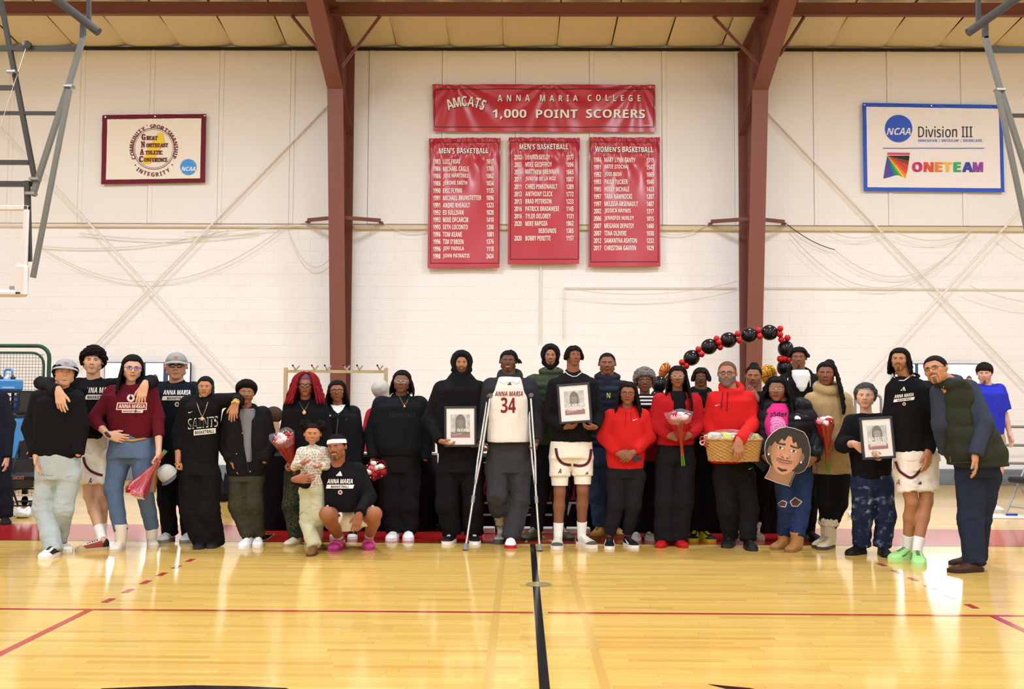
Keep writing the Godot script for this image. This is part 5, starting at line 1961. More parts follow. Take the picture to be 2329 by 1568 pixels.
func people_a() -> void:
	var hood := cloth(BLACK)
	# grey cap, black hoodie, pale jeans
	person({"label": "laughing boy in grey cap, black hoodie and pale jeans, hand in pocket", "k": "m", "sk": "c9987a", "hd": [148, 818, 880, 4, 4, 5], "face": {"smile": 1.0, "grin": 1.2, "open": 0.55, "browc": "20150f"},
		"ft": [[95, 1274, 0], [158, 1257, 52]], "sh": [90, 908, 172, 907], "el": [[68, 975, 0.0], [184, 970, 0.0]], "wr": [[82, 1036, 0.08], [178, 1034, 0.06]], "hands": [["flat"], ["none"]],
		"hp": [108, 1082, 156, 1082], "kn": [[99, 1158, 0.03], [144, 1158, 0.03]],
		"top": {"name": "hoodie", "m": hood, "rows": [[884, 132, 164], [894, 98, 178], [912, 84, 184], [955, 78, 187], [1000, 78, 188], [1030, 82, 185], [1042, 88, 180]], "rs": [0.085, 0.078, 0.06], "col": [0.03, 0.085, 0.01], "back": 0.03},
		"bot": {"name": "jeans", "m": cloth("a9b4b4", 0.9, 0.0, 0.4), "rows": [[1025, 86, 180], [1055, 84, 180], [1090, 83, 178]], "rl": [0.098, 0.086, 0.076], "hem": -0.055, "fold": 0.012},
		"shoe": sneak("f0eeea", "e9e6df", {"toe": "f0eeea", "heel": "17161a", "mid": "17161a", "lace": "17161a", "mark": "17161a"}),
		"hair": [{"kind": "curls", "c": "17110e", "hl": 0.20, "th": 0.05, "density": 0.32, "top": 0.19}, {"kind": "hat", "c": "9a9a9c", "badge": "d96a3a"}]})
	worn("trouser_seam", [[[88, 1079], [100, 1081], [120, 1082]], [[150, 1086], [165, 1082], [174, 1078]]], 0.003, mat("8d9897", 0.9), P.bot)
	# curly hair, arms over both neighbours
	person({"label": "tall curly haired player in black shirt and white shorts, arms round his neighbours", "k": "m", "sk": "cfa283", "hd": [212, 793, 852, -3, 2, 3], "face": {"smile": 0.2, "browc": "17100c", "brow": 0.016},
		"z": -9.6, "ft": [[172, 1256, -58], [224, 1246, 15]], "sh": [176, 878, 250, 878], "el": [[94, 872, 0.3], [345, 868, 0.14]], "wr": [[134, 890, 0.68], [329, 876, 0.40]],
		"hands": [["hang", Vector3(0.25, -1, 0.1), Vector3(0, 0, -1)], ["hang", Vector3(-0.2, -1, 0.15), Vector3(0, 0, -1)]], "hand": 0.2,
		"hp": [202, 1045, 240, 1045], "kn": [[204, 1128, 0.03], [230, 1124, 0.0]],
		"top": {"m": cloth(BLACK), "rows": [[858, 198, 228], [868, 170, 256], [886, 166, 262], [930, 172, 254], [985, 176, 250], [998, 178, 248]], "rs": [0.08, 0.068, 0.052], "cuff": 0.05, "col": [0.012, 0.066, 0.012]},
		"bot": {"name": "shorts", "m": cloth("e9e4dc"), "short": true, "to": 0.66, "rows": [[1000, 182, 250], [1030, 184, 252], [1048, 184, 252]], "rl": [0.1, 0.108, 0.1]},
		"shoe": [sneak("d9cfc4", "b9a37a", {"toe": "c3a878", "heel": "1d1a1e", "mid": "8d3b34", "lace": "1d1a1e"}), sneak("d9cfc4", "b9a37a", {"toe": "c3a878", "heel": "1d1a1e", "lace": "1d1a1e"})], "sock": ["efece8", 0.3],
		"hair": [{"kind": "cap", "c": "17110e", "th": 0.07, "hl": 0.24, "wob": 0.03, "wf": 16.0}, {"kind": "curls", "c": "17110e", "hl": 0.22, "th": 0.13, "density": 0.22}]})
	extra_loft("undershirt", [[985, 181, 250], [1015, 182, 252], [1037, 183, 253]], cloth("d9d1c4"), 0.006)
	team_print(P.t, P.top, 226, 888, 74, P.z)
	shorts_trim([[190, 1040], [195, 1058], [206, 1071], [220, 1078], [234, 1082]], 6, "55202a")
	print_words(P.t, P.bot, "A", 206, 1094, 8, 12, P.z, "6d1f2c", "sans_bold", 0.2)
	# maroon hoodie
	person({"label": "dark haired woman in maroon hoodie, jeans and cream ankle boots", "k": "f", "sk": "d7a98d", "hd": [301, 808, 868, 6, -4, 3], "face": {"lip": "b5675c", "browc": "2a1c16"},
		"ft": [[257, 1258, 4], [350, 1248, 26]], "L": 0.26, "sh": [256, 894, 342, 893], "el": [[212, 954, 0.06], [360, 950, 0.0]], "wr": [[246, 990, 0.17], [361, 1024, 0.12]],
		"hands": [["relax", Vector3(1, -0.25, -0.05), Vector3(0, 0.1, -1)], ["grip", Vector3(0.1, -1, 0.1), Vector3(-1, 0, 0.3)]],
		"hp": [272, 1036, 326, 1036], "kn": [[258, 1112, 0.03], [327, 1112, 0.03]], "leg": 0.9,
		"top": {"name": "hoodie", "m": cloth("5a1420"), "rows": [[873, 284, 318], [884, 252, 344], [902, 242, 350], [945, 246, 350], [978, 250, 349], [998, 254, 345]], "rs": [0.078, 0.066, 0.05], "cuff": 0.42, "col": [0.03, 0.082, 0.012], "back": 0.03},
		"bot": {"name": "jeans", "m": cloth("566a86", 0.9, 0.0, 0.3), "rows": [[988, 254, 345], [1012, 249, 350], [1042, 248, 351]], "rl": [0.112, 0.08, 0.062], "hem": 0.08, "fold": 0.006},
		"shoe": {"c": "d9d0bd", "sole": "cfc4ae", "lift": 0.12, "shaft": 0.23, "shaft_r": 0.054, "block_heel": true},
		"hair": [{"kind": "cap", "c": "14100f", "th": 0.035, "hl": 0.27}, {"kind": "strands", "c": "14100f", "n": 46, "len": 1.25, "r": 0.011, "az": [78, 178], "off": 0.03, "spread": 0.10}, {"kind": "strands", "c": "14100f", "n": 14, "len": 1.1, "r": 0.011, "az": [70, 92], "side": -1.0, "off": 0.03, "spread": 0.05, "fwd": 0.42, "seed": 3}], "glasses": {"c": "5a4fb0", "h": 0.05}})
	worn("belt", [[[282, 1001], [300, 1003], [325, 999], [341, 996]]], 0.013, mat("a8864f", 0.4, 0.4), P.bot)
	print_poly(P.t, P.top, [-34, -9, 34, -9, 33, 8, -37, 8], 301, 925, P.z, "e6dfd8")
	print_poly(P.t, P.top, [-32, -7, 32, -7, 31, 6, -34, 6], 301, 925, P.z, "8a2534", 0.006)
	print_words(P.t, P.top, "ANNA MARIA", 301, 924.5, 60, 9, P.z, "e8e0da", "sans_bold", 0.1, 0.0, 0.008)
	print_poly(P.t, P.top, [-23, -3.5, 26, -3.5, 24, 3.5, -23, 3.5], 301, 936, P.z, "e6dfd8", 0.007)
	print_words(P.t, P.top, "BASKETBALL", 301, 936, 40, 4, P.z, "3a0f18", "sans_bold", 0.0, 0.0, 0.009)
	print_on(P.t, P.top, cutup(disc_geo(4, 9, 16), 6), 298, 906, P.z, mat("d8d0ca", 0.8))
	extra_tubes("watch", [[[240, 984, 0.20], [247, 992, 0.215], [251, 994, 0.18]]], 0.014, mat("26262a", 0.4))
	worn("drawstring", [[[297, 884], [297, 905]], [[308, 884], [309, 950]]], 0.003, mat("4a0f1a", 0.9), P.top)
	# cap and dark glasses
	person({"label": "heavy man in grey cap, dark glasses and navy team shirt", "k": "m", "sk": "b0826a", "hd": [401, 804, 864, 0, 0, 0], "face": {"wide": 0.05, "jaw": 0.12, "open": 0.6}, "big": 1.12,
		"ft": [[360, 1237, -8], [418, 1237, 5]], "sh": [362, 888, 440, 888], "el": [[350, 965, -0.02], [452, 962, -0.02]], "wr": [[360, 1035, 0.04], [440, 1040, 0.04]], "hands": [["relax"], ["none"]],
		"hp": [378, 1065, 424, 1065],
		"top": {"m": cloth("14171f"), "rows": [[864, 380, 422], [876, 356, 446], [896, 347, 455], [940, 347, 455], [1000, 350, 452], [1062, 354, 448]], "rs": [0.09, 0.078, 0.06], "col": [0.012, 0.072, 0.012]},
		"bot": {"m": cloth("151416"), "rows": [[1050, 356, 446], [1085, 357, 445]], "rl": [0.105, 0.085, 0.075], "hem": -0.03},
		"shoe": sneak("e4e2de", "8d8d90", {"lace": "f2f2f2"}),
		"hair": [{"kind": "cap", "c": "4a4440", "th": 0.012, "hl": 0.2}, {"kind": "hat", "c": "8f8f8c", "badge": "c85a3a"}], "glasses": {"c": "141416", "r": 0.016, "h": 0.055}})
	team_print(P.t, P.top, 403, 893, 62, P.z)
	# teal braids, SAINTS top
	person({"label": "girl with teal tipped braids and black sweatshirt lettered in white outline", "k": "f", "sk": "9c6c4e", "hd": [467, 857, 904, -6, -2, 2], "face": {"lip": "8a4a40"},
		"ft": [[446, 1251, -6], [478, 1249, 6]], "L": 0.25, "sh": [426, 918, 497, 912], "el": [[406, 985, -0.02], [544, 910, -0.04]], "wr": [[405, 1042, 0.08], [535, 917, 0.24]],
		"hands": [["fist", Vector3(0.1, -1, 0.1)], ["hang", Vector3(-0.12, -1, 0.12), Vector3(0, 0, -1)]], "hand": 0.18,
		"hp": [434, 1078, 476, 1078], "kn": [[434, 1162, 0.03], [474, 1162, 0.03]],
		"top": {"name": "sweatshirt", "m": cloth(BLACK), "rows": [[900, 450, 484], [908, 430, 500], [926, 416, 504], [975, 414, 500], [1030, 413, 496], [1054, 415, 495]], "rs": [0.078, 0.07, 0.052], "cuff": 0.3, "col": [0.014, 0.06, 0.014]},
		"bot": {"m": cloth("141314"), "rows": [[1045, 414, 495], [1080, 408, 497]], "rl": [0.105, 0.102, 0.098], "hem": -0.07, "fold": 0.014},
		"shoe": sneak("1c1b1c", "26262a"),
		"hair": [{"kind": "cap", "c": "171413", "th": 0.03, "hl": 0.28, "wob": 0.012, "wf": 30.0}, {"kind": "strands", "c": "16403e", "n": 26, "len": 0.62, "r": 0.009, "az": [72, 170], "off": 0.03, "spread": 0.02, "braid": true}]})
	print_words(P.t, P.top, "SAINTS", 462, 962, 68, 24, P.z, "e9e6e2", "sans_bold", 0.0, 0.10)
	print_words(P.t, P.top, "SAINTS", 462, 962, 65, 20, P.z, "131214", "sans_bold", 0.0, 0.10, 0.008)
	print_poly(P.t, P.top, [-25, -5, 25, -10, 25, 2, -25, 7], 466, 984, P.z, "e9e6e2")
	print_words(P.t, P.top, "BASKETBALL", 466, 982.5, 44, 8, P.z, "131214", "sans_bold", 0.0, 0.10, 0.008)
	tick_mark(P.t, P.top, 434, 938, 12, P.z, "e9e6e2")
	necklace(460, 915, 948, 13, "cdbb9c", 0.02)
	extra_tubes("wristband", [[[398, 1056, 0.1], [405, 1060, 0.13], [413, 1056, 0.1]], [[527, 916, 0.27], [535, 912, 0.29], [543, 916, 0.27]]], 0.008, mat("d8c832", 0.6))
	# boy in black coat
	person({"label": "boy with rounded afro and clear glasses in open black coat over grey shirt", "k": "c", "sk": "764c34", "hd": [560, 870, 919, 4, 0, 2], "face": {"lip": "6a3a30"},
		"ft": [[548, 1249, -4], [586, 1246, 14]], "L": 0.26, "sh": [525, 944, 597, 943], "el": [[508, 1008, -0.02], [616, 1008, -0.02]], "wr": [[525, 1046, 0.09], [602, 1050, 0.09]], "hands": [["flat", Vector3(0.6, -1, 0)], ["none"]],
		"hp": [542, 1086, 578, 1086], "kn": [[540, 1150, 0.03], [577, 1150, 0.03]],
		"top": {"name": "coat", "m": cloth("161617", 0.85), "rows": [[926, 546, 580], [936, 520, 606], [956, 512, 613], [1000, 510, 614], [1050, 514, 610], [1081, 517, 600]], "rs": [0.082, 0.075, 0.06], "col": [0.034, 0.08, 0.0], "back": 0.035, "fold": 0.01},
		"bot": {"m": cloth("3b382c"), "rows": [[1070, 522, 597], [1095, 522, 597]], "rl": [0.088, 0.08, 0.062], "hem": 0.0, "fold": 0.01},
		"shoe": sneak("f2f1ef", "f0efec", {"lace": "f4f4f4"}),
		"hair": {"kind": "afro", "c": "15100e", "th": 0.13, "hl": 0.24}, "glasses": {"c": "cdb27a", "metal": 0.8, "r": 0.007, "h": 0.07, "y": -0.01}})
	var gs := extra_loft("shirt", [[930, 548, 580, 0.09, 0.05], [950, 546, 582, 0.1, 0.06], [1010, 556, 577, 0.08, 0.09], [1052, 562, 575, 0.07, 0.1]], cloth("77767a"), 0.004)
	worn("zip", [[[545, 945], [553, 990], [566, 1076]]], 0.004, mat("2a2a2c", 0.5), P.top)
	for q in [[551, 986], [559, 1015], [567, 1045], [569, 1073], [538, 1033]]:
		var g := Geo.new()
		g.ball(at(q[0], q[1], P.z + 0.155), Vector3(0.006, 0.006, 0.004), 8, 6)
		part("button", g, mat("c9c6be", 0.3, 0.7), P.t)
	# crimson hair
	person({"label": "woman with big crimson hair, black glasses and round gold pendant", "k": "f", "sk": "7a4c37", "hd": [695, 853, 902, -2, 0, 1], "face": {"lip": "6d3a34"},
		"ft": [[650, 1245, -18], [702, 1241, 4]], "L": 0.25, "sh": [660, 926, 730, 926], "el": [[646, 1000, 0.0], [745, 1000, -0.02]], "wr": [[663, 1050, 0.13], [735, 1052, 0.05]], "hands": [["grip", Vector3(-0.3, -0.6, 0.5), Vector3(1, 0, 0.2)], ["relax"]],
		"hp": [670, 1080, 712, 1080], "kn": [[662, 1150, 0.03], [708, 1150, 0.02]],
		"top": {"m": cloth(BLACK), "rows": [[906, 680, 712], [916, 656, 736], [936, 647, 744], [985, 648, 740], [1040, 650, 738]], "rs": [0.072, 0.062, 0.048], "col": [0.012, 0.06, 0.01]},
		"bot": {"m": camo(), "rows": [[1035, 652, 736], [1080, 650, 736]], "rl": [0.098, 0.088, 0.072], "hem": -0.02, "fold": 0.012},
		"shoe": sneak("cfc4a6", "a89a78", {"lace": "e8e0cc"}),
		"hair": [{"kind": "cap", "c": "6a4a56", "th": 0.03, "hl": 0.27}, {"kind": "strands", "c": "8a1c26", "n": 260, "len": 0.95, "r": 0.008, "az": [42, 178], "el": [15, 80], "off": 0.26, "spread": 0.30, "flare": true, "wave": 0.007, "turns": 7.0, "rough": 0.7, "tip": 0.6}],
		"glasses": {"c": "141214", "r": 0.016, "w": 0.092, "h": 0.07, "cat": true}})
	necklace(692, 915, 934, 11, "c9b98e", 0.02)
	# grey eyed glasses, black jacket
	person({"label": "smiling woman with long braids, glasses and black zipped jacket over white shirt", "k": "f", "sk": "75482f", "hd": [766, 866, 914, 2, 0, -3], "face": {"smile": 0.7, "lip": "8a5046"},
		"ft": [[757, 1227, -6], [800, 1228, 4]], "L": 0.25, "sh": [736, 940, 803, 940], "el": [[724, 1005, 0], [816, 1005, 0]], "wr": [[732, 1062, 0.05], [812, 1062, 0.05]],
		"hp": [750, 1085, 790, 1085],
		"top": {"name": "jacket", "m": cloth("17171a"), "rows": [[920, 752, 784], [929, 732, 808], [948, 722, 818], [1000, 722, 819], [1050, 724, 817]], "rs": [0.078, 0.07, 0.055], "col": [0.02, 0.07, 0.005]},
		"bot": {"m": cloth("17171a"), "rows": [[1045, 728, 814], [1080, 730, 810]], "rl": [0.098, 0.08, 0.07]},
		"shoe": sneak("1a1a1c", "e8e8e6", {"toe": "e8e8e6"}),
		"hair": [{"kind": "cap", "c": "151211", "th": 0.03, "hl": 0.28}, {"kind": "strands", "c": "151211", "n": 44, "len": 1.35, "r": 0.008, "az": [68, 172], "off": 0.05, "spread": 0.18, "braid": true, "wave": 0.006}, {"kind": "strands", "c": "151211", "n": 8, "len": 2.1, "r": 0.008, "az": [70, 100], "side": 1.0, "off": 0.08, "spread": 0.3, "sway": 0.15, "fwd": 0.25, "braid": true, "wave": 0.006, "seed": 2}],
		"glasses": {"c": "17151a", "w": 0.09, "h": 0.07}})
	print_poly(P.t, P.top, [-17, -9, 17, -9, 10, 3, 2, 10, -2, 10, -10, 3], 769, 930, P.z, "ecebea")
	worn("zip", [[[770, 942], [764, 1000]]], 0.003, mat("8a8a8c", 0.4, 0.6), P.top)
	print_words(P.t, P.top, "ACADEMY", 747, 946, 12, 3.5, P.z, "dcdcdc")
	print_on(P.t, P.top, cutup(disc_geo(0, 4.6, 14), 4), 745, 955, P.z, mat("c0705c", 0.8))
	bars_mark(P.t, P.top, 788, 956, 0.4, P.z, "3a3a3e")

var camo_mat: StandardMaterial3D
func blotch(cols: Array, freq: float, sc: float, key: String) -> StandardMaterial3D:
	if mats.has(key): return mats[key]
	var fn := FastNoiseLite.new()
	fn.seed = 9; fn.frequency = freq; fn.fractal_octaves = 3
	var gr := Gradient.new()
	gr.interpolation_mode = Gradient.GRADIENT_INTERPOLATE_CONSTANT
	gr.offsets = PackedFloat32Array(cols.map(func(q): return q[0]))
	gr.colors = PackedColorArray(cols.map(func(q): return Color(q[1])))
	var nt := NoiseTexture2D.new()
	nt.width = 512; nt.height = 512; nt.seamless = true; nt.noise = fn; nt.color_ramp = gr
	var m := StandardMaterial3D.new()
	m.albedo_texture = nt; m.roughness = 0.9; m.metallic_specular = 0.25
	m.uv1_triplanar = true; m.uv1_scale = Vector3(sc, sc, sc)
	mats[key] = m
	return m
func camo() -> StandardMaterial3D:
	return blotch([[0.0, "1f211a"], [0.40, "343a28"], [0.52, "4a4a36"], [0.62, "262a20"]], 0.02, 2.2, "camo")
func leopard() -> StandardMaterial3D:
	if mats.has("leopard"): return mats["leopard"]
	var im := Image.create(512, 512, false, Image.FORMAT_RGB8)
	im.fill(Color("e6dccb"))
	var r := RandomNumberGenerator.new()
	r.seed = 21
	for gy in 13:
		for gx in 13:
			var c := Vector2((gx + 0.5 * (gy % 2) + r.randf() * 0.5) * 39.4, (gy + r.randf() * 0.4) * 39.4)
			var ro := r.randf_range(8, 13)
			var gap := r.randf() * TAU
			for k in 26:
				var a := TAU * k / 26
				if absf(angle_difference(a, gap)) < 0.5: continue
				var q := c + Vector2(cos(a) * ro * 1.1, sin(a) * ro)
				im.fill_rect(Rect2i(posmod(int(q.x), 508), posmod(int(q.y), 508), 5, 5), Color("221c1a"))
			im.fill_rect(Rect2i(posmod(int(c.x - 4), 504), posmod(int(c.y - 3), 504), 7, 6), Color("a98a68"))
	var m := StandardMaterial3D.new()
	m.albedo_texture = ImageTexture.create_from_image(im); m.roughness = 0.9
	m.uv1_triplanar = true; m.uv1_scale = Vector3(3.1, 3.1, 3.1)
	mats["leopard"] = m
	return m
func people_b() -> void:
	var blk := cloth(BLACK)
	# little girl
	person({"label": "little girl with two hair puffs, spotted top and pale cargo trousers", "k": "c", "sk": "a06a48", "hd": [711, 964, 1012, 0, 0, 1], "face": {"smile": 1.0, "grin": 1.0, "wide": 0.07}, "neck": 0.036, "big": 0.62,
		"ft": [[703, 1267, -6], [738, 1252, 48]], "L": 0.19, "sh": [686, 1029, 736, 1029], "el": [[671, 1062, 0.0], [751, 1063, 0.0]], "wr": [[684, 1054, 0.15], [732, 1060, 0.15]], "hand": 0.105,
		"hands": [["hold", Vector3(0.9, 0.1, 0.3), Vector3(0, 0.6, -0.8)], ["hold", Vector3(-0.9, -0.1, 0.3), Vector3(0, 0.6, -0.8)]],
		"hp": [697, 1118, 723, 1118], "kn": [[698, 1184, 0.02], [722, 1180, 0.02]],
		"top": {"m": leopard(), "rows": [[1014, 702, 722], [1020, 690, 734], [1032, 683, 741], [1065, 684, 741], [1108, 683, 738]], "rs": [0.046, 0.04, 0.034], "fold": 0.004, "col": [0.007, 0.036, 0.0]},
		"bot": {"m": cloth("c3c2a2", 0.9, 0.0, 0.3), "rows": [[1100, 685, 736], [1118, 683, 738]], "rl": [0.064, 0.06, 0.068], "hem": -0.02, "fold": 0.008},
		"shoe": {"c": "7a5534", "sole": "4f3a28", "kind": "snug"},
		"hair": [{"kind": "cap", "c": "1c1411", "th": 0.02, "hl": 0.29}, {"kind": "puffs", "c": "1c1411"}]})
	worn("pocket_flap", [[[681, 1168], [690, 1164], [699, 1168]]], 0.006, mat("b4b392", 0.9), P.bot)
	# squatting player
	var m := person({"label": "player in white headband squatting on pink shoes, arm round the little girl", "k": "m", "sk": "7a4c34", "hd": [771, 989, 1047, -22, 0, -6, 762], "face": {"fuzz": ["goatee", 0.7], "smile": 0.9, "grin": 0.8}, "z": -9.42, "hz": 0.2, "sz": 0.12, "pz": -0.08,
		"ft": [[753, 1256, -12], [838, 1253, 8]], "sh": [752, 1072, 814, 1072], "el": [[703, 1100, 0.1], [840, 1130, 0.18]], "wr": [[672, 1091, 0.42], [818, 1168, 0.42]], "nk": [768, 1058, 0.14],
		"hands": [["relax", Vector3(1, 0.05, 0.1), Vector3(0, 0, -1)], ["hang", Vector3(-0.25, -1, 0.1), Vector3(0, 0, -1)]], "hand": 0.18,
		"hp": [772, 1176, 808, 1176], "kn": [[743, 1170, 0.42], [852, 1170, 0.40]], "leg": 1.18,
		"top": {"m": blk, "rows": [[1052, 752, 790, 0.07], [1062, 742, 816, 0.1], [1082, 735, 832, 0.13], [1115, 738, 832, 0.15], [1145, 742, 822, 0.16], [1162, 748, 812, 0.15]], "rs": [0.085, 0.07, 0.055], "col": [0.012, 0.066, 0.01]},
		"bot": {"name": "shorts", "m": cloth("e9e2da"), "short": true, "to": 0.68, "rows": [[1148, 752, 822, 0.15], [1170, 750, 828, 0.2], [1200, 762, 822, 0.19], [1205, 764, 820, 0.18]], "rl": [0.112, 0.098, 0.1], "fold": 0.006},
		"shoe": {"c": "c23a86", "sole": "b03078", "strap": "d65a9c", "toe": "cf4d94"}, "sock": ["e6dcd6", 0.22],
		"hair": [{"kind": "cap", "c": "17120f", "th": 0.03, "hl": 0.27, "wob": 0.012, "wf": 30.0}, {"kind": "band", "c": "f0eeea", "th": 0.05}, {"kind": "strands", "c": "17120f", "n": 16, "len": 0.12, "r": 0.008, "az": [95, 178], "off": 0.05}]})
	team_print(P.t, P.top, 774, 1095, 58, P.z)
	bars_mark(P.t, P.top, 772, 1083, 0.85, P.z, "efebe3")
	print_words(P.t, P.top, "ANNA MARIA", 774, 1095, 58, 10.5, P.z, "efebe3", "sans_bold", 0.15, 0.0, 0.005)
	worn("trim_band", [[[756, 1150], [764, 1160], [768, 1174], [773, 1172]]], 0.012, mat("4a1c26", 0.8), P.bot, 0.0)
	# tall woman in oversized black
	person({"label": "broad woman with clear glasses in oversized black sweatshirt and white sneakers", "k": "f", "sk": "5c3b2b", "hd": [914, 843, 894, -6, 0, 2], "face": {"smile": 0.6, "wide": 0.04, "jaw": 0.1, "lip": "7a4a42"}, "big": 1.1,
		"ft": [[886, 1232, -6], [928, 1231, 5]], "sh": [868, 922, 954, 922], "el": [[846, 985, -0.02], [972, 985, -0.02]], "wr": [[848, 1044, 0.06], [968, 1044, 0.03]], "hands": [["grip"], ["none"]],
		"hp": [887, 1078, 932, 1078], "kn": [[888, 1150, 0.03], [930, 1150, 0.03]],
		"top": {"name": "sweatshirt", "m": cloth("14171a"), "rows": [[897, 894, 934], [907, 870, 960], [926, 855, 970], [970, 848, 972], [1015, 852, 968], [1036, 862, 960]], "rs": [0.1, 0.092, 0.06], "col": [0.02, 0.075, 0.012]},
		"bot": {"m": cloth("171618"), "rows": [[1028, 866, 956], [1075, 862, 952]], "rl": [0.112, 0.1, 0.09], "hem": -0.02, "fold": 0.012},
		"shoe": sneak("f3f2f1", "f0f0ef", {"lace": "f5f5f5"}),
		"hair": [{"kind": "cap", "c": "141110", "th": 0.035, "hl": 0.28}, {"kind": "strands", "c": "141110", "n": 44, "len": 0.75, "r": 0.009, "az": [70, 172], "off": 0.05, "spread": 0.16, "braid": true}], "glasses": {"c": "cfc3b4", "w": 0.092, "h": 0.068}})
	print_words(P.t, P.top, "ESSENTIALS", 915, 945, 60, 11, P.z, "1e2124")
	necklace(920, 900, 922, 12, "c9ad72", 0.012)
	# hood up, framed picture
	person({"label": "young man with black hood up, holding a framed portrait at his waist", "k": "m", "sk": "8b6044", "hd": [1050, 802, 852, 0, 0, 0], "face": {"fuzz": ["full", 0.75], "wide": 0.06, "jaw": 0.14}, "big": 1.1,
		"ft": [[1013, 1240, -12], [1081, 1240, 6]], "sh": [1006, 888, 1090, 888], "el": [[978, 955, 0.0], [1110, 955, 0.0]], "wr": [[1002, 1003, 0.2], [1094, 1010, 0.16]],
		"hands": [["hold", Vector3(0.85, -0.4, 0.25), Vector3(0.3, 1, -0.3)], ["hold", Vector3(-0.9, -0.2, 0.1), Vector3(-0.2, 1, -0.3)]],
		"hp": [1020, 1072, 1074, 1072], "kn": [[1017, 1150, 0.03], [1077, 1150, 0.03]],
		"top": {"name": "hoodie", "m": blk, "rows": [[856, 1028, 1074], [868, 1008, 1092], [890, 992, 1104], [940, 988, 1108], [990, 990, 1106], [1032, 996, 1100]], "rs": [0.098, 0.09, 0.06], "hooded": true},
		"bot": {"m": blk, "rows": [[1025, 998, 1098], [1075, 996, 1098]], "rl": [0.115, 0.105, 0.09], "hem": -0.01, "fold": 0.012},
		"shoe": sneak("1a1a1c", "ecebe8", {"lace": "d8d8d8"}),
		"hair": [{"kind": "cap", "c": "15110f", "th": 0.02, "hl": 0.27}, {"kind": "hood", "c": BLACK, "m": blk, "th": 0.11, "open": [0.27, 0.39]}]})
	# number 34 on crutches
	person({"label": "smiling player on crutches in white number 34 jersey over grey hoodie", "k": "m", "sk": "4a2f22", "hd": [1156, 798, 847, -2, 0, 1], "face": {"fuzz": ["chin", 0.75], "smile": 0.9, "grin": 0.7, "wide": 0.05, "jaw": 0.08}, "big": 1.1,
		"ft": [[1132, 1239, -12], [1161, 1249, 0]], "sh": [1116, 880, 1203, 880], "el": [[1098, 953, -0.03], [1225, 950, -0.03]], "wr": [[1092, 1004, 0.12], [1222, 1002, 0.12]],
		"hands": [["grip", Vector3(0.25, -0.75, 0.5), Vector3(0.8, 0, -0.3)], ["grip", Vector3(-0.25, -0.75, 0.5), Vector3(-0.8, 0, -0.3)]],
		"hp": [1130, 1062, 1182, 1062], "kn": [[1131, 1128, 0.1], [1182, 1140, 0.03]],
		"top": {"name": "hoodie", "m": cloth("2b2b2e"), "rows": [[850, 1132, 1182], [862, 1116, 1202], [886, 1102, 1217], [940, 1104, 1214], [1000, 1108, 1208]], "rs": [0.09, 0.082, 0.06], "col": [0.036, 0.09, 0.015], "back": 0.04},
		"bot": {"name": "sweatpants", "m": cloth("38383b"), "rows": [[1000, 1108, 1206], [1045, 1106, 1207], [1075, 1108, 1206]], "rl": [0.118, 0.1, 0.088], "hem": -0.02, "hemk": [0.42, 1.0], "fold": 0.012},
		"shoe": [{"c": "8f9088", "sole": "4a4b4a", "lift": 0.16, "kind": "snug", "toe": "a5a69c"}, sneak("f1efee", "b8232e", {"lace": "e8e6e6", "heel": "b8232e"})],
		"hair": [{"kind": "cap", "c": "14100e", "th": 0.025, "hl": 0.28, "wob": 0.012, "wf": 30.0}, {"kind": "strands", "c": "14100e", "n": 9, "len": 0.22, "r": 0.009, "az": [60, 130], "side": 1.0, "el": [60, 85], "off": 0.09, "spread": 0.2}]})
	var js := extra_loft("jersey", [[858, 1134, 1184, 0.12, 0.05], [868, 1130, 1188, 0.15, 0.05], [886, 1122, 1196, 0.17, 0.045], [910, 1110, 1204, 0.185, 0.03], [955, 1109, 1205, 0.19, 0.02], [1005, 1106, 1206, 0.195, 0.02]], cloth("e4ded6", 0.85), 0.006)
	print_words(P.t, js, "ANNA MARIA", 1158, 896, 64, 11, P.z, "7a1f2b", "sans_bold", 0.15)
	print_words(P.t, js, "34", 1156, 922, 34, 35, P.z, "7a1f2b")
	bars_mark(P.t, js, 1159, 876, 0.55, P.z, "3a2a2c")
	worn("jersey_piping", [[[1136, 868], [1146, 873], [1152, 869], [1168, 869], [1174, 873], [1182, 868]]], 0.004, mat("e4ded6", 0.8), js)
	tick_mark(P.t, P.bot, 1104, 1052, 8, P.z, "e8e6e2")
	walking_boot()
	# hood up, green jacket, behind
	person({"label": "tall man with black hood up and quilted green jacket standing behind number 34", "k": "m", "sk": "8a5d43", "hd": [1252, 787, 834, 0, 0, 1], "face": {"fuzz": ["chin", 0.75], "browc": "17100d"},
		"ft": [[1190, 1232, -34], [1300, 1232, 28]], "L": 0.3, "sh": [1216, 872, 1290, 872], "el": [[1203, 950, -0.03], [1303, 950, -0.03]], "wr": [[1208, 1030, 0.0], [1300, 1030, 0.0]],
		"hp": [1232, 1062, 1275, 1062],
		"top": {"name": "jacket", "m": cloth("39442f", 0.6), "rows": [[843, 1232, 1274], [854, 1215, 1290], [876, 1203, 1302], [940, 1203, 1302], [1010, 1206, 1298]], "rs": [0.1, 0.092, 0.07], "col": [0.035, 0.085, 0.02], "fold": 0.006, "quilt": 0.075},
		"bot": {"name": "jeans", "m": cloth("1c1d26"), "rows": [[1005, 1210, 1296], [1060, 1212, 1294]], "rl": [0.095, 0.08, 0.065], "hem": 0.0},
		"shoe": {"c": "4a4f30", "sole": "2a261f", "kind": "snug", "lace": "d8cfc0"},
		"hair": [{"kind": "cap", "c": "15110f", "th": 0.02}, {"kind": "hood", "c": BLACK, "m": blk, "th": 0.11, "open": [0.27, 0.40]}]})
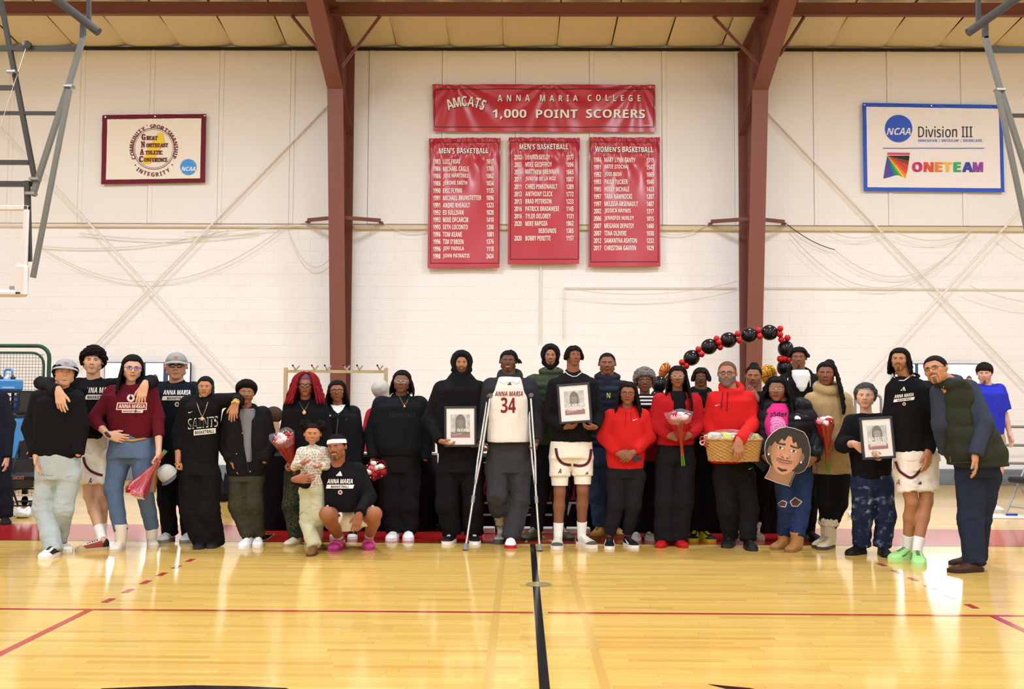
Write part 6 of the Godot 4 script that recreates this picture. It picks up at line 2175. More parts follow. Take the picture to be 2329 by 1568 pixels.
	# locs, white shorts, framed picture
	person({"label": "player with short locs in black shirt and white shorts, holding a tilted framed portrait", "k": "m", "sk": "6a4431", "hd": [1305, 788, 833, 16, 2, 2], "face": {"open": 0.6},
		"ft": [[1266, 1251, -5], [1353, 1248, 28]], "L": 0.3, "sh": [1264, 878, 1343, 877], "el": [[1247, 950, 0.0], [1360, 945, 0.0]], "wr": [[1285, 972, 0.2], [1354, 972, 0.2]],
		"hands": [["hold", Vector3(0.95, 0.1, 0.25), Vector3(0, 0.8, -0.5)], ["hold", Vector3(-0.75, -0.05, 0.3), Vector3(0, 0.8, -0.5)]],
		"hp": [1273, 1046, 1325, 1046], "kn": [[1273, 1120, 0.02], [1325, 1116, 0.02]],
		"top": {"m": blk, "rows": [[840, 1288, 1324], [850, 1266, 1342], [872, 1255, 1354], [920, 1256, 1352], [970, 1256, 1348], [1010, 1255, 1345]], "rs": [0.082, 0.072, 0.055], "col": [0.012, 0.064, 0.012]},
		"bot": {"name": "shorts", "m": cloth("e9e2d6"), "short": true, "to": 0.52, "rows": [[1004, 1252, 1347], [1026, 1250, 1348], [1042, 1250, 1348]], "rl": [0.098, 0.1, 0.1], "fold": 0.006},
		"shoe": sneak("d8d3c6", "e8e4da", {"toe": "55564f", "heel": "2a2a2a", "lace": "e8e4da"}), "sock": ["f1efec", 0.32],
		"hair": [{"kind": "cap", "c": "15110f", "th": 0.04, "hl": 0.26, "wob": 0.014, "wf": 28.0}, {"kind": "strands", "c": "15110f", "n": 54, "len": 0.36, "r": 0.009, "az": [50, 176], "off": 0.07, "spread": 0.08, "leave": 12.0, "wave": 0.004}, {"kind": "strands", "c": "15110f", "n": 4, "len": 0.06, "r": 0.011, "az": [12, 40], "el": [60, 80], "off": 0.06, "leave": 32.0, "seed": 4}]})
	worn("shirt_collar", [[[1286, 846], [1292, 852], [1303, 857], [1312, 856], [1322, 848]]], 0.004, cloth("ece9e4"), P.top, 0.0)
	for i in 2:
		var g := Geo.new()
		var a: Vector3 = P.H[i]
		var b: Vector3 = (P.H[i] as Vector3).lerp(P.K[i], 0.8)
		g.tube([a.lerp(b, 0.4), a.lerp(b, 0.7), a.lerp(b, 0.97), b], [0.088, 0.085, 0.08, 0.078], 18)
		part("undershorts", g, cloth("e6dfd3"), P.t)
	extra_loft("undershirt", [[1006, 1254, 1346], [1016, 1253, 1347]], cloth("e9e2d6"))
	shorts_trim([[1264, 1020], [1268, 1040], [1278, 1053], [1292, 1058], [1299, 1058]], 6, "55202a")
	shorts_trim([[1304, 1058], [1318, 1060], [1332, 1057], [1341, 1046], [1345, 1022]], 6, "55202a")
	print_words(P.t, P.bot, "A", 1274, 1072, 8, 11, P.z, "7a1f2b", "sans_bold", 0.2)
	bars_mark(P.t, P.bot, 1335, 1079, 0.45, P.z, "3a3a3c")

func walking_boot() -> void:   # shin shell and straps of the medical boot on the bent leg
	var k: Vector3 = P.K[0]
	var a: Vector3 = P.A[0]
	var g := Geo.new()
	g.tube([k.lerp(a, 0.36), k.lerp(a, 0.5), k.lerp(a, 0.75), a], [0.062, 0.066, 0.06, 0.055], 16)
	var o := part("boot_shell", g, mat("a79f86", 0.7), P.t)
	for f in [0.52, 0.66, 0.8]:
		g = Geo.new()
		var c := k.lerp(a, f)
		var ring := []
		for i in 12: ring.append(c + Vector3(cos(TAU * i / 12) * 0.066, 0, sin(TAU * i / 12) * 0.066))
		g.tube(ring, [0.009], 6, Color.WHITE, true)
		sub("boot_strap", g, mat("4a4843", 0.7), o)
	g = Geo.new()
	g.rbox(a + Vector3(0, 0.0, 0.02), Vector3(0.105, 0.13, 0.15), 0.02)
	sub("boot_side", g, mat("b9b8ae", 0.6), o)

func people_c() -> void:
	var blk := cloth(BLACK)
	# jeans and tan boots behind
	person({"label": "man with cropped hair in navy quilted vest, jeans and tan work boots", "k": "m", "sk": "6b4531", "hd": [1381, 803, 853, 0, 0, 0], "face": {"wide": 0.03, "jaw": 0.06}, "big": 1.08,
		"ft": [[1350, 1227, -22], [1416, 1223, 24]], "L": 0.3, "sh": [1345, 885, 1418, 885], "el": [[1334, 960, -0.03], [1430, 960, -0.03]], "wr": [[1342, 1036, 0.02], [1424, 1036, 0.02]],
		"hp": [1362, 1060, 1402, 1060], "kn": [[1363, 1130, 0.02], [1404, 1130, 0.02]],
		"top": {"name": "vest_and_hoodie", "m": cloth("1b1f2c", 0.7), "rows": [[856, 1360, 1404], [866, 1344, 1420], [890, 1334, 1430], [950, 1334, 1430], [1012, 1338, 1426]], "rs": [0.092, 0.085, 0.06], "col": [0.04, 0.088, 0.02], "back": 0.03, "fold": 0.006, "quilt": 0.07},
		"bot": {"name": "jeans", "m": cloth("2c3a55", 0.9, 0.0, 0.3), "rows": [[1005, 1344, 1420], [1060, 1342, 1422]], "rl": [0.1, 0.09, 0.082], "hem": 0.02, "fold": 0.014},
		"shoe": {"c": "b5853f", "sole": "8a6230", "kind": "snug", "lace": "6a4a24"},
		"hair": {"kind": "cap", "c": "1a1614", "th": 0.01, "hl": 0.30}})
	print_words(P.t, P.top, "N", 1384, 900, 8, 12, P.z, "b9c84a")
	# red hoodie, phone
	person({"label": "woman with long straight hair in red hoodie and black leggings, holding a phone", "k": "f", "sk": "6f4630", "hd": [1428, 870, 921, -3, -2, 2], "face": {"lip": "6a342c"},
		"ft": [[1386, 1250, -6], [1447, 1248, 18]], "L": 0.25, "sh": [1391, 948, 1461, 948], "el": [[1371, 994, 0.0], [1477, 994, 0.0]], "wr": [[1404, 1031, 0.17], [1444, 1027, 0.17]], "hand": 0.17,
		"hands": [["relax", Vector3(0.95, -0.3, 0.1), Vector3(0, 0, -1)], ["relax", Vector3(-0.75, -0.6, 0.2), Vector3(0, 0, -1)]],
		"hp": [1402, 1086, 1445, 1086], "kn": [[1400, 1150, 0.03], [1440, 1150, 0.03]],
		"top": {"name": "hoodie", "m": cloth("c0211f"), "rows": [[926, 1412, 1446], [936, 1394, 1462], [956, 1384, 1472], [1000, 1380, 1470], [1040, 1379, 1466], [1066, 1382, 1463]], "rs": [0.078, 0.072, 0.055], "col": [0.03, 0.075, 0.008], "back": 0.03},
		"bot": {"name": "leggings", "m": cloth("1d1c1f"), "rows": [[1055, 1384, 1461], [1085, 1382, 1464]], "rl": [0.098, 0.075, 0.055], "hem": 0.03, "fold": 0.005},
		"shoe": sneak("19191b", "edecea", {"mark": "e9e9e9", "lace": "2a2a2a"}),
		"hair": [{"kind": "cap", "c": "161210", "th": 0.04, "hl": 0.29}, {"kind": "strands", "c": "161210", "n": 60, "len": 1.15, "r": 0.011, "az": [62, 178], "off": 0.06, "spread": 0.22, "flare": true}], "glasses": {"c": "6a3328", "h": 0.05, "w": 0.085}})
	tick_mark(P.t, P.top, 1445, 955, 13, P.z, "f0ece8")
	worn("drawstring", [[[1424, 938], [1422, 968]], [[1434, 938], [1436, 960]]], 0.003, mat("98181a", 0.9), P.top)
	# grey hair, striped scarf
	person({"label": "older woman with fluffy grey hair, glasses and black and white striped scarf", "k": "f", "sk": "65412f", "hd": [1466, 842, 892, 3, 0, -2], "face": {"wide": 0.04, "browc": "3a3432"},
		"ft": [[1448, 1231, -5], [1482, 1231, 5]], "L": 0.25, "sh": [1432, 918, 1502, 918], "el": [[1422, 985, 0], [1512, 985, 0]], "wr": [[1430, 1042, 0.05], [1506, 1042, 0.05]],
		"hp": [1448, 1078, 1490, 1078],
		"top": {"name": "jacket", "m": cloth("7d1a22"), "rows": [[896, 1450, 1484], [906, 1434, 1500], [930, 1424, 1510], [1000, 1424, 1508], [1048, 1428, 1504]], "rs": [0.08, 0.072, 0.055]},
		"bot": {"m": cloth("151417"), "rows": [[1040, 1430, 1502], [1080, 1430, 1502]], "rl": [0.1, 0.085, 0.075]},
		"shoe": sneak("bfc4c6", "dfe2e2", {"lace": "e6e6e6"}),
		"hair": [{"kind": "cap", "c": "6f6b68", "th": 0.06, "hl": 0.26, "wob": 0.03, "wf": 14.0}, {"kind": "curls", "c": "8b8784", "hl": 0.24, "th": 0.16, "density": 0.4, "seed": 8, "tr": 0.003}], "glasses": {"c": "1c1a1c", "h": 0.052}})
	for i in 7:
		var g := Geo.new()
		var pts := []
		for k in 9:
			var a := lerpf(-0.3, PI + 0.3, k / 8.0)
			pts.append(P.nb + Vector3(cos(a) * (0.075 + 0.007 * i), 0.05 - 0.018 * i, sin(a) * (0.07 + 0.012 * i)))
		g.tube(pts, [0.013], 8)
		part("scarf_stripe", g, cloth("e8e4e0" if i % 2 else "17171a"), P.t)
	# red cardigan, bouquet
	person({"label": "woman with long braids and cat-eye glasses in red cardigan and red shoes", "k": "f", "sk": "6e4631", "hd": [1541, 833, 882, 0, 0, 0], "face": {"lip": "7a3a34", "smile": 0.2},
		"ft": [[1498, 1248, -24], [1559, 1248, 14]], "L": 0.25, "sh": [1502, 912, 1578, 912], "el": [[1486, 966, 0.0], [1594, 968, 0.0]], "wr": [[1520, 991, 0.2], [1570, 990, 0.2]], "hand": 0.175,
		"hands": [["hold", Vector3(0.95, -0.2, 0.25), Vector3(0, 0.1, -1)], ["hold", Vector3(-0.95, -0.25, 0.3), Vector3(0, 0.1, -1)]],
		"hp": [1514, 1052, 1558, 1052], "kn": [[1512, 1140, 0.03], [1556, 1140, 0.03]],
		"top": {"name": "cardigan", "m": cloth("a8191f"), "rows": [[886, 1524, 1558], [897, 1504, 1578], [916, 1494, 1588], [960, 1495, 1584], [1013, 1494, 1578]], "rs": [0.08, 0.07, 0.052]},
		"bot": {"m": cloth("19181b"), "rows": [[1005, 1496, 1577], [1052, 1492, 1580]], "rl": [0.102, 0.095, 0.1], "hem": -0.03, "fold": 0.008},
		"shoe": sneak("b8171c", "a3141a"),
		"hair": [{"kind": "cap", "c": "141011", "th": 0.03, "hl": 0.27}, {"kind": "strands", "c": "141011", "n": 60, "len": 1.35, "r": 0.0085, "az": [64, 178], "off": 0.06, "spread": 0.18, "braid": true}, {"kind": "strands", "c": "141011", "n": 14, "len": 2.0, "r": 0.009, "az": [62, 95], "side": 1.0, "off": 0.08, "spread": 0.2, "fwd": 0.5, "braid": true, "seed": 5}],
		"glasses": {"c": "b9a48c", "w": 0.095, "h": 0.07, "cat": true, "r": 0.014}})
	extra_loft("undershirt", [[890, 1526, 1556, 0.08, 0.04], [905, 1524, 1562, 0.095, 0.05], [935, 1526, 1562, 0.1, 0.058], [980, 1534, 1556, 0.09, 0.07]], blk)
	# headphones, yellow print
	person({"label": "teenager with short locs, glasses and headphones round the neck, yellow print on black", "k": "m", "sk": "5a3926", "hd": [1594, 838, 880, 0, 0, 0], "face": {"lip": "4f2a24"},
		"ft": [[1574, 1233, -18], [1622, 1235, 14]], "sh": [1560, 910, 1628, 910], "el": [[1550, 972, -0.02], [1636, 972, -0.02]], "wr": [[1556, 1040, 0.02], [1630, 1040, 0.02]],
		"hp": [1575, 1062, 1612, 1062], "kn": [[1576, 1140, 0.02], [1612, 1140, 0.02]],
		"top": {"name": "sweatshirt", "m": blk, "rows": [[882, 1576, 1612], [892, 1558, 1630], [912, 1547, 1640], [960, 1548, 1638], [1048, 1550, 1634]], "rs": [0.085, 0.078, 0.06], "col": [0.03, 0.08, 0.0]},
		"bot": {"m": blk, "rows": [[1040, 1554, 1632], [1066, 1556, 1630]], "rl": [0.088, 0.075, 0.062], "hem": 0.0},
		"shoe": sneak("1a1a1a", "c9bd2a", {"toe": "1a1a1a", "mid": "c9bd2a", "lace": "c9bd2a"}),
		"hair": [{"kind": "cap", "c": "1d1512", "th": 0.05, "hl": 0.25, "wob": 0.014, "wf": 28.0}, {"kind": "strands", "c": "1d1512", "n": 40, "len": 0.42, "r": 0.011, "az": [48, 178], "off": 0.08, "spread": 0.12, "leave": 15.0}, {"kind": "strands", "c": "1d1512", "n": 6, "len": 0.05, "r": 0.01, "az": [8, 45], "el": [60, 80], "off": 0.06, "leave": 30.0, "seed": 4}],
		"glasses": {"c": "1a1716", "h": 0.055}})
	print_words(P.t, P.top, "de", 1598, 934, 22, 20, P.z, "d9d02a")
	print_poly(P.t, P.top, [-10, -18, 8, -22, 12, 6, 6, 28, -6, 24], 1602, 965, P.z, "cdbf26")
	var hp := Geo.new()
	var pth := []
	for k in 13:
		var a := lerpf(-0.35, PI + 0.35, k / 12.0)
		pth.append(P.nb + Vector3(cos(a) * 0.095, 0.03, -sin(a) * 0.09 + 0.05))
	hp.tube(pth, [0.01], 8)
	var ho := part("headphones", hp, mat("18181a", 0.4), P.t)
	for s in [-1.0, 1.0]:
		hp = Geo.new()
		hp.ball(P.nb + Vector3(s * 0.07, 0.02, 0.12), Vector3(0.038, 0.034, 0.022), 14, 10)
		sub("ear_cup", hp, mat("1c1c1e", 0.4), ho)
	# red hoodie, basket
	person({"label": "bald man with grey beard and glasses in red hoodie, holding a gift basket", "k": "m", "sk": "8b5f46", "hd": [1654, 822, 879, -6, 0, 0], "face": {"browc": "2a1d17"}, "big": 1.05,
		"ft": [[1650, 1248, -24], [1714, 1255, 0]], "sh": [1628, 910, 1700, 908], "el": [[1612, 962, 0.0], [1716, 962, 0.1]], "wr": [[1636, 1044, 0.26], [1681, 1002, 0.57]],
		"hands": [["hold", Vector3(0.8, 0.1, 0.5), Vector3(0, 1, 0)], ["relax", Vector3(-0.05, -1, 0.15), Vector3(0, 0, -1)]],
		"hp": [1647, 1086, 1694, 1086], "kn": [[1654, 1158, 0.03], [1702, 1160, 0.03]],
		"top": {"name": "hoodie", "m": cloth("c3201e"), "rows": [[880, 1642, 1688], [893, 1622, 1704], [914, 1611, 1714], [960, 1608, 1718], [1010, 1611, 1714], [1053, 1614, 1708]], "rs": [0.088, 0.078, 0.06], "col": [0.036, 0.09, 0.018], "back": 0.045},
		"bot": {"name": "sweatpants", "m": cloth("19191b"), "rows": [[1045, 1622, 1712], [1085, 1622, 1716]], "rl": [0.105, 0.092, 0.075], "hem": -0.01, "fold": 0.012},
		"shoe": sneak("1a1a1b", "232324", {"lace": "2a2a2a"}),
		"hair": {"kind": "cap", "c": "6a4a38", "th": 0.003, "hl": 0.28}, "beard": {"kind": "full", "c": "6f6862", "th": 0.03}, "glasses": {"c": "1c1a1c", "h": 0.05}})
	tick_mark(P.t, P.top, 1632, 922, 12, P.z, "efe9e4")
	tick_mark(P.t, P.bot, 1708, 1066, 12, P.z, "e8e6e4")
	worn("drawstring", [[[1644, 892], [1640, 930]], [[1655, 892], [1653, 936]]], 0.004, mat("2a1414", 0.8), P.top)
	# hair drawn back, hand on his shoulder
	person({"label": "woman with hair drawn back and black jacket, hand resting on the bald man's shoulder", "k": "f", "sk": "7a4d37", "hd": [1714, 831, 882, -4, -3, 2], "face": {"smile": 0.5, "lip": "7a3f38", "open": 0.5},
		"ft": [[1688, 1230, -4], [1732, 1230, 4]], "L": 0.25, "sh": [1688, 915, 1746, 912], "el": [[1690, 960, 0.05], [1758, 972, 0.0]], "wr": [[1722, 910, 0.3], [1754, 1040, 0.02]], "hand": 0.17,
		"hands": [["flat", Vector3(-0.45, 0.75, 0.1), Vector3(-0.2, -0.4, -1)], ["relax"]],
		"hp": [1698, 1075, 1738, 1075],
		"top": {"name": "jacket", "m": cloth("161618", 0.6), "rows": [[884, 1700, 1732], [894, 1684, 1748], [915, 1677, 1757], [1000, 1680, 1757], [1055, 1682, 1755]], "rs": [0.075, 0.068, 0.05]},
		"bot": {"m": blk, "rows": [[1045, 1682, 1752], [1080, 1682, 1752]], "rl": [0.095, 0.07, 0.055], "hem": 0.1},
		"shoe": sneak("e6e4e2", "dcdad8", {"lace": "f0f0f0"}), "sock": ["e9e7e4", 0.25],
		"hair": [{"kind": "cap", "c": "151211", "th": 0.018, "hl": 0.31, "wob": 0.002}, {"kind": "bun", "c": "151211"}]})

func people_d() -> void:
	var blk := cloth(BLACK)
	# open black down jacket over pink
	person({"label": "woman with wavy black hair, clear glasses, black down jacket over bright pink hoodie", "k": "f", "sk": "6a4331", "hd": [1767, 859, 914, -5, 0, 2], "face": {"lip": "6d382f", "wide": 0.04},
		"ft": [[1757, 1252, -46], [1791, 1258, -40]], "L": 0.26, "sh": [1750, 928, 1822, 926], "el": [[1734, 985, 0.0], [1858, 995, 0.03]], "wr": [[1738, 1036, 0.2], [1852, 1042, 0.2]],
		"hands": [["hold", Vector3(0.6, -0.5, 0.3), Vector3(0.3, 0.2, -1)], ["hold", Vector3(-0.75, -0.55, 0.2), Vector3(-0.2, 0.2, -1)]],
		"hp": [1782, 1084, 1824, 1084], "kn": [[1788, 1150, 0.03], [1824, 1152, 0.03]],
		"top": {"name": "down_jacket", "m": cloth("18181a", 0.45), "rows": [[916, 1750, 1788], [928, 1738, 1826], [952, 1730, 1845], [1000, 1732, 1850], [1042, 1738, 1846]], "rs": [0.1, 0.092, 0.065], "col": [0.04, 0.085, 0.01], "fold": 0.006, "quilt": 0.11},
		"bot": {"name": "jeans", "m": cloth("25355a", 0.9, 0.0, 0.3), "rows": [[1035, 1762, 1843], [1085, 1762, 1845]], "rl": [0.1, 0.078, 0.068], "hem": 0.05, "fold": 0.008},
		"shoe": {"c": "a67642", "sole": "8a6238", "kind": "snug", "shaft": 0.17, "shaft_r": 0.06},
		"hair": [{"kind": "cap", "c": "141112", "th": 0.06, "hl": 0.28, "wob": 0.01}, {"kind": "strands", "c": "141112", "n": 80, "len": 0.95, "r": 0.012, "az": [58, 178], "off": 0.12, "spread": 0.24, "wave": 0.012, "turns": 1.5}], "glasses": {"c": "c9a99a", "w": 0.09, "h": 0.065}})
	var pk := extra_loft("pink_hoodie", [[918, 1752, 1786, 0.09, 0.05], [935, 1742, 1792, 0.12, 0.07], [965, 1738, 1792, 0.14, 0.08], [1010, 1742, 1790, 0.14, 0.08]], cloth("cf2f7d"))
	print_on(P.t, pk, cutup(disc_geo(0, 21, 24), 7), 1766, 968, P.z, mat("d877b4", 0.8))
	for r in [7.0, 13.0, 19.0]: print_on(P.t, pk, cutup(disc_geo(r, r + 1.2, 24), 6), 1766, 974, P.z, mat("f0c4dc", 0.8), "print", 0.007)
	print_words(P.t, pk, "sp5der", 1766, 944, 48, 14, P.z, "1c1418")
	print_poly(P.t, P.top, [-7, 4, -7, -1, -4, -4, 1, -4, 7, 1, 7, 4], 1814, 950, P.z, "e4e4e4")
	for q in [[[1770, 1146], [1780, 1139], [1790, 1143], [1786, 1154], [1774, 1152]], [[1797, 1142], [1808, 1132], [1824, 1142], [1814, 1152], [1802, 1152]]]:
		var poly := []
		for p in q: poly.append_array([p[0] - 1797.0, p[1] - 1143.0])
		print_poly(P.t, P.bot, poly, 1797, 1143, P.z, "5c3828", 0.003, "rip")
		var edge: Array = q.duplicate()
		edge.append(q[0])
		worn("frayed_edge", [edge], 0.005, mat("c3c9d4", 0.9), P.bot)
	# tall, white tee
	person({"label": "tall young man with twisted locs in open black hoodie over white shirt", "k": "m", "sk": "6b4431", "hd": [1816, 791, 839, 0, 0, 0], "face": {"fuzz": ["chin", 0.75]},
		"ft": [[1833, 1233, -4], [1864, 1235, 12]], "L": 0.3, "sh": [1786, 868, 1850, 868], "el": [[1776, 950, -0.03], [1866, 950, -0.03]], "wr": [[1784, 1035, 0.0], [1862, 1035, 0.0]],
		"hp": [1802, 1062, 1840, 1062],
		"top": {"name": "hoodie", "m": blk, "rows": [[844, 1796, 1838], [854, 1782, 1856], [876, 1772, 1866], [950, 1774, 1866], [1040, 1778, 1862]], "rs": [0.085, 0.078, 0.06], "col": [0.038, 0.092, 0.01], "back": 0.04},
		"bot": {"m": blk, "rows": [[1030, 1782, 1860], [1065, 1784, 1858]], "rl": [0.1, 0.088, 0.072], "hem": -0.01},
		"shoe": sneak("17171a", "2a2a2c", {"lace": "3a3a3c"}),
		"hair": [{"kind": "cap", "c": "15110f", "th": 0.04, "hl": 0.27, "wob": 0.014, "wf": 28.0}, {"kind": "strands", "c": "15110f", "n": 30, "len": 0.2, "r": 0.011, "az": [55, 176], "off": 0.07, "spread": 0.12, "leave": 18.0}, {"kind": "strands", "c": "15110f", "n": 5, "len": 0.04, "r": 0.01, "az": [8, 50], "el": [60, 80], "off": 0.06, "leave": 34.0, "seed": 4}]})
	extra_loft("shirt", [[842, 1800, 1838, 0.075, 0.045], [856, 1798, 1842, 0.1, 0.05], [880, 1802, 1836, 0.11, 0.055], [892, 1812, 1826, 0.1, 0.06]], cloth("e9e8e6"))
	worn("drawstring", [[[1792, 860], [1790, 880]], [[1842, 858], [1843, 880]]], 0.004, mat("dddddd", 0.8), P.top)
	# camel coat
	person({"label": "woman in camel wool coat with roll collar, long braids and fleece lined boots", "k": "f", "sk": "663f2d", "hd": [1879, 824, 878, -6, 0, 0], "face": {"smile": 0.5, "lip": "7a4038", "wide": 0.04},
		"ft": [[1852, 1248, -48], [1864, 1252, -42]], "L": 0.28, "sh": [1848, 912, 1918, 912], "el": [[1840, 985, 0.0], [1934, 985, 0.0]], "wr": [[1846, 1035, 0.05], [1902, 1009, 0.24]], "hand": 0.175,
		"hands": [["none"], ["grip", Vector3(-0.95, -0.05, 0.2), Vector3(0.1, 0.2, -1)]],
		"hp": [1876, 1090, 1912, 1090], "kn": [[1878, 1145, 0.02], [1910, 1145, 0.02]],
		"top": {"name": "coat", "m": cloth("a98f66", 0.95), "rows": [[884, 1858, 1902], [896, 1842, 1918], [920, 1836, 1928], [965, 1842, 1932], [1020, 1850, 1936], [1078, 1851, 1937]], "rs": [0.088, 0.08, 0.062], "col": [0.055, 0.085, 0.03], "back": 0.03, "fold": 0.008, "add": [[[1925, 1060], [1918, 1100], 0.06, 0.04]]},
		"bot": {"name": "leggings", "m": cloth("141416"), "rows": [[1070, 1858, 1930], [1090, 1858, 1930]], "rl": [0.095, 0.072, 0.055], "hem": 0.1, "fold": 0.004},
		"shoe": {"c": "c9bd9c", "sole": "4a4238", "lift": 0.11, "kind": "snug", "shaft": 0.25, "shaft_r": 0.058, "lace": "a89a78", "cuff": "d8cbb4"},
		"hair": [{"kind": "cap", "c": "161213", "th": 0.035, "hl": 0.29}, {"kind": "bun", "c": "161213", "x": 0.12}, {"kind": "strands", "c": "161213", "n": 40, "len": 1.75, "r": 0.009, "az": [62, 120], "side": 1.0, "el": [40, 85], "off": 0.08, "spread": 0.22, "fwd": 0.35, "wave": 0.008, "turns": 4.0}]})
	# older woman, framed picture
	person({"label": "older woman with cropped silver hair in black top and marbled navy jeans", "k": "f", "sk": "cd9d85", "hd": [1968, 874, 929, -4, 0, 2], "face": {"smile": 0.5, "grin": 0.4, "lip": "b0605c", "wide": 0.05, "jaw": 0.08, "browc": "7a5f50"},
		"ft": [[1926, 1264, -58], [2021, 1270, -4]], "L": 0.25, "sh": [1938, 962, 2004, 960], "el": [[1918, 1012, 0.0], [2026, 1012, 0.0]], "wr": [[1944, 1010, 0.38], [1998, 1042, 0.40]], "hand": 0.165,
		"hands": [["hold", Vector3(0.7, -0.55, 0.2), Vector3(0.3, 0.3, -1)], ["hold", Vector3(-0.5, 0.1, 0.6), Vector3(0, 1, -0.2)]],
		"hp": [1962, 1106, 2008, 1106], "kn": [[1962, 1172, 0.02], [2014, 1175, 0.02]],
		"top": {"m": blk, "rows": [[936, 1950, 1990], [945, 1936, 2006], [965, 1926, 2018], [1010, 1932, 2026], [1060, 1937, 2027], [1089, 1940, 2024]], "rs": [0.085, 0.082, 0.075], "cuff": 0.35},
		"bot": {"name": "jeans", "m": blotch([[0.0, "1d2740"], [0.62, "26334f"], [0.74, "5a6880"], [0.84, "8f9aa8"]], 0.012, 1.6, "marbled"), "rows": [[1078, 1940, 2024], [1110, 1938, 2026]], "rl": [0.102, 0.09, 0.075], "hem": -0.01, "fold": 0.01},
		"shoe": {"c": "161416", "sole": "141314", "kind": "snug"},
		"hair": [{"kind": "cap", "c": "8f8c8a", "th": 0.022, "hl": 0.26, "wob": 0.012, "wf": 30.0}, {"kind": "curls", "c": "4f4c4c", "hl": 0.36, "th": 0.05, "density": 0.10}]})
	# tall player, long locs
	person({"label": "tall player with shoulder length locs, black team shirt, white shorts and lime shoes", "k": "m", "sk": "936649", "hd": [2046, 793, 845, -10, 0, 2], "face": {"fuzz": ["goatee", 0.7], "smile": 0.3},
		"ft": [[2026, 1277, -54], [2092, 1289, -16]], "L": 0.31, "sh": [2034, 888, 2112, 886], "el": [[2022, 960, -0.03], [2132, 962, 0.0]], "wr": [[2026, 1015, -0.03], [2112, 1026, 0.15]],
		"hands": [["none"], ["relax", Vector3(-0.15, -1, 0.1), Vector3(-0.6, 0, -0.8)]], "hand": 0.205,
		"hp": [2060, 1078, 2106, 1078], "kn": [[2074, 1142, 0.03], [2107, 1142, 0.03]],
		"top": {"m": blk, "rows": [[850, 2032, 2076], [862, 2030, 2110], [885, 2022, 2122], [940, 2024, 2126], [1000, 2027, 2128], [1028, 2029, 2126]], "rs": [0.085, 0.075, 0.055], "col": [0.012, 0.066, 0.012]},
		"bot": {"name": "shorts", "m": cloth("e8e1d6"), "short": true, "to": 0.62, "rows": [[1030, 2034, 2134], [1055, 2034, 2132], [1070, 2036, 2130]], "rl": [0.104, 0.108, 0.1], "fold": 0.007},
		"shoe": sneak("9fdc86", "b4e79c", {"lace": "6c7a66", "mark": "56704c", "toe": "a9e591"}), "sock": ["efedec", 0.3],
		"hair": [{"kind": "cap", "c": "141112", "th": 0.045, "hl": 0.28, "wob": 0.014, "wf": 28.0}, {"kind": "strands", "c": "141112", "n": 84, "len": 0.75, "r": 0.009, "az": [58, 178], "off": 0.07, "spread": 0.10, "wave": 0.004}]})
	extra_loft("undershirt", [[1022, 2030, 2128], [1036, 2032, 2136], [1048, 2033, 2137]], cloth("e9e4dc"))
	worn("shirt_collar", [[[2033, 858], [2044, 866], [2056, 866], [2068, 858]]], 0.0045, cloth("ece9e4"), P.top, 0.0)
	team_print(P.t, P.top, 2056, 900, 44, P.z, 0.12)
	bars_mark(P.t, P.top, 2054, 889, 0.7, P.z, "efebe3")
	shorts_trim([[2036, 1050], [2044, 1070], [2056, 1080], [2070, 1087], [2082, 1082], [2096, 1066]], 6, "55202a")
	print_words(P.t, P.bot, "A", 2043, 1097, 8, 12, P.z, "7a1f2b", "sans_bold", 0.2)
	bars_mark(P.t, P.bot, 2092, 1102, 0.55, P.z, "3a3a3c")
	# leaning man
	person({"label": "man leaning in with dark green quilted vest, grey blue sweater, jeans and brown shoes", "k": "m", "sk": "a06f50", "hd": [2121, 810, 875, -24, 4, -15, 2136], "face": {"fuzz": ["goatee", 0.7], "smile": 1.0, "grin": 1.0, "wide": 0.03, "browc": "1d1411"}, "big": 1.1, "hz": 0.08,
		"ft": [[2159, 1303, -76], [2162, 1286, -78]], "L": 0.31, "sh": [2142, 895, 2202, 888], "el": [[2140, 965, 0.0], [2240, 962, 0.16]], "wr": [[2150, 1030, -0.1], [2218, 1036, 0.24]], "nk": [2158, 872, 0.05],
		"hands": [["none"], ["relax", Vector3(0.0, -1, 0.08), Vector3(-0.9, 0, -0.5)]],
		"hp": [2208, 1088, 2244, 1088], "kn": [[2206, 1180, 0.06], [2226, 1180, -0.06]],
		"top": {"name": "sweater", "m": cloth("343a48"), "rows": [[858, 2148, 2186, 0.1], [880, 2138, 2212, 0.13], [930, 2140, 2236, 0.15], [980, 2148, 2256, 0.17], [1030, 2160, 2274, 0.18], [1062, 2172, 2270, 0.17]], "rs": [0.1, 0.085, 0.062], "col": [0.03, 0.085, 0.01]},
		"bot": {"name": "jeans", "m": cloth("222838", 0.9, 0.0, 0.3), "rows": [[1045, 2176, 2268, 0.17], [1085, 2180, 2266, 0.16]], "rl": [0.12, 0.1, 0.085], "hem": -0.03, "fold": 0.014},
		"shoe": {"c": "4a2c22", "sole": "2a1d18", "kind": "dress", "lift": 0.1, "lace": "3a231c"},
		"hair": {"kind": "cap", "c": "1a1614", "th": 0.018, "hl": 0.27, "wob": 0.004}, "glasses": {"c": "1a1a1c", "h": 0.045, "w": 0.092, "r": 0.007}})
	var vt := Clay.new()
	vt.loft(loft_rows([[866, 2144, 2190, 0.16, 0.04], [884, 2136, 2206, 0.17, 0.02], [925, 2136, 2222, 0.175], [975, 2141, 2262, 0.2], [1025, 2150, 2284, 0.215], [1058, 2160, 2288, 0.21]], P.z - 0.01), 0.03)
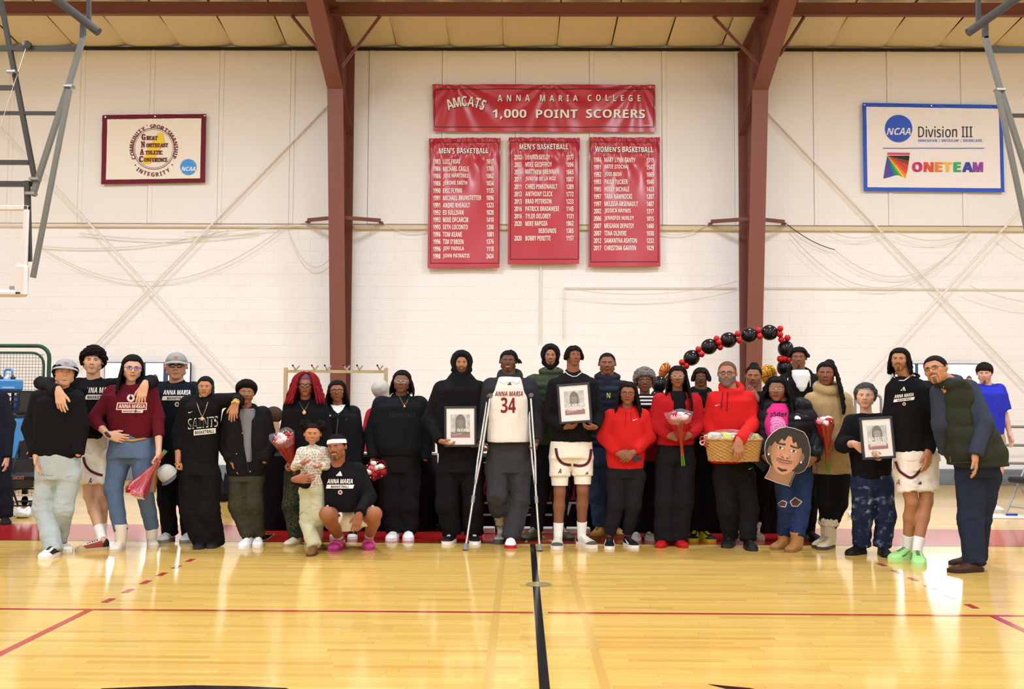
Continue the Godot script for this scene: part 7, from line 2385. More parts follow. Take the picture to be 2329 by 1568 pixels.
	for k in 14:
		var a := TAU * k / 14
		var b := TAU * (k + 1) / 14
		vt.cone(P.nb + Vector3(cos(a) * 0.088, 0.0 - 0.02 * sin(a), sin(a) * 0.085), P.nb + Vector3(cos(b) * 0.088, 0.0 - 0.02 * sin(b), sin(b) * 0.085), 0.03, 0.03, 0.02)
	var vg := vt.surface(0.0125)
	# keep the arm outside the vest
	for i in vg.v.size():
		var e: Vector3 = P.E[1]
		var s: Vector3 = P.S[1]
		var t := clampf((vg.v[i] - s).dot(e - s) / (e - s).length_squared(), 0, 1)
		var dd: Vector3 = vg.v[i] - (s + (e - s) * t)
		if dd.length() < 0.12 and vg.v[i].z > P.z: vg.v[i].z -= (0.12 - dd.length()) * 0.9
	drape(vg, 0.006, [], 4.0, 0.15)
	part("quilted_vest", vg, cloth("2a2f24", 0.7), P.t)
	worn("zip", [[[2146, 880], [2143, 930], [2152, 985], [2163, 1052]]], 0.004, mat("8a8a86", 0.4, 0.6), vg)
	worn("vest_hem", [[[2164, 1054], [2210, 1052], [2250, 1040], [2286, 1016]]], 0.008, mat("232820", 0.7), vg)
	# blue polo, behind
	person({"label": "young man in royal blue polo and khaki shorts walking behind the line", "k": "m", "sk": "cf9f8a", "hd": [2239, 828, 872, -4, -6, 0], "face": {"fuzz": ["chin", 0.75], "open": 0.5},
		"ft": [[2238, 1158, -4], [2281, 1166, 22]], "sh": [2222, 888, 2272, 888], "el": [[2212, 940, 0.0], [2286, 946, 0.0]], "wr": [[2214, 985, 0.05], [2296, 986, 0.06]],
		"hp": [2236, 1000, 2266, 1000], "kn": [[2240, 1072, 0.02], [2272, 1072, 0.03]],
		"top": {"name": "polo", "m": cloth("2c35b4"), "short": true, "to": 0.78, "rows": [[872, 2224, 2254], [880, 2212, 2280], [896, 2208, 2286], [950, 2212, 2284], [988, 2214, 2282]], "rs": [0.09, 0.095, 0.08], "col": [0.016, 0.064, 0.016]},
		"bot": {"name": "shorts", "m": cloth("b39c80"), "short": true, "to": 0.62, "rows": [[980, 2216, 2282], [1005, 2215, 2284]], "rl": [0.1, 0.105, 0.1]},
		"shoe": sneak("e6e3dd", "d8d4cc", {"lace": "f0f0f0", "mark": "2a2a2a"}), "sock": ["efedea", 0.3],
		"hair": [{"kind": "cap", "c": "241d1a", "th": 0.09, "hl": 0.17, "wob": 0.03, "wf": 12.0}]})
	# seated behind the table, head turned away
	person({"label": "boy with short brown hair in profile, seated behind the draped table", "k": "m", "sk": "d3a48e", "hd": [620, 927, 974, -118, 4, 0], "z": -12.1,
		"ft": [[600, 1180, 0], [640, 1180, 0]], "sh": [600, 1000, 650, 1000], "el": [[592, 1045, 0.1], [656, 1045, 0.1]], "wr": [[605, 1050, 0.3], [640, 1050, 0.3]], "hands": [["none"], ["none"]],
		"hp": [606, 1075, 640, 1075], "kn": [[606, 1085, 0.35], [640, 1085, 0.35]],
		"top": {"m": cloth("16161a"), "rows": [[980, 608, 640], [990, 592, 654], [1010, 586, 660], [1070, 590, 656]], "rs": [0.08, 0.07, 0.055]},
		"bot": {"m": cloth("1a1a1c"), "rows": [[1060, 592, 654], [1085, 592, 654]], "rl": [0.09, 0.08, 0.07]}, "shoe": sneak("222222"),
		"hair": {"kind": "cap", "c": "4a382c", "th": 0.05, "hl": 0.26}})
	# grey hood, red jacket behind the table
	person({"label": "person with pale grey hood and red jacket behind the table, mostly hidden", "k": "m", "sk": "b98a70", "hd": [868, 868, 912, 150, 0, 10], "z": -12.2,
		"ft": [[850, 1180, 0], [890, 1180, 0]], "sh": [846, 945, 898, 945], "el": [[834, 1000, 0.0], [908, 1000, 0.0]], "wr": [[840, 1040, 0.15], [900, 1040, 0.15]], "hands": [["none"], ["none"]],
		"hp": [855, 1060, 890, 1060], "kn": [[855, 1080, 0.35], [890, 1080, 0.35]],
		"top": {"name": "jacket", "m": cloth("a3202c"), "rows": [[918, 852, 888], [928, 840, 900], [950, 832, 908], [1050, 832, 908]], "rs": [0.085, 0.08, 0.06], "col": [0.03, 0.08, 0.02]},
		"bot": {"m": cloth("1a1a1c"), "rows": [[1040, 840, 900], [1070, 842, 898]], "rl": [0.09, 0.08, 0.07]}, "shoe": sneak("222222"),
		"hair": {"kind": "hood", "c": "b9b5ab", "m": cloth("b9b5ab"), "th": 0.09, "open": [0.27, 0.4]}})
	# dark coat at the edge of the frame
	person({"label": "person in dark navy suit standing beside the folding chair, mostly out of frame", "k": "m", "sk": "c99a80", "hd": [-22, 826, 872, 40, 0, 0], "z": -11.3,
		"ft": [[-30, 1192, 20], [14, 1195, 30]], "sh": [-55, 900, 2, 905], "el": [[-66, 960, 0], [20, 965, 0]], "wr": [[-60, 1020, 0.05], [16, 1040, 0.05]],
		"hp": [-35, 1040, -2, 1040], "kn": [[-32, 1110, 0.02], [8, 1110, 0.04]],
		"top": {"name": "suit_jacket", "m": cloth("1a1c26"), "rows": [[876, -36, -10], [888, -58, 6], [910, -62, 14], [1000, -55, 20], [1075, -52, 26]], "rs": [0.085, 0.075, 0.06]},
		"bot": {"m": cloth("17181f"), "rows": [[1030, -50, 18], [1070, -50, 20]], "rl": [0.1, 0.09, 0.08]}, "shoe": {"c": "141314", "sole": "111111", "kind": "dress"},
		"hair": {"kind": "cap", "c": "1a1614", "th": 0.05}})

# ---------------------------------------------------------------- things on the wall and under the roof
func sag(a: Vector3, b: Vector3, drop: float, n := 18) -> Array:
	var out := []
	for i in n + 1:
		var t := float(i) / n
		out.append(a.lerp(b, t) - Vector3(0, drop * 4.0 * t * (1.0 - t), 0))
	return out
func wall_things() -> void:
	var paint := mat("ece5d8", 0.6)
	for q in [[760, 224, -40, 1046, "white cross brace rod rising to the column beside the round emblem banner"], [-60, 226, 752, 1098, "white cross brace rod falling to the foot of that column"], [1742, 252, 2440, 985, "white cross brace rod falling from the column behind the balloons"], [2420, 372, 1700, 1148, "white cross brace rod rising past the blue bordered banner"]]:
		var g := Geo.new()
		g.tube([on_wall(q[0], q[1], 0.10), on_wall(q[2], q[3], 0.10 if q[0] != -60 and q[0] != 2420 else 0.14)], [0.017], 8)
		tag(obj("brace_rod", g, paint), q[4], "brace rod", "", "structure")
	var cord := mat("ded5c4", 0.7)
	var black := mat("2c2a2a", 0.6)
	var runs := [
		[[90, 560, 520, 524, 0.14, cord, "white cable hanging in a shallow loop below the ledge"], [180, 530, 590, 528, 0.12, cord, "white cable sagging under the round emblem banner"], [90, 560, 640, 520, 0.75, cord, "white cable in a deep loop crossing the brace rods"], [420, 528, 706, 505, 0.05, cord, "white cable running up to the bracket arm"], [655, 520, 748, 590, 0.35, cord, "thin cable looping beside the maroon column"]],
		[[872, 508, 978, 522, 0.10, cord, "cable sagging from the bracket to the first list banner"], [1500, 528, 1612, 510, 0.10, cord, "cable sagging to the bracket near the third list banner"], [1790, 510, 1898, 568, 0.06, black, "black cable hanging from the bracket by the balloon side column"], [1898, 568, 2215, 522, 0.62, cord, "white cable continuing the black one in a deep loop"], [1795, 530, 2210, 524, 0.95, cord, "white cable hanging in the deepest loop under the blue bordered banner"], [1880, 520, 2010, 526, 0.14, cord, "short white cable looping over the ledge"], [2030, 524, 2215, 522, 0.18, cord, "white cable looping under the blue bordered banner"], [2270, 524, 2420, 600, 0.1, cord, "white cable falling away towards the end wall"], [1283, 655, 1678, 640, 0.16, cord, "thin cable sagging below the conduit beside the maroon column"], [2205, 650, 2420, 690, 0.1, cord, "thin cable falling from the conduit end"]]]
	var nth := 0.0
	for r in runs:
		nth = 0.0
		for q in r:
			var g := Geo.new()
			nth += 0.017
			g.tube(sag(on_wall(q[0], q[1], 0.035 + nth), on_wall(q[2], q[3], 0.035 + nth), q[4]), [0.007], 6)
			tag(obj("cable", g, q[5]), q[6], "cable", "cables draped along the wall")
	var g := Geo.new()
	g.tube([on_wall(1283, 770, 0.03), on_wall(1283, 654, 0.03), on_wall(1676, 654, 0.03)], [0.011], 8)
	tag(obj("conduit", g, paint), "white conduit with a right angle bend below the red lists", "conduit", "", "structure")
	g = Geo.new()
	g.tube([on_wall(1736, 654, 0.03), on_wall(2500, 659, 0.03)], [0.011], 8)
	tag(obj("conduit", g, paint), "white conduit running along the wall past the cross braces", "conduit", "", "structure")
	g = Geo.new()
	g.tube([on_wall(1230, 603, 0.03), on_wall(1229, 780, 0.03)], [0.012], 8)
	tag(obj("conduit", g, paint), "white vertical conduit below the middle list banner", "conduit", "", "structure")
	screens()
	backstops()
	# rail along the wall behind the man in the blue polo
	var t := thing("guard_rail", "grey steel guard rail with three bars along the wall", "rail", on_floor(2330, 1100) * Vector3(1, 0, 1))
	var steel_m := mat("8f9192", 0.4, 0.6)
	for y in [971, 1013, 1054]:
		g = Geo.new()
		g.tube([at(2180, y - 1, -16.2), at(2480, y + 2, -16.2)], [0.022], 8)
		part("rail", g, steel_m, t)
	for x in [2236, 2420]:
		g = Geo.new()
		var p := at(x, 968, -16.2)
		g.tube([p, Vector3(p.x, 0, p.z)], [0.022], 8)
		part("post", g, steel_m, t)
	g = Geo.new()
	var hoop := []
	var c0 := at(1946, 1000, -13.2)
	var c1 := at(2005, 1000, -13.2)
	var top := at(1975, 894, -13.2).y
	hoop.append(Vector3(c0.x, 0, c0.z))
	for k in 9:
		var a := PI * (1.0 - k / 8.0)
		hoop.append(Vector3((c0.x + c1.x) / 2 + cos(a) * (c1.x - c0.x) / 2, top - 0.08 + sin(a) * 0.08, c0.z))
	hoop.append(Vector3(c1.x, 0, c1.z))
	g.tube(hoop, [0.018], 8)
	tag(obj("metal_hoop", g, steel_m), "bent grey metal hoop stand behind the silver haired woman", "stand")

func face_patch(im: Image, cx: int, cy: int, s: float, skin: Color, hair_c: Color, shirt: Color) -> void:   # a small printed portrait
	for y in range(-int(30 * s), int(42 * s)):
		for x in range(-int(30 * s), int(30 * s)):
			var p := Vector2(x / s, y / s)
			var c := Color(0, 0, 0, 0)
			if Vector2(p.x / 28.0, (p.y - 44.0) / 22.0).length() < 1.0: c = shirt
			if Vector2(p.x / 17.0, (p.y + 3.0) / 24.0).length() < 1.0 or (absf(p.x) < 17.0 and p.y > 0 and p.y < 26 and absf(p.x) > 9): c = hair_c
			if Vector2(p.x / 11.5, (p.y - 1.0) / 15.5).length() < 1.0 and p.y > -10 + absf(p.x) * 0.25: c = skin
			if absf(p.y - 16.0) < 6.0 and absf(p.x) < 5.0 and p.y > 14: c = skin.darkened(0.15)
			for e in [-1.0, 1.0]:
				if Vector2((p.x - e * 4.8) / 2.4, (p.y + 0.5) / 1.2).length() < 1.0: c = hair_c
			if Vector2(p.x / 4.0, (p.y - 8.5) / 1.3).length() < 1.0: c = skin.lerp(Color(0.6, 0.15, 0.15), 0.5)
			var ix := cx + x
			var iy := cy + y
			if c.a > 0 and ix >= 0 and iy >= 0 and ix < im.get_width() and iy < im.get_height(): im.set_pixel(ix, iy, c)
func screens() -> void:
	var k := 0
	for q in [[240.0, 432.0, 826.0, "wall screen showing a bright white slide, behind the woman in maroon"], [2036.0, 2227.0, 829.0, "wall screen showing a bright white slide, behind the leaning man"]]:
		var im := Image.create(512, 288, false, Image.FORMAT_RGB8)
		im.fill(Color(0.98, 0.98, 1.0))
		for b in ([[95, 150], [352, 30]] if k == 0 else [[120, 20]]): im.fill_rect(Rect2i(b[0], 0, b[1], 288), Color("1d2a3c"))
		face_patch(im, 302 if k == 0 else 448, 96, 1.1, Color("d9a58c"), Color("4a2c22"), Color("1a1a1c"))
		if k == 1: face_patch(im, 215, 96, 0.9, Color("c99a80"), Color("1c1512"), Color("2a2a2c"))
		var tex := ImageTexture.create_from_image(im)
		var m := StandardMaterial3D.new()
		m.albedo_color = Color("101012"); m.roughness = 0.2
		m.emission_enabled = true; m.emission_texture = tex; m.emission_operator = BaseMaterial3D.EMISSION_OP_MULTIPLY
		m.emission = Color.WHITE; m.emission_energy_multiplier = 3.0
		var a := on_wall(q[0], q[2], 0.08)
		var b := on_wall(q[1], q[2], 0.08)
		var w := b.x - a.x
		var h := w * 0.5625
		var t := thing("wall_screen", q[3], "screen", Vector3((a.x + b.x) / 2, a.y - h / 2, a.z), "bright wall screens")
		var g := Geo.new()
		g.rbox(Vector3(0, 0, -0.025), Vector3(w + 0.03, h + 0.03, 0.05), 0.008)
		obj("casing", g, mat("3a2a30", 0.4), t)
		g = Geo.new()
		g.use_uv = true
		g.quad(Vector3(-w / 2, -h / 2, 0.003), Vector3(w / 2, -h / 2, 0.003), Vector3(w / 2, h / 2, 0.003), Vector3(-w / 2, h / 2, 0.003))
		obj("display", g, m, t)
		var l := AreaLight3D.new()
		l.name = "screen_light"
		l.area_size = Vector2(w, h)
		l.light_energy = 0.2
		l.light_color = Color("f4f6ff"); l.shadow_enabled = true
		l.area_range = 30; l.area_attenuation = 2.0
		l.position = Vector3(0, 0, 0.012)
		l.rotation_degrees.y = 180
		t.add_child(l)
		k += 1

func backstops() -> void:
	var pipe := mat("434443", 0.45, 0.15)
	var galv := mat("747670", 0.45, 0.25)
	var Z := -11.6
	var t := thing("backstop", "folded basketball backstop of dark steel pipes with clear backboard in white frame", "backstop", at(60, 300, Z))
	var add := func(to: Node, a: Array, b: Array, r: float, m: Material, called := "pipe", dz := 0.0) -> void:
		var g := Geo.new()
		g.tube([at(a[0], a[1], Z + dz), at(b[0], b[1], Z + dz)], [r], 10)
		part(called, g, m, to)
	var square := func(to: Node, a: Array, b: Array, w: float, m: Material, dz := 0.0) -> void:
		var g := Geo.new()
		g.bar(at(a[0], a[1], Z + dz), at(b[0], b[1], Z + dz), w, w, Vector3(0, 0, 1))
		part("strut", g, m, to)
	add.call(t, [60, -55], [224, 73], 0.052, pipe, "main_pipe", 0.12)
	square.call(t, [202, -40], [202, 50], 0.045, pipe)
	square.call(t, [190, 46], [188, 88], 0.055, pipe)
	square.call(t, [190, 82], [155, 198], 0.055, galv)
	square.call(t, [155, 196], [74, 446], 0.055, galv)
	square.call(t, [158, 204], [75, 632], 0.05, galv, 0.08)
	square.call(t, [-6, -40], [80, 412], 0.05, pipe, -0.06)
	for h in [[111, 178, 0.055], [200, 30, 0.05], [258, 128, 0.04], [370, 66, 0.05], [419, 76, 0.06]]: square.call(t, [-160, h[0] - 1], [h[1], h[0]], h[2], pipe, -0.06)
	square.call(t, [62, 412], [66, 595], 0.055, pipe)
	for q in [[157, 197], [71, 441], [28, 164], [80, 408]]:
		var g := Geo.new()
		g.rbox(at(q[0], q[1], Z + 0.03), Vector3(0.11, 0.035, 0.1), 0.006)
		part("clamp", g, mat("9a9c9a", 0.35, 0.8), t)
	var w := Geo.new()
	w.tube([at(62, 100, Z), at(0, 290, Z), at(-30, 380, Z)], [0.004], 6)
	part("wire", w, mat("cfcfca", 0.4, 0.7), t)
	w = Geo.new()
	w.lathe(at(62, 103, Z), [[0.001, -0.02], [0.05, -0.02], [0.04, 0.0], [0.05, 0.02], [0.001, 0.02]], 14, Basis(Vector3.RIGHT, Vector3(0, 0, 1), Vector3.DOWN))
	part("pulley", w, pipe, t)
	# board
	var tr := at(66, 468, Z + 0.1)
	var br := at(66, 672, Z + 0.1)
	var white := mat("dfdad6", 0.45)
	var left_x := tr.x - 1.83
	var fr := Geo.new()
	var th := 0.055
	fr.rbox(Vector3((tr.x + left_x) / 2, tr.y - th / 2, tr.z), Vector3(1.83, th, 0.05), 0.008)
	fr.rbox(Vector3((tr.x + left_x) / 2, br.y + th / 2, tr.z), Vector3(1.83, th, 0.05), 0.008)
	fr.rbox(Vector3(tr.x - th / 2, (tr.y + br.y) / 2, tr.z), Vector3(th, tr.y - br.y, 0.05), 0.008)
	fr.rbox(Vector3(left_x + th / 2, (tr.y + br.y) / 2, tr.z), Vector3(th, tr.y - br.y, 0.05), 0.008)
	part("board_frame", fr, white, t)
	fr = Geo.new()
	fr.box(Vector3((tr.x + left_x) / 2, (tr.y + br.y) / 2, tr.z), Vector3(1.75, tr.y - br.y - 0.07, 0.012))
	part("board_glass", fr, pane("e6eaea", 0.12), t)
	fr = Geo.new()
	fr.rbox(Vector3(tr.x - 0.06, br.y + 0.17, tr.z), Vector3(0.15, 0.38, 0.085), 0.03)
	fr.rbox(Vector3((tr.x + left_x) / 2 - 0.02, br.y + 0.02, tr.z), Vector3(1.83, 0.085, 0.085), 0.03)
	part("edge_pad", fr, white, t)
	fr = Geo.new()
	fr.box(at(33, 655, Z + 0.12), Vector3(0.12, 0.04, 0.004))
	part("maker_plate", fr, mat("9a9a98", 0.5), t)
	# the twin on the other side
	t = thing("backstop", "folded backstop of galvanised pipes beside the blue bordered banner", "backstop", at(2290, 200, Z))
	add.call(t, [2370, -45], [2202, 74], 0.052, pipe, "main_pipe", 0.12)
	square.call(t, [2225, -30], [2225, 50], 0.045, pipe)
	square.call(t, [2241, 50], [2241, 88], 0.055, pipe)
	square.call(t, [2240, 84], [2275, 204], 0.055, galv)
	square.call(t, [2275, 203], [2390, 560], 0.055, galv)
	square.call(t, [2269, 210], [2352, 600], 0.05, galv, 0.08)
	for h in [[114, 2252, 0.055], [263, 2300, 0.04]]: square.call(t, [h[1], h[0]], [2480, h[0] + 1], h[2], pipe, -0.06)
	var g := Geo.new()
	g.rbox(at(2274, 205, Z + 0.03), Vector3(0.11, 0.035, 0.1), 0.006)
	part("clamp", g, mat("9a9c9a", 0.35, 0.8), t)

# ---------------------------------------------------------------- along the side of the court
func court_side() -> void:
	tables()
	rack()
	balloons()
	bench_side()
	loose_things()

func tables() -> void:
	var k := 0
	for q in [[600.0, 981.0, "long table under a plain black cloth behind the squatting player"], [1006.0, 1388.0, "long table under a black cloth with red college lettering"], [1414.0, 1790.0, "long table under a plain black cloth behind the red hoodies"]]:
		var zf := -10.75
		var a := at(q[0], 1040, zf)
		var b := at(q[1], 1040, zf)
		var w := b.x - a.x
		var t := thing("draped_table", q[2], "table", Vector3((a.x + b.x) / 2, 0, zf - 0.36), "draped tables in a row")
		var g := Geo.new()
		g.rbox(Vector3(0, 0.755, 0), Vector3(w - 0.04, 0.035, 0.70), 0.008)
		obj("table_top", g, mat("5a5550", 0.6), t)
		for s in [[-1, -1], [1, -1], [-1, 1], [1, 1]]:
			g = Geo.new()
			g.tube([Vector3(s[0] * (w / 2 - 0.15), 0.74, s[1] * 0.26), Vector3(s[0] * (w / 2 - 0.15), 0.0, s[1] * 0.26)], [0.016], 8)
			obj("leg", g, mat("6a6a6a", 0.5, 0.6), t)
		# cloth: top, then a skirt that falls in shallow folds
		g = Geo.new()
		var ring := []
		for i in 40: ring.append(Vector2(lerpf(-w / 2, w / 2, i / 40.0), 0.36))
		for i in 12: ring.append(Vector2(w / 2, lerpf(0.36, -0.36, i / 12.0)))
		for i in 40: ring.append(Vector2(lerpf(w / 2, -w / 2, i / 40.0), -0.36))
		for i in 12: ring.append(Vector2(-w / 2, lerpf(-0.36, 0.36, i / 12.0)))
		var n := ring.size()
		for j in 9:
			var f := j / 8.0
			for i in n:
				var p: Vector2 = ring[i]
				var o := Vector2(p.x / (w / 2), p.y / 0.36)
				var fold := (0.018 * sin(i * 0.9 + k) + 0.012 * sin(i * 0.37 + 2.0 * k)) * f
				var dir := Vector2(signf(p.x) if absf(o.x) > 0.99 else 0.0, signf(p.y) if absf(o.y) > 0.99 else 0.0).normalized()
				var r := p + dir * (0.008 + fold + 0.02 * f)
				g.put(Vector3(r.x, 0.785 - f * 0.775 - (0.006 if j > 0 else 0.0), r.y), Vector3.UP)
		for j in 8:
			for i in n:
				var e := j * n + i
				var e2 := j * n + (i + 1) % n
				g.face(e, e + n, e2 + n); g.face(e, e2 + n, e2)
		g.smooth()
		var c := g.put(Vector3(0, 0.786, 0), Vector3.UP)
		var b0 := g.v.size()
		for i in n: g.put(g.v[i], Vector3.UP)
		for i in n: g.face(c, b0 + i, b0 + (i + 1) % n)
		var cl := obj("tablecloth", g, cloth("121113", 0.9), t)
		if k == 1:
			var red := mat("7d1a20", 0.9)
			var grey := mat("b4aca8", 0.9)
			var put := func(f: Geo, cx: float, cy: float, m: Material, lift: float) -> void:
				var out := Geo.new()
				for p in f.v:
					var wp := at(cx + p.x, cy - p.y, zf + 0.05 + lift) - t.position
					out.put(wp, Vector3(0, 0, 1))
				out.idx = f.idx
				obj("cloth_print", out, m, cl)
			put.call(fit(text_geo("ANNA MARIA", 1.0), 246, 50, 0.1), 1216, 1113, red, 0.0)
			put.call(fit(text_geo("ATHLETICS", 1.0), 112, 12, 0.15), 1184, 1160, grey, 0.0)
			for l in [[1098, 1142, 1345, 1147], [1098, 1169, 1290, 1174], [1196, 1077, 1342, 1081], [1336, 1081, 1341, 1147]]:
				put.call(poly_geo([l[0], l[1], l[2], l[1], l[2], l[3], l[0], l[3]]), 0, 0, grey, 0.0)
			put.call(poly_geo([1294, 1146, 1300, 1146, 1292, 1174, 1285, 1174]), 0, 0, grey, 0.0)
		k += 1
	var ty := 0.792
	var bo := thing("water_bottle", "slim black drinking bottle standing on the draped table", "bottle", Vector3(at(982, 1020, -11.0).x, ty, -11.0))
	var g := Geo.new()
	g.lathe(Vector3.ZERO, [[0.001, 0.0], [0.036, 0.0], [0.038, 0.02], [0.038, 0.13], [0.03, 0.15], [0.001, 0.152]], 16)
	obj("bottle_body", g, mat("17181a", 0.35), bo)
	g = Geo.new()
	g.lathe(Vector3.ZERO, [[0.022, 0.15], [0.024, 0.16], [0.024, 0.185], [0.012, 0.19], [0.01, 0.205], [0.001, 0.206]], 14)
	obj("bottle_cap", g, mat("222326", 0.4), bo)
	g = Geo.new()
	g.rbox(Vector3.ZERO, Vector3(0.28, 0.03, 0.2), 0.004)
	var pa := obj("paper_stack", g, mat("e4e4e2", 0.8))
	pa.position = Vector3(at(965, 1040, -10.95).x, ty + 0.015, -10.98)
	tag(pa, "stack of white papers beside the black bottle on the table", "papers")
	g = Geo.new()
	g.rbox(Vector3.ZERO, Vector3(0.2, 0.025, 0.16), 0.004)
	pa = obj("white_tray", g, mat("e8eef2", 0.6))
	pa.position = Vector3(at(825, 1045, -10.95).x, ty + 0.0125, -10.95)
	tag(pa, "flat white tray on the table behind the squatting player", "tray")

func rack() -> void:
	var tan_m := mat("b7a477", 0.5)
	var Z := -12.75
	var a := at(650, 845, Z)
	var b := at(878, 845, Z)
	var t := thing("peg_rack", "tan steel rack with chrome pegs on its top bar", "rack", Vector3((a.x + b.x) / 2, 0, Z))
	var g := Geo.new()
	g.bar(Vector3(a.x, a.y, Z), Vector3(b.x, a.y, Z), 0.03, 0.036)
	part("top_bar", g, tan_m, t)
	for x in [a.x, b.x]:
		g = Geo.new()
		g.rbox(Vector3(x, (a.y + 0.05) / 2, Z), Vector3(0.045, a.y + 0.05, 0.045), 0.004)
		part("upright", g, tan_m, t)
		g = Geo.new()
		g.rbox(Vector3(x, 0.02, Z), Vector3(0.05, 0.04, 0.6), 0.004)
		part("foot", g, tan_m, t)
	for x in [671, 714, 743, 786, 816, 862]:
		var p := at(x + 2, 842, Z)
		for s in [1.0, -1.0]:
			g = Geo.new()
			var q := p + Vector3(-0.018 if s > 0 else 0.02, 0.055, s * 0.1)
			g.tube([p, q], [0.011], 8)
			var o := part("peg", g, mat("c8c4ba", 0.25, 0.8), t)
			if s > 0:
				g = Geo.new()
				g.ball(q, Vector3(0.012, 0.012, 0.012), 8, 6)
				sub("rubber_tip", g, mat("141414", 0.7), o)

func balloons() -> void:
	var Z := -11.0
	var blk := mat("18181b", 0.16)
	var red := mat("b8171b", 0.25)
	var t := thing("balloon_arch", "arch of large black and small red balloons behind the bald man", "balloon arch", at(1650, 1040, Z))
	var spine := [[1496, 905], [1500, 874], [1530, 838], [1573, 814.5], [1613, 789], [1656.6, 774], [1703.6, 763], [1750, 757], [1782, 768], [1787, 794], [1785, 837], [1786, 875], [1788, 912]]
	var path := []
	for q in spine: path.append(at(q[0], q[1], Z))
	path.push_front(Vector3(path[0].x, 0.80, Z))
	path.append(Vector3(path[-1].x, 0.80, Z))
	var g := Geo.new()
	g.tube(path, [0.004], 6)
	part("spine_line", g, mat("d8d8d6", 0.5), t)
	for i in [0, 1, 3, 4, 5, 6, 7, 9, 10, 11, 12]:
		var p := at(spine[i][0], spine[i][1], Z)
		var nx: Array = spine[mini(i + 1, 12)]
		var pv: Array = spine[maxi(i - 1, 0)]
		var dir := (at(nx[0], nx[1], Z) - at(pv[0], pv[1], Z)).normalized()
		g = Geo.new()
		var bz := Vector3(0, 0, 1)
		g.ball(p, Vector3(0.086, 0.093, 0.086), 26, 18, Basis(dir.cross(bz), dir, bz).orthonormalized())
		part("black_balloon", g, blk, t)
	var r := RandomNumberGenerator.new()
	r.seed = 2
	for q in [[1551, 825], [1561, 833], [1588.6, 795], [1596, 806], [1630, 771], [1635, 779], [1638, 790], [1678, 760], [1682, 775], [1725, 752], [1728, 766], [1774.5, 748], [1774, 761], [1777, 773], [1791, 769], [1774, 817], [1783, 817], [1795, 818]]:
		g = Geo.new()
		g.ball(at(q[0], q[1], Z + 0.05 + r.randf_range(-0.02, 0.02)), Vector3(0.034, 0.036, 0.034), 16, 12)
		part("red_balloon", g, red, t)
	for q in [[1512.0, 846.0, 0.066, 0.104, -0.25, "orange basketball foil balloon behind the woman in the red cardigan", "c4661f"], [1748.0, 853.0, 0.098, 0.115, 0.3, "golden basketball foil balloon behind the woman with drawn back hair", "d7932a"]]:
		var c := at(q[0], q[1], Z - 0.12)
		var f := thing("foil_balloon", q[5], "balloon", c, "basketball foil balloons")
		var b := Basis.from_euler(Vector3(0.1, 0.15, q[4]))
		g = Geo.new()
		g.ball(Vector3.ZERO, Vector3(q[2], q[3], 0.055), 26, 18, b)
		obj("foil", g, mat(q[6], 0.18, 0.35), f)
		for s in 4:
			var pts := []
			for k in 17:
				var a := lerpf(-PI / 2, PI / 2, k / 16.0)
				var u := Vector3.ZERO
				if s == 0: u = Vector3(0, sin(a), cos(a))
				elif s == 1: u = Vector3(sin(a), 0, cos(a))
				else:
					var x := (0.55 - 0.35 * cos(a)) * (1.0 if s == 2 else -1.0) * 1.35
					x = clampf(x, -0.95, 0.95)
					var y := sin(a) * sqrt(1.0 - x * x)
					u = Vector3(x, y, sqrt(maxf(0.0, 1.0 - x * x - y * y)))
				pts.append(b * (u * Vector3(q[2], q[3], 0.055) * 1.01))
			g = Geo.new()
			g.tube(pts, [0.0028], 5)
			obj("seam_line", g, mat("1a1512", 0.5), f)
		g = Geo.new()
		g.tube([Vector3(0, -q[3], 0), Vector3(0.02, -q[3] - 0.3, 0.0), Vector3(0, 0.79 - c.y, 0)], [0.002], 5)
		obj("string", g, mat("d8d8d8", 0.6), f)

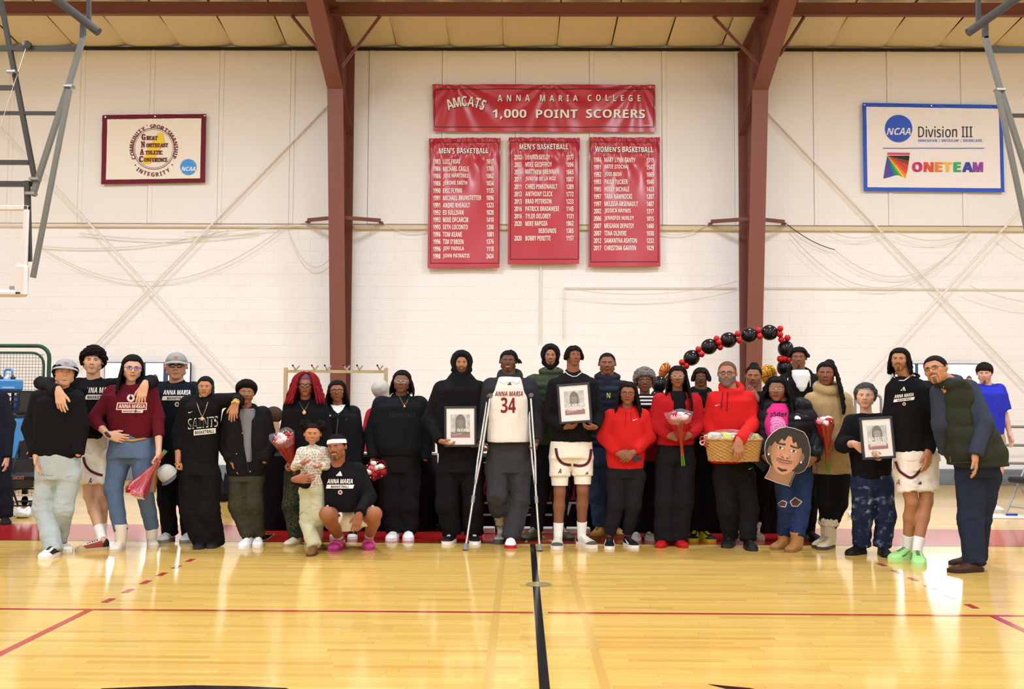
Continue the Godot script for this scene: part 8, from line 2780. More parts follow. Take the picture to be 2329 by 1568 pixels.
func bench_side() -> void:
	# protective screen with netting
	var green := mat("1d4a35", 0.5)
	var Z := -13.2
	var t := thing("net_screen", "green tubular protective screen strung with black net", "net screen", at(40, 1000, Z) * Vector3(1, 0, 1))
	var tl := at(-190, 786, Z)
	var tr := at(113, 786, Z)
	for e in 2:
		var top: float = tl.y - 0.09 * e
		var rx: float = tr.x - 0.07 * e
		var pts := [Vector3(tl.x, 0.03, Z), Vector3(tl.x, top - 0.1, Z), Vector3(tl.x + 0.1, top, Z), Vector3(rx - 0.16, top, Z)]
		for k in 5:
			var a := PI / 2 * (1.0 - (k + 1) / 5.0)
			pts.append(Vector3(rx - 0.16 + cos(a) * 0.16, top - 0.16 + sin(a) * 0.16, Z))
		pts.append(Vector3(rx, 0.03, Z))
		var g := Geo.new()
		g.tube(pts, [0.026 if e == 0 else 0.016], 10)
		part("frame_tube", g, green, t)
	var net := Geo.new()
	var x := tl.x + 0.03
	while x < tr.x - 0.06:
		net.tube([Vector3(x, 0.1, Z + 0.004), Vector3(x + 0.004, tl.y - 0.10, Z + 0.004)], [0.0022], 4)
		x += 0.042
	var y := 0.1
	while y < tl.y - 0.1:
		net.tube([Vector3(tl.x + 0.02, y, Z), Vector3(tr.x - 0.06, y + 0.003, Z)], [0.0022], 4)
		y += 0.042
	var no := part("netting", net, mat("1c211f", 0.8), t)
	no.set_meta("kind", "stuff")
	for s in [tl.x, tr.x]:
		var g := Geo.new()
		g.tube([Vector3(s, 0.03, Z - 0.4), Vector3(s, 0.03, Z + 0.4)], [0.026], 8)
		part("foot_tube", g, green, t)
	# drinks cart: cooler, crate and bottle carrier stacked on it
	var CZ := -12.8
	var blue := mat("3f8fd6", 0.4)
	var cr := at(54, 1043, CZ)
	var cw := 0.62
	var cart := thing("drinks_cart", "low dark cart on casters under the blue cooler", "cart", Vector3(cr.x - cw / 2, 0, CZ))
	var g := Geo.new()
	g.rbox(Vector3(0, cr.y - 0.2, 0), Vector3(cw + 0.04, 0.38, 0.5), 0.01)
	obj("cart_body", g, mat("1b1c1e", 0.6), cart)
	for s in [[-1, -1], [1, -1], [-1, 1], [1, 1]]:
		g = Geo.new()
		g.lathe(Vector3(s[0] * 0.25, 0.06, s[1] * 0.18), [[0.001, -0.016], [0.06, -0.016], [0.06, 0.016], [0.001, 0.016]], 14, Basis(Vector3.UP, Vector3.RIGHT, Vector3(0, 0, 1)))
		g.box(Vector3(s[0] * 0.25, cr.y - 0.42, s[1] * 0.18), Vector3(0.05, cr.y * 2 - 0.84 - 0.06 if false else 0.1, 0.05))
		obj("caster", g, mat("151515", 0.6), cart)
	var co := thing("cooler", "large blue ice chest cooler with black lid and black name panel", "cooler", Vector3(cr.x - cw / 2, cr.y - 0.008, CZ))
	var top_y := at(54, 948, CZ).y - cr.y
	g = Geo.new()
	g.rbox(Vector3(0, top_y / 2, 0), Vector3(cw, top_y, 0.46), 0.03)
	obj("cooler_body", g, blue, co)
	g = Geo.new()
	g.rbox(Vector3(0, top_y + 0.025, 0), Vector3(cw + 0.01, 0.05, 0.47), 0.015)
	obj("lid", g, mat("1d1f22", 0.5), co)
	g = Geo.new()
	g.rbox(Vector3(-0.11, top_y - 0.12, 0.232), Vector3(0.36, 0.075, 0.008), 0.003)
	var pn := obj("name_panel", g, mat("141416", 0.5), co)
	var tx := fit(text_geo("POWERADE", 1.0), 0.335, 0.046)
	var t2 := Geo.new()
	t2.append(tx, Transform3D(Basis.IDENTITY, Vector3(-0.11, top_y - 0.12, 0.2375)))
	obj("lettering", t2, mat("f0f0f0", 0.5), pn)
	g = Geo.new()
	g.tube([Vector3(cw / 2 - 0.02, top_y - 0.06, 0.235), Vector3(cw / 2 - 0.14, top_y - 0.07, 0.26), Vector3(cw / 2 - 0.14, top_y - 0.15, 0.26), Vector3(cw / 2 - 0.02, top_y - 0.15, 0.235)], [0.013], 8)
	obj("handle", g, mat("16202c", 0.5), co)
	var cy := cr.y + top_y + 0.058
	var crate := thing("crate", "black plastic crate with open lattice sides on the blue cooler", "crate", Vector3(cr.x - 0.26, cy, CZ))
	var ch := at(58, 892, CZ).y - cy
	for s in [-1.0, 1.0]:
		for i in 7:
			g = Geo.new()
			g.box(Vector3(-0.28 + 0.093 * i, ch / 2, s * 0.2), Vector3(0.03 if i % 3 == 0 else 0.012, ch, 0.012))
			obj("crate_slat", g, mat("17181a", 0.5), crate)
		for i in 5:
			g = Geo.new()
			g.box(Vector3(0, ch * i / 4.0, s * 0.2), Vector3(0.58, 0.03 if i % 2 == 0 else 0.012, 0.014))
			obj("crate_slat", g, mat("17181a", 0.5), crate)
		g = Geo.new()
		g.box(Vector3(s * 0.285, ch / 2, 0), Vector3(0.014, ch, 0.4))
		obj("crate_side", g, mat("17181a", 0.5), crate)
	g = Geo.new()
	g.box(Vector3(0, 0.006, 0), Vector3(0.56, 0.012, 0.39))
	obj("crate_floor", g, mat("17181a", 0.5), crate)
	for i in 4:
		var bt := thing("sports_bottle", "blue squeeze bottle standing inside the black crate", "bottle", Vector3(cr.x - 0.26 - 0.2 + 0.13 * i, cy + 0.012, CZ + 0.08), "squeeze bottles in the crate")
		g = Geo.new()
		g.lathe(Vector3.ZERO, [[0.001, 0], [0.036, 0], [0.038, 0.08], [0.032, 0.11], [0.037, 0.17], [0.02, 0.19]], 14)
		obj("bottle_body", g, mat("2f62b8", 0.4), bt)
		g = Geo.new()
		g.lathe(Vector3.ZERO, [[0.03, 0.185], [0.03, 0.2], [0.01, 0.205], [0.009, 0.225], [0.001, 0.226]], 12)
		obj("bottle_cap", g, mat("1c1c1e", 0.4), bt)
	var ca := thing("bottle_carrier", "light blue bottle carrier with upright loop handle on top of the crate", "carrier", Vector3(at(20, 880, CZ).x, cy + ch + 0.015, CZ))
	g = Geo.new()
	var ph := at(45, 864, CZ).y - cy - ch - 0.015
	g.rbox(Vector3(0, ph / 2, 0), Vector3(0.28, ph, 0.22), 0.02)
	obj("carrier_body", g, blue, ca)
	g = Geo.new()
	var hy := ph + 0.13
	g.tube([Vector3(-0.06, ph - 0.02, 0), Vector3(-0.06, hy - 0.03, 0), Vector3(-0.04, hy, 0), Vector3(0.02, hy, 0), Vector3(0.04, hy - 0.03, 0), Vector3(0.04, ph - 0.02, 0)], [0.014], 8)
	obj("handle", g, blue, ca)
	t2 = Geo.new()
	t2.append(fit(text_geo("POWERADE", 1.0), 0.15, 0.02), Transform3D(Basis.IDENTITY, Vector3(0.05, 0.04, 0.112)))
	obj("lettering", t2, mat("d8ecff", 0.5), ca)
	for i in 3:
		var bt := thing("sports_bottle", "small clear topped bottle in the light blue carrier", "bottle", Vector3(ca.position.x - 0.08 + 0.08 * i, ca.position.y + ph + 0.002, CZ + 0.06), "bottles in the carrier")
		g = Geo.new()
		g.lathe(Vector3.ZERO, [[0.03, 0.0], [0.03, 0.03], [0.012, 0.04], [0.01, 0.055], [0.001, 0.056]], 12)
		obj("bottle_top", g, mat(["20242a", "c8ccd0", "20242a"][i], 0.4), bt)
	chair(Vector3(at(46, 1184, -11.85).x, 0, -12.05), 0.08, "black padded folding chair with college lettering beside the suited person", "17181a", "2a2b2e", true)
	chair(Vector3(at(2352, 1170, -12.35).x, 0, -12.3), -1.2, "black folding chair with silver legs near the guard rail", "232426", "a9acad", false)

func chair(at_p: Vector3, turn: float, label: String, pad: String, metal: String, lettered: bool) -> void:
	var t := thing("folding_chair", label, "chair", at_p)
	t.rotation.y = turn
	var pm := mat(pad, 0.55)
	var mm := mat(metal, 0.4, 0.5)
	var g := Geo.new()
	g.rbox(Vector3(0, 0.45, 0.02), Vector3(0.44, 0.07, 0.42), 0.025)
	var st := obj("seat", g, pm, t)
	g = Geo.new()
	var poly := PackedVector2Array()
	for k in 13:
		var a := PI * k / 12
		poly.append(Vector2(cos(a) * 0.215, 0.08 + sin(a) * 0.11))
	poly.append(Vector2(-0.215, -0.06)); poly.append(Vector2(0.215, -0.06))
	g.plate(poly, -0.02, 0.025, Transform3D(Basis.from_euler(Vector3(-0.12, 0, 0)), Vector3(0, 0.72, -0.2)))
	var bk := obj("backrest", g, pm, t)
	for s in [-1.0, 1.0]:
		g = Geo.new()
		g.tube([Vector3(s * 0.225, 0.0, 0.26), Vector3(s * 0.225, 0.44, 0.0), Vector3(s * 0.21, 0.86, -0.22)], [0.012], 8)
		obj("leg", g, mm, t)
		g = Geo.new()
		g.tube([Vector3(s * 0.205, 0.0, -0.26), Vector3(s * 0.205, 0.44, 0.1)], [0.012], 8)
		obj("leg", g, mm, t)
		g = Geo.new()
		g.ball(Vector3(s * 0.225, 0.012, 0.26), Vector3(0.018, 0.014, 0.018), 8, 6)
		obj("foot_cap", g, mat("151515", 0.7), t)
	for q in [[0.225, 0.12, 0.19], [0.205, 0.14, -0.14], [0.205, 0.30, -0.01]]:
		g = Geo.new()
		g.tube([Vector3(-q[0], q[1], q[2]), Vector3(q[0], q[1], q[2])], [0.009], 8)
		obj("crossbar", g, mm, t)
	if lettered:
		var f := Geo.new()
		f.append(fit(text_geo("AMCATS", 1.0), 0.13, 0.04, 0.15), Transform3D(Basis.IDENTITY, Vector3(-0.04, 0.45, 0.2335)))
		obj("lettering", f, mat("c98a80", 0.7), st)
		f = Geo.new()
		f.append(fit(text_geo("AMCATS", 1.0), 0.26, 0.075, 0.15), Transform3D(Basis.from_euler(Vector3(-0.12, 0, 0)), Vector3(0.02, 0.735, -0.172)))
		obj("lettering", f, mat("d8a89c", 0.7), bk)

func crumple(called: String, px: float, py: float, w: float, h: float, d: float, hex: String, label: String, category: String, turn := 0.0) -> void:   # a soft heap of cloth
	var p := on_floor(px, py)
	var g := Geo.new()
	g.ball(Vector3(0, h * 0.5, 0), Vector3(w, h * 0.5, d), 26, 14, Basis.from_euler(Vector3(0, turn, 0)))
	for i in g.v.size():
		var q := g.v[i]
		var n := fold_noise.get_noise_3d(q.x * 16 + px, q.y * 30, q.z * 16)
		g.v[i] = Vector3(q.x * (1.0 + n * 0.3), maxf(0.002, q.y * (1.0 + n * 1.2)), q.z * (1.0 + n * 0.3))
	g.smooth()
	var o := obj(called, g, cloth(hex))
	o.position = p
	tag(o, label, category)
func loose_things() -> void:
	crumple("towel", 52, 1178, 0.13, 0.085, 0.10, "e6e4e2", "crumpled white towel on the floor under the padded folding chair", "towel")
	crumple("towel", 1938, 1175, 0.055, 0.05, 0.05, "e4e6ea", "small white cloth on the floor behind the silver haired woman", "towel")
	crumple("duffel_bag", 507, 1142, 0.19, 0.26, 0.14, "17171a", "black duffel bag on the floor behind the boy in the black coat", "bag")
	crumple("white_bag", 1590, 1209, 0.06, 0.48, 0.08, "e6e2dc", "tall soft white bag standing between the headphones teenager and the table", "bag")
	var g := Geo.new()
	g.rbox(Vector3(0, 0.012, 0), Vector3(0.42, 0.022, 0.3), 0.004)
	var o := obj("floor_board", g, mat("e6e4e0", 0.4))
	o.position = on_floor(44, 1141); o.rotation.y = 0.2
	tag(o, "flat white board lying on the floor behind the folding chair", "board")
	g = Geo.new()
	g.rbox(Vector3(0, 0.012, 0), Vector3(0.62, 0.022, 0.34), 0.004)
	o = obj("floor_board", g, mat("eeeeec", 0.35))
	o.position = on_floor(2304, 1177); o.rotation.y = -0.05
	tag(o, "flat white board lying under the silver legged chair", "board")
	var t := thing("marker", "blue dry marker lying on the white floor board", "marker", on_floor(2297, 1177) + Vector3(0, 0.036, 0.03))
	g = Geo.new()
	g.tube([Vector3(-0.06, 0, 0), Vector3(0.03, 0, 0)], [0.012], 10)
	obj("barrel", g, mat("2546b4", 0.4), t)
	g = Geo.new()
	g.tube([Vector3(0.03, 0, 0), Vector3(0.075, 0, 0)], [0.0125], 10)
	obj("cap", g, mat("1c389a", 0.4), t)
	# power strip and leads in front of the lettered table
	for q in [[1098, 1210, 1126, 1213, "white cable cover on the floor near the crutch"], [1186, 1206, 1342, 1214, "long white cable cover on the floor before the lettered table"]]:
		var a := on_floor(q[0], q[3])
		var b := on_floor(q[2], q[3])
		g = Geo.new()
		g.rbox((a + b) / 2 + Vector3(0, 0.035, 0.03), Vector3(b.x - a.x, 0.07, 0.09), 0.012)
		tag(obj("cable_cover", g, mat("cfcac2", 0.6)), q[4], "cable cover", "cable covers")
	g = Geo.new()
	g.tube(sag(on_floor(1098, 1207) + Vector3(0, 0.1, 0), on_floor(1124, 1208) + Vector3(0, 0.09, 0), 0.03), [0.006], 6)
	tag(obj("power_lead", g, mat("17171a", 0.6)), "black power lead over the short cable cover", "lead")

# ---------------------------------------------------------------- things in the hands
func portrait(k: int) -> ImageTexture:
	var im := Image.create(192, 230, false, Image.FORMAT_RGB8)
	var n := FastNoiseLite.new()
	n.seed = 30 + k; n.frequency = 0.02
	for y in 230:
		for x in 192:
			var v := 0.72 + 0.2 * n.get_noise_2d(x, y * 0.7)
			im.set_pixel(x, y, Color(v, v, v))
	for y in range(150, 230):
		for x in 192:
			if y > 172 + 8 * n.get_noise_2d(x * 3.0, 5.0): im.set_pixel(x, y, Color("8a1a2a"))
	var sk: Color = [Color(0.36, 0.36, 0.36), Color(0.42, 0.42, 0.42), Color(0.55, 0.54, 0.54)][k]
	face_patch(im, 96, 78, 2.9 if k != 1 else 2.6, sk, Color(0.13, 0.12, 0.12), Color(0.8, 0.78, 0.78) if k != 0 else Color(0.16, 0.16, 0.17))
	if k == 0:
		for y in range(6, 50):
			for x in range(50, 142):
				if Vector2((x - 96) / 45.0, (y - 50) / 42.0).length() < 1.0: im.set_pixel(x, y, Color(0.12, 0.12, 0.13))
	return ImageTexture.create_from_image(im)
func framed(k: int, c: Array, z: float, names: Array, label: String, maroon_band := true) -> void:   # c: px of top left, top right, bottom right, bottom left
	var P4 := []
	for q in c: P4.append(at(q[0], q[1], z + (q[2] if q.size() > 2 else 0.0)))
	var cen: Vector3 = (P4[0] + P4[1] + P4[2] + P4[3]) / 4.0
	var ux: Vector3 = ((P4[1] - P4[0]) + (P4[2] - P4[3])) * 0.5
	var uy: Vector3 = ((P4[0] - P4[3]) + (P4[1] - P4[2])) * 0.5
	var w := ux.length()
	var h := uy.length()
	var bx := ux.normalized()
	var by := (uy - bx * uy.dot(bx)).normalized()
	var t := thing("picture_frame", label, "picture frame", cen, "framed portraits")
	t.basis = Basis(bx, by, bx.cross(by))
	var b := 0.022
	var m := mat("2f3136", 0.5)
	for s in [-1.0, 1.0]:
		var g := Geo.new()
		g.rbox(Vector3(0, s * (h / 2 - b / 2), 0), Vector3(w, b, 0.026), 0.004)
		obj("frame_bar", g, m, t)
		g = Geo.new()
		g.rbox(Vector3(s * (w / 2 - b / 2), 0, 0), Vector3(b, h - b * 2, 0.026), 0.004)
		obj("frame_bar", g, m, t)
	var g := Geo.new()
	g.box(Vector3(0, 0, -0.002), Vector3(w - b * 1.6, h - b * 1.6, 0.01))
	obj("mount_board", g, mat("ece9e8", 0.8), t)
	var pw := (w - b * 2) * 0.70
	var phh := pw * 1.2
	g = Geo.new()
	g.use_uv = true
	g.quad(Vector3(-pw / 2, -phh / 2 + 0.005, 0.0042), Vector3(pw / 2, -phh / 2 + 0.005, 0.0042), Vector3(pw / 2, phh / 2 + 0.005, 0.0042), Vector3(-pw / 2, phh / 2 + 0.005, 0.0042))
	var pm := StandardMaterial3D.new()
	pm.albedo_texture = portrait(k); pm.roughness = 0.6
	var pr := obj("print", g, pm, t)
	for i in names.size():
		var f := Geo.new()
		var nw: float = pw * names[i][1]
		f.append(fit(text_geo(names[i][0], 1.0), nw, pw * names[i][2]), Transform3D(Basis.IDENTITY, Vector3(pw * names[i][3], -phh / 2 + 0.005 + phh * names[i][4], 0.006)))
		obj("lettering", f, mat("f2f0ee", 0.7), pr)
	g = Geo.new()   # signature scrawl
	var pts := []
	for i in 22: pts.append(Vector3(-pw * 0.42 + pw * 0.5 * i / 21.0, -phh / 2 + 0.005 + phh * 0.11 + sin(i * 1.9) * 0.008 + i * 0.0008, 0.0062))
	g.tube(pts, [0.0015], 4)
	obj("signature", g, mat("f2f0ee", 0.7), pr)
	g = Geo.new()
	g.box(Vector3(0, 0, 0.011), Vector3(w - b * 1.8, h - b * 1.8, 0.002))
	obj("glass", g, pane("f4f6f6", 0.06), t)

func flower(c: Vector3, r: float, m: Material, t: Node, sd: float) -> void:
	var g := Geo.new()
	g.ball(c, Vector3(r, r * 0.8, r), 14, 9)
	for i in g.v.size():
		var p := g.v[i] - c
		g.v[i] = c + p * (1.0 + 0.28 * sin(atan2(p.z, p.x) * 7.0 + p.y / r * 5.0 + sd))
	g.smooth()
	part("bloom", g, m, t)
func bouquet(hand: Vector3, mouth: Vector3, rad: float, label: String, blooms: Array, sd: int, tail := 0.12, clear := false) -> void:   # wrap opens from the hand to the mouth
	var t := thing("bouquet", label, "bouquet", hand, "flower bouquets")
	var ax := (mouth - hand).normalized()
	var ln := (mouth - hand).length()
	var sx := ax.cross(Vector3(0.1, 0.2, 1)).normalized()
	var sz := sx.cross(ax)
	var b := Basis(sx, ax, sz)
	var g := Geo.new()
	var n := 26
	for j in 9:
		var f := j / 8.0
		for i in n:
			var a := TAU * i / n
			var r := (0.016 + maxf(0.0, f - 0.3) / 0.7 * (rad - 0.016)) * (1.0 + (0.10 * sin(a * 5.0 + sd) + 0.06 * sin(a * 9.0)) * f)
			r += 0.012 * f * fold_noise.get_noise_3d(a * 6.0, f * 9.0, sd)
			var y := lerpf(-tail * 0.62, ln * (1.05 + 0.10 * sin(a * 3.0 + sd)), f)
			g.put(hand + b * Vector3(cos(a) * r, y, sin(a) * r), Vector3.UP)
	for j in 8:
		for i in n:
			var e := j * n + i
			var e2 := j * n + (i + 1) % n
			g.face(e, e + n, e2 + n); g.face(e, e2 + n, e2)
	g.smooth()
	var wm := StandardMaterial3D.new()
	if mats.has("wrap_red"): wm = mats["wrap_red"]
	else:
		wm.albedo_color = Color(Color("b3121c"), 0.6); wm.roughness = 0.3; wm.metallic_specular = 0.6
		wm.transparency = BaseMaterial3D.TRANSPARENCY_ALPHA; wm.cull_mode = BaseMaterial3D.CULL_DISABLED
		mats["wrap_red"] = wm
	part("wrap", g, wm, t)
	var r := RandomNumberGenerator.new()
	r.seed = sd
	for i in blooms.size():
		var a := i * 2.4 + sd
		var rr := rad * 0.72 * sqrt((i + 0.3) / blooms.size())
		var c := hand + b * Vector3(cos(a) * rr, ln * 1.04 + 0.02 * r.randf(), sin(a) * rr)
		flower(c, r.randf_range(0.026, 0.036), mat(blooms[i], 0.8), t, i)
	g = Geo.new()   # sprays of tiny white heads
	for i in 26:
		var a := r.randf() * TAU
		var rr := rad * 0.95 * sqrt(r.randf())
		g.ball(hand + b * Vector3(cos(a) * rr, ln * 1.06 + 0.035 * r.randf(), sin(a) * rr), Vector3(0.006, 0.006, 0.006), 6, 4)
	part("filler_sprays", g, mat("e9e6d8", 0.8), t).set_meta("kind", "stuff")
	for i in 5:
		var a := TAU * i / 5.0
		g = Geo.new()
		g.tube([hand + b * Vector3(cos(a) * 0.03, ln * 0.8, sin(a) * 0.03), hand + b * Vector3(cos(a) * 0.008, 0.0, sin(a) * 0.008), hand + b * Vector3(cos(a) * 0.016, -tail, sin(a) * 0.016)], [0.0045], 6)
		part("stem", g, mat("5f8a3c", 0.7), t)
	if clear:
		g = Geo.new()
		for i in n:
			var a := TAU * i / n
			for j in 2: g.put(hand + b * Vector3(cos(a) * rad * (0.9 + 0.25 * j), ln * (0.85 + 0.38 * j + 0.05 * sin(a * 4.0) * j), sin(a) * rad * (0.9 + 0.25 * j)), Vector3.UP)
		for i in n:
			var e := i * 2
			var e2 := ((i + 1) % n) * 2
			g.face(e, e2 + 1, e2); g.face(e, e + 1, e2 + 1)
		g.smooth()
		part("clear_wrap", g, pane("f4eeee", 0.14), t)

func crutch(top: Vector3, grip: Vector3, foot: Vector3, label: String) -> void:
	var t := thing("crutch", label, "crutch", foot, "aluminium crutches")
	var al := mat("c9c9c6", 0.28, 0.85)
	var ax := (top - foot).normalized()
	var fw := (Vector3(0, 0, 1) - ax * ax.z).normalized()
	var sd := ax.cross(fw)
	var ln := (top - foot).length()
	var split := foot + ax * ln * 0.42
	for s in [-1.0, 1.0]:
		var g := Geo.new()
		var off: Vector3 = (sd * 0.35 + fw).normalized() * s * 0.045
		g.tube([split + off * 0.25, split + ax * ln * 0.16 + off, top - ax * 0.03 + off * 0.9], [0.011], 10)
		part("upright", g, al, t)
	var g := Geo.new()
	g.tube([foot + ax * 0.02, split + ax * 0.04], [0.0115], 10)
	part("lower_tube", g, al, t)
	g = Geo.new()
	g.tube([foot + ax * ln * 0.30, foot + ax * ln * 0.345], [0.017], 10)
	part("adjuster", g, mat("8f9296", 0.5), t)
	var o2 := (sd * 0.35 + fw).normalized() * 0.055
	g = Geo.new()
	g.tube([top - o2 * 1.2, top - o2 * 0.6 + ax * 0.006, top + o2 * 0.6 + ax * 0.006, top + o2 * 1.2], [0.021], 12)
	part("arm_pad", g, mat("6a6660", 0.8), t)
	g = Geo.new()
	g.tube([grip - o2 * 0.9, grip + o2 * 0.9], [0.017], 10)
	part("hand_grip", g, mat("7a766e", 0.8), t)
	g = Geo.new()
	g.lathe(foot, [[0.001, 0.0], [0.027, 0.0], [0.026, 0.012], [0.019, 0.02], [0.018, 0.06], [0.012, 0.065]], 16, Basis(sd, ax, fw).orthonormalized())
	part("rubber_foot", g, mat("7d868c", 0.8), t)

func cutout_texture() -> ImageTexture:   # a printed face: colours with the shading of the print put in, drawn in the outline's own frame
	var W := 300
	var H := 390
	var im := Image.create(W, H, false, Image.FORMAT_RGB8)
	var n := FastNoiseLite.new()
	n.seed = 77; n.frequency = 0.03
	for y in H:
		for x in W:
			var p := Vector2(x, y)
			# face frame: tilted about the nose
			var q := (p - Vector2(142, 166)).rotated(-0.24)
			var ax := absf(q.x)
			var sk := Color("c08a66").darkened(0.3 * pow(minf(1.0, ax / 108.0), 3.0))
			var c := Color("241c18").lightened(0.05 * n.get_noise_2d(q.x * 2.5, q.y * 0.6))
			var rim := Vector2(q.x / (108.0 - 0.15 * maxf(q.y, 0.0)), (q.y - 8) / 142.0).length()
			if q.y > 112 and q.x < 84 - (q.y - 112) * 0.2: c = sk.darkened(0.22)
			if rim < 1.0 and q.y > -104 + ax * 0.75 - 12.0 * sin(ax * 0.16): c = sk
			var on_skin := c == sk
			for e in [-1.0, 1.0]:
				if Vector2((q.x - e * 110) / 14.0, (q.y - 12) / 30.0).length() < 1.0: c = sk.darkened(0.1)
				if Vector2((q.x - e * 110) / 6.0, (q.y - 42) / 7.0).length() < 1.0: c = Color("e4e0d8")
				if signf(q.x) != e: continue
				if ax > 16 and ax < 80 and absf(q.y + 46 - (ax - 16) * 0.06 + 0.004 * pow(ax - 45.0, 2.0)) < 7.0 - ax * 0.03: c = Color("2a1d16")
				var eye := Vector2((ax - 44) / 22.0, (q.y + 18) / 8.5).length()
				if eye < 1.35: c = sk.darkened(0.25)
				if eye < 1.0: c = Color("d4c6ba") if Vector2(ax - 46, q.y + 19).length() > 8.5 else Color("1f1410")
				if Vector2((ax - 16) / 8.0, (q.y - 39) / 5.0).length() < 1.0: c = Color("5a3626")
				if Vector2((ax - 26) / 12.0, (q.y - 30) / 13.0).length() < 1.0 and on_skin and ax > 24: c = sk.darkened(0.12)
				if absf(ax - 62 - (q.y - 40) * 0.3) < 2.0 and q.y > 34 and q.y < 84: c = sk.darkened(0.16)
			if Vector2(q.x / 13.0, (q.y - 24) / 12.0).length() < 1.0: c = sk.lightened(0.1)
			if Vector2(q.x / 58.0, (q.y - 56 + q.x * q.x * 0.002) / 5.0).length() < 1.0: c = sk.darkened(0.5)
			if Vector2(q.x / 56.0, (q.y - 73 + q.x * q.x * 0.003) / 14.0).length() < 1.0: c = Color("a8705e")
			if absf(q.y - 72 + q.x * q.x * 0.004) < 1.8 and ax < 54: c = Color("5a3026")
			if Vector2(q.x / 34.0, (q.y - 124 + ax * 0.3) / 9.0).length() < 1.0: c = Color("33221a")
			im.set_pixel(x, y, c)
	return ImageTexture.create_from_image(im)

func held_things() -> void:
	framed(0, [[1010, 925], [1084, 924], [1084, 1017], [1011, 1017]], -9.74, [["DJ WARD", 0.86, 0.20, -0.02, 0.30]], "framed portrait with large maroon print held by the man with the black hood")
	framed(1, [[1266, 875], [1341, 870], [1347, 960], [1272, 966]], -9.5, [["JAYDEN", 0.84, 0.16, 0.02, 0.40], ["DICKERSON", 1.0, 0.16, 0.0, 0.26]], "framed portrait tilted in the hands of the player with short locs")
	framed(2, [[1953, 951], [2024, 947], [2042, 1042, 0.02], [1962, 1047, 0.02]], -8.87, [["GABRIEL", 0.92, 0.19, 0.0, 0.44], ["ARMSTEAD", 0.98, 0.17, 0.0, 0.27]], "framed portrait held by the woman with silver hair")
	# bouquets
	var cr := "ece6d6"
	var pk := "e08a98"
	var rd := "a8141e"
	bouquet(at(362, 1046, -9.3), at(312, 1116, -9.2), 0.105, "red wrapped bouquet hanging head down beside the jeans of the woman in maroon", [pk, "f0d8d4", pk, cr, rd, pk, "f0d8d4"], 3, 0.1)
	bouquet(at(664, 1058, -9.62), at(645, 1002, -9.5), 0.105, "red wrapped bouquet held up beside the little girl", [cr, cr, pk, rd, "e9b8bc", cr, rd], 5, 0.24, true)
	bouquet(at(858, 1068, -10.08), at(856, 1068, -9.86), 0.105, "dark wrapped bouquet of white and red blooms pointing at the viewer", [cr, rd, "e0566a", cr, rd, cr, rd, cr], 8, 0.1)
	bouquet(at(1549, 1000, -9.55), at(1545, 952, -9.5), 0.12, "bouquet of pale pink blooms held before the red cardigan", ["eac0c4", pk, "b01c2a", "eac0c4", pk, "f0dcd8", "eac0c4"], 12, 0.26, true)
	bouquet(at(1880, 1012, -9.5), at(1877, 962, -9.45), 0.085, "red wrapped bouquet of pink and white blooms held before the camel coat", [pk, cr, rd, pk, cr, cr], 15, 0.28)
	# crutches
	crutch(at(1112, 903, -9.78), at(1096, 1013, -9.72), on_floor(1058, 1252, 0.002), "crutch gripped beside the walking boot")
	crutch(at(1204, 903, -9.78), at(1215, 1014, -9.72), on_floor(1228, 1254, 0.002), "crutch gripped on the side of the white sneaker")
	# big face cutout
	var out := [255, 775, 268, 748, 300, 712, 340, 685, 385, 674, 440, 684, 500, 708, 524, 745, 541, 810, 540, 860, 528, 915, 505, 955, 470, 973, 446, 972, 428, 1010, 412, 1056, 330, 1034, 249, 1002, 276, 955, 286, 922, 268, 900, 252, 860, 249, 815]
	var poly := PackedVector2Array()
	var zc := -9.28
	var cen := at(1791, 1042, zc)
	var uvs := []
	for i in range(0, out.size(), 2):
		var p := at(1650 + out[i] * 0.35714, 730 + out[i + 1] * 0.35714, zc) - cen
		poly.append(Vector2(p.x, p.y))
	var t := thing("face_cutout", "oversized printed face cut out of board, held before ripped jeans", "cutout", cen)
	var g := Geo.new()
	g.plate(poly, -0.004, 0.0)
	obj("board", g, mat("e9e6e2", 0.7), t)
	g = Geo.new()
	g.use_uv = true
	var tris := Geometry2D.triangulate_polygon(poly)
	var lo := Vector2(1e9, 1e9)
	var hi := Vector2(-1e9, -1e9)
	for p in poly: lo = lo.min(p); hi = hi.max(p)
	for p in poly: g.put(Vector3(p.x * 0.985, p.y * 0.985, 0.0015), Vector3(0, 0, 1), Color.WHITE, Vector2((p.x - lo.x) / (hi.x - lo.x), 1.0 - (p.y - lo.y) / (hi.y - lo.y)))
	for i in range(0, tris.size(), 3):
		if (poly[tris[i + 1]] - poly[tris[i]]).cross(poly[tris[i + 2]] - poly[tris[i]]) > 0: g.face(tris[i], tris[i + 1], tris[i + 2])
		else: g.face(tris[i], tris[i + 2], tris[i + 1])
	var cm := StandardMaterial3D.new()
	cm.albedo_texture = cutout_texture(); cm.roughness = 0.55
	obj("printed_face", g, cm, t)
	basket()
	# small things
	g = Geo.new()
	g.rbox(Vector3.ZERO, Vector3(0.075, 0.045, 0.012), 0.004, Basis.from_euler(Vector3(0, 0.2, 0.1)))
	var o := obj("phone", g, mat("222a38", 0.3))
	o.position = at(1449, 1044, -9.54)
	tag(o, "dark phone in the hand of the woman with straight hair", "phone")
	g = Geo.new()
	g.rbox(Vector3.ZERO, Vector3(0.075, 0.14, 0.012), 0.006, Basis.from_euler(Vector3(0.2, 0.2, 0.9)))
	o = obj("phone", g, mat("1c1c1f", 0.3))
	o.position = at(1731, 1056, -9.4)
	tag(o, "black phone held behind the edge of the face cutout", "phone")
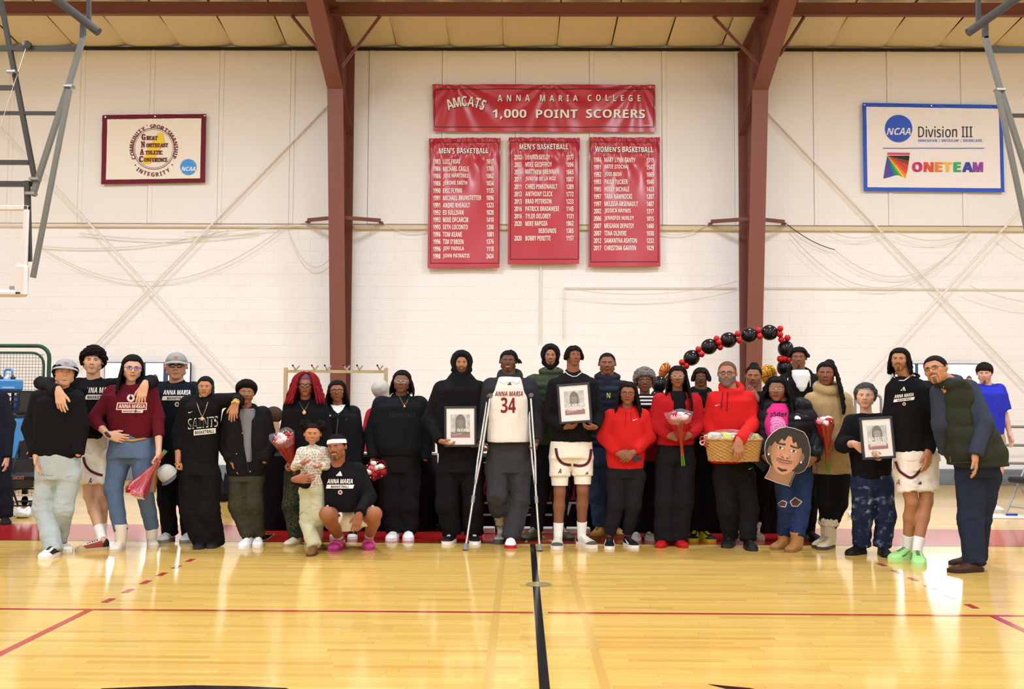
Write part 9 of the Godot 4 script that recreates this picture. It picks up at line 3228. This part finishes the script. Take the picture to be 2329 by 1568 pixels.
	t = thing("toy_packet", "clear wrapped packet held by the little girl", "packet", at(711, 1058, -9.12))
	g = Geo.new()
	g.ball(Vector3.ZERO, Vector3(0.07, 0.022, 0.02), 20, 10)
	for i in g.v.size(): g.v[i] += g.n[i] * 0.006 * fold_noise.get_noise_3d(g.v[i].x * 60, g.v[i].y * 60, g.v[i].z * 60)
	g.smooth()
	obj("clear_film", g, pane("f4f6f6", 0.2), t)
	for i in 5:
		g = Geo.new()
		g.ball(Vector3(-0.04 + 0.02 * i, -0.004 + 0.004 * (i % 2), 0), Vector3(0.011, 0.008, 0.009), 8, 6)
		obj("sweet", g, mat(["e8e6e2", "d86a4a", "9ac46a", "e8b84a", "e8e6e2"][i], 0.5), t)
	t = thing("spare_cap", "pale grey cap carried beside the hanging bouquet", "cap", at(382, 1080, -9.42))
	g = Geo.new()
	g.lathe(Vector3(0, 0, 0), [[0.085, -0.02], [0.086, 0.02], [0.075, 0.06], [0.05, 0.088], [0.001, 0.098]], 18, Basis.from_euler(Vector3(0.6, 0, 0.5)))
	obj("crown", g, cloth("b9b7b2"), t)
	g = Geo.new()
	g.ball(Vector3(0.03, -0.045, 0.05), Vector3(0.085, 0.012, 0.07), 16, 8, Basis.from_euler(Vector3(0.6, 0, 0.5)))
	obj("peak", g, cloth("55565a"), t)
	t = thing("paper_bag", "folded brown paper bag carried behind the hanging bouquet", "bag", at(352, 1088, -9.42))
	g = Geo.new()
	g.rbox(Vector3.ZERO, Vector3(0.045, 0.27, 0.05), 0.008, Basis.from_euler(Vector3(0, 0, -0.14)))
	obj("bag_body", g, cloth("96754c"), t)

func basket() -> void:
	var z := -9.40
	var c := at(1668, 1024, z)
	var w := (at(1733, 1024, z).x - at(1604, 1024, z).x) / 2
	var hh := (at(1668, 998, z).y - at(1668, 1047, z).y) / 2
	var t := thing("gift_basket", "oval wicker basket in the arms of the bald man", "basket", c - Vector3(0, hh, 0))
	var g := Geo.new()
	var n := 132
	var rows := 26
	var d := 0.17
	for j in rows + 1:
		var f := float(j) / rows
		for i in n:
			var a := TAU * i / n
			var band := j / 2
			var bump := 0.0055 * signf(sin(a * 22.0 + band * PI)) * absf(sin(PI * (j % 2 + 0.5) / 1.0)) + 0.002 * sin(a * 22.0 + band * PI)
			var s := lerpf(0.86, 1.0, f)
			g.put(c + Vector3(cos(a) * (w * s + bump), -hh + 2 * hh * f, sin(a) * (d * s + bump)), Vector3.UP)
	for j in rows:
		for i in n:
			var e := j * n + i
			var e2 := j * n + (i + 1) % n
			g.face(e, e + n, e2 + n); g.face(e, e2 + n, e2)
	g.smooth()
	part("weave", g, mat("b68b4c", 0.7), t)
	g = Geo.new()
	g.lathe(c + Vector3(0, -hh + 0.004, 0), [[0.86 * w, 0.0], [0.001, 0.001]], 40, Basis.from_scale(Vector3(1, 1, d / w)))
	part("basket_base", g, mat("a57c42", 0.7), t)
	for e in 2:
		g = Geo.new()
		var ring := []
		for i in 60:
			var a := TAU * i / 60
			ring.append(c + Vector3(cos(a) * w * (1.0 if e == 0 else 0.87), (hh if e == 0 else -hh + 0.006) + 0.003 * sin(i * 2.1), sin(a) * d * (1.0 if e == 0 else 0.87)))
		g.tube(ring, [0.011 if e == 0 else 0.008], 8, Color.WHITE, true)
		part("rim", g, mat("a87e42", 0.7), t)
	var r := RandomNumberGenerator.new()
	r.seed = 6
	var cols := ["e8e4e0", "d8d4e4", "e0a84a", "b8d04a", "f0ece0", "d86a5a", "e4d04a", "9ac0dc", "e8e4dc", "c4d860"]
	for i in 10:
		var f := i / 9.0
		var p := thing("gift_packet", ["white paper packet", "pale lilac packet", "orange snack packet", "lime snack packet", "cream wrapped packet", "red candy packet", "yellow crisp packet", "pale blue packet", "white tissue packet", "green sweet packet"][i] + " heaped in the wicker basket", "packet", c + Vector3(lerpf(-w * 0.72, w * 0.72, f), hh + 0.005, r.randf_range(-0.05, 0.06)), "packets in the gift basket")
		g = Geo.new()
		g.rbox(Vector3.ZERO, Vector3(r.randf_range(0.07, 0.11), r.randf_range(0.06, 0.10), 0.035), 0.014, Basis.from_euler(Vector3(r.randf() - 0.5, r.randf() - 0.5, r.randf_range(-0.9, 0.9))))
		for k in g.v.size(): g.v[k] += Vector3(1, 1, 1) * 0.012 * fold_noise.get_noise_3d(g.v[k].x * 50 + i, g.v[k].y * 50, g.v[k].z * 50)
		g.smooth()
		obj("wrapper", g, mat(cols[i], 0.35), p)
		p.position.y += 0.012
	g = Geo.new()   # film over the heap, gathered at one end
	for j in 9:
		for i in 40:
			var a := TAU * i / 40
			var f := j / 8.0
			var q := c + Vector3(cos(a) * w * 1.05 * cos(f * PI / 2) - 0.05 * f, hh + 0.09 * sin(f * PI / 2), sin(a) * d * 1.05 * cos(f * PI / 2))
			g.put(q + Vector3(1, 1, 1) * 0.01 * fold_noise.get_noise_3d(q.x * 30, q.y * 30, q.z * 30), Vector3.UP)
	for j in 8:
		for i in 40:
			var e := j * 40 + i
			var e2 := j * 40 + (i + 1) % 40
			g.face(e, e + 40, e2 + 40); g.face(e, e2 + 40, e2)
	g.smooth()
	part("clear_film", g, pane("f4f6f8", 0.10), t)
	for i in 5:
		g = Geo.new()
		var a := i * 1.25
		var o := at(1603, 1003, z + 0.03)
		var pts := []
		for k in 9: pts.append(o + Vector3(cos(a), sin(a), 0.3) * 0.05 * sin(PI * k / 8.0) + Vector3(-sin(a), cos(a), 0) * 0.02 * sin(TAU * k / 8.0))
		g.tube(pts, [0.008], 6)
		part("ribbon_loop", g, mat("a8161e" if i % 2 == 0 else "d8a8ac", 0.4), t)
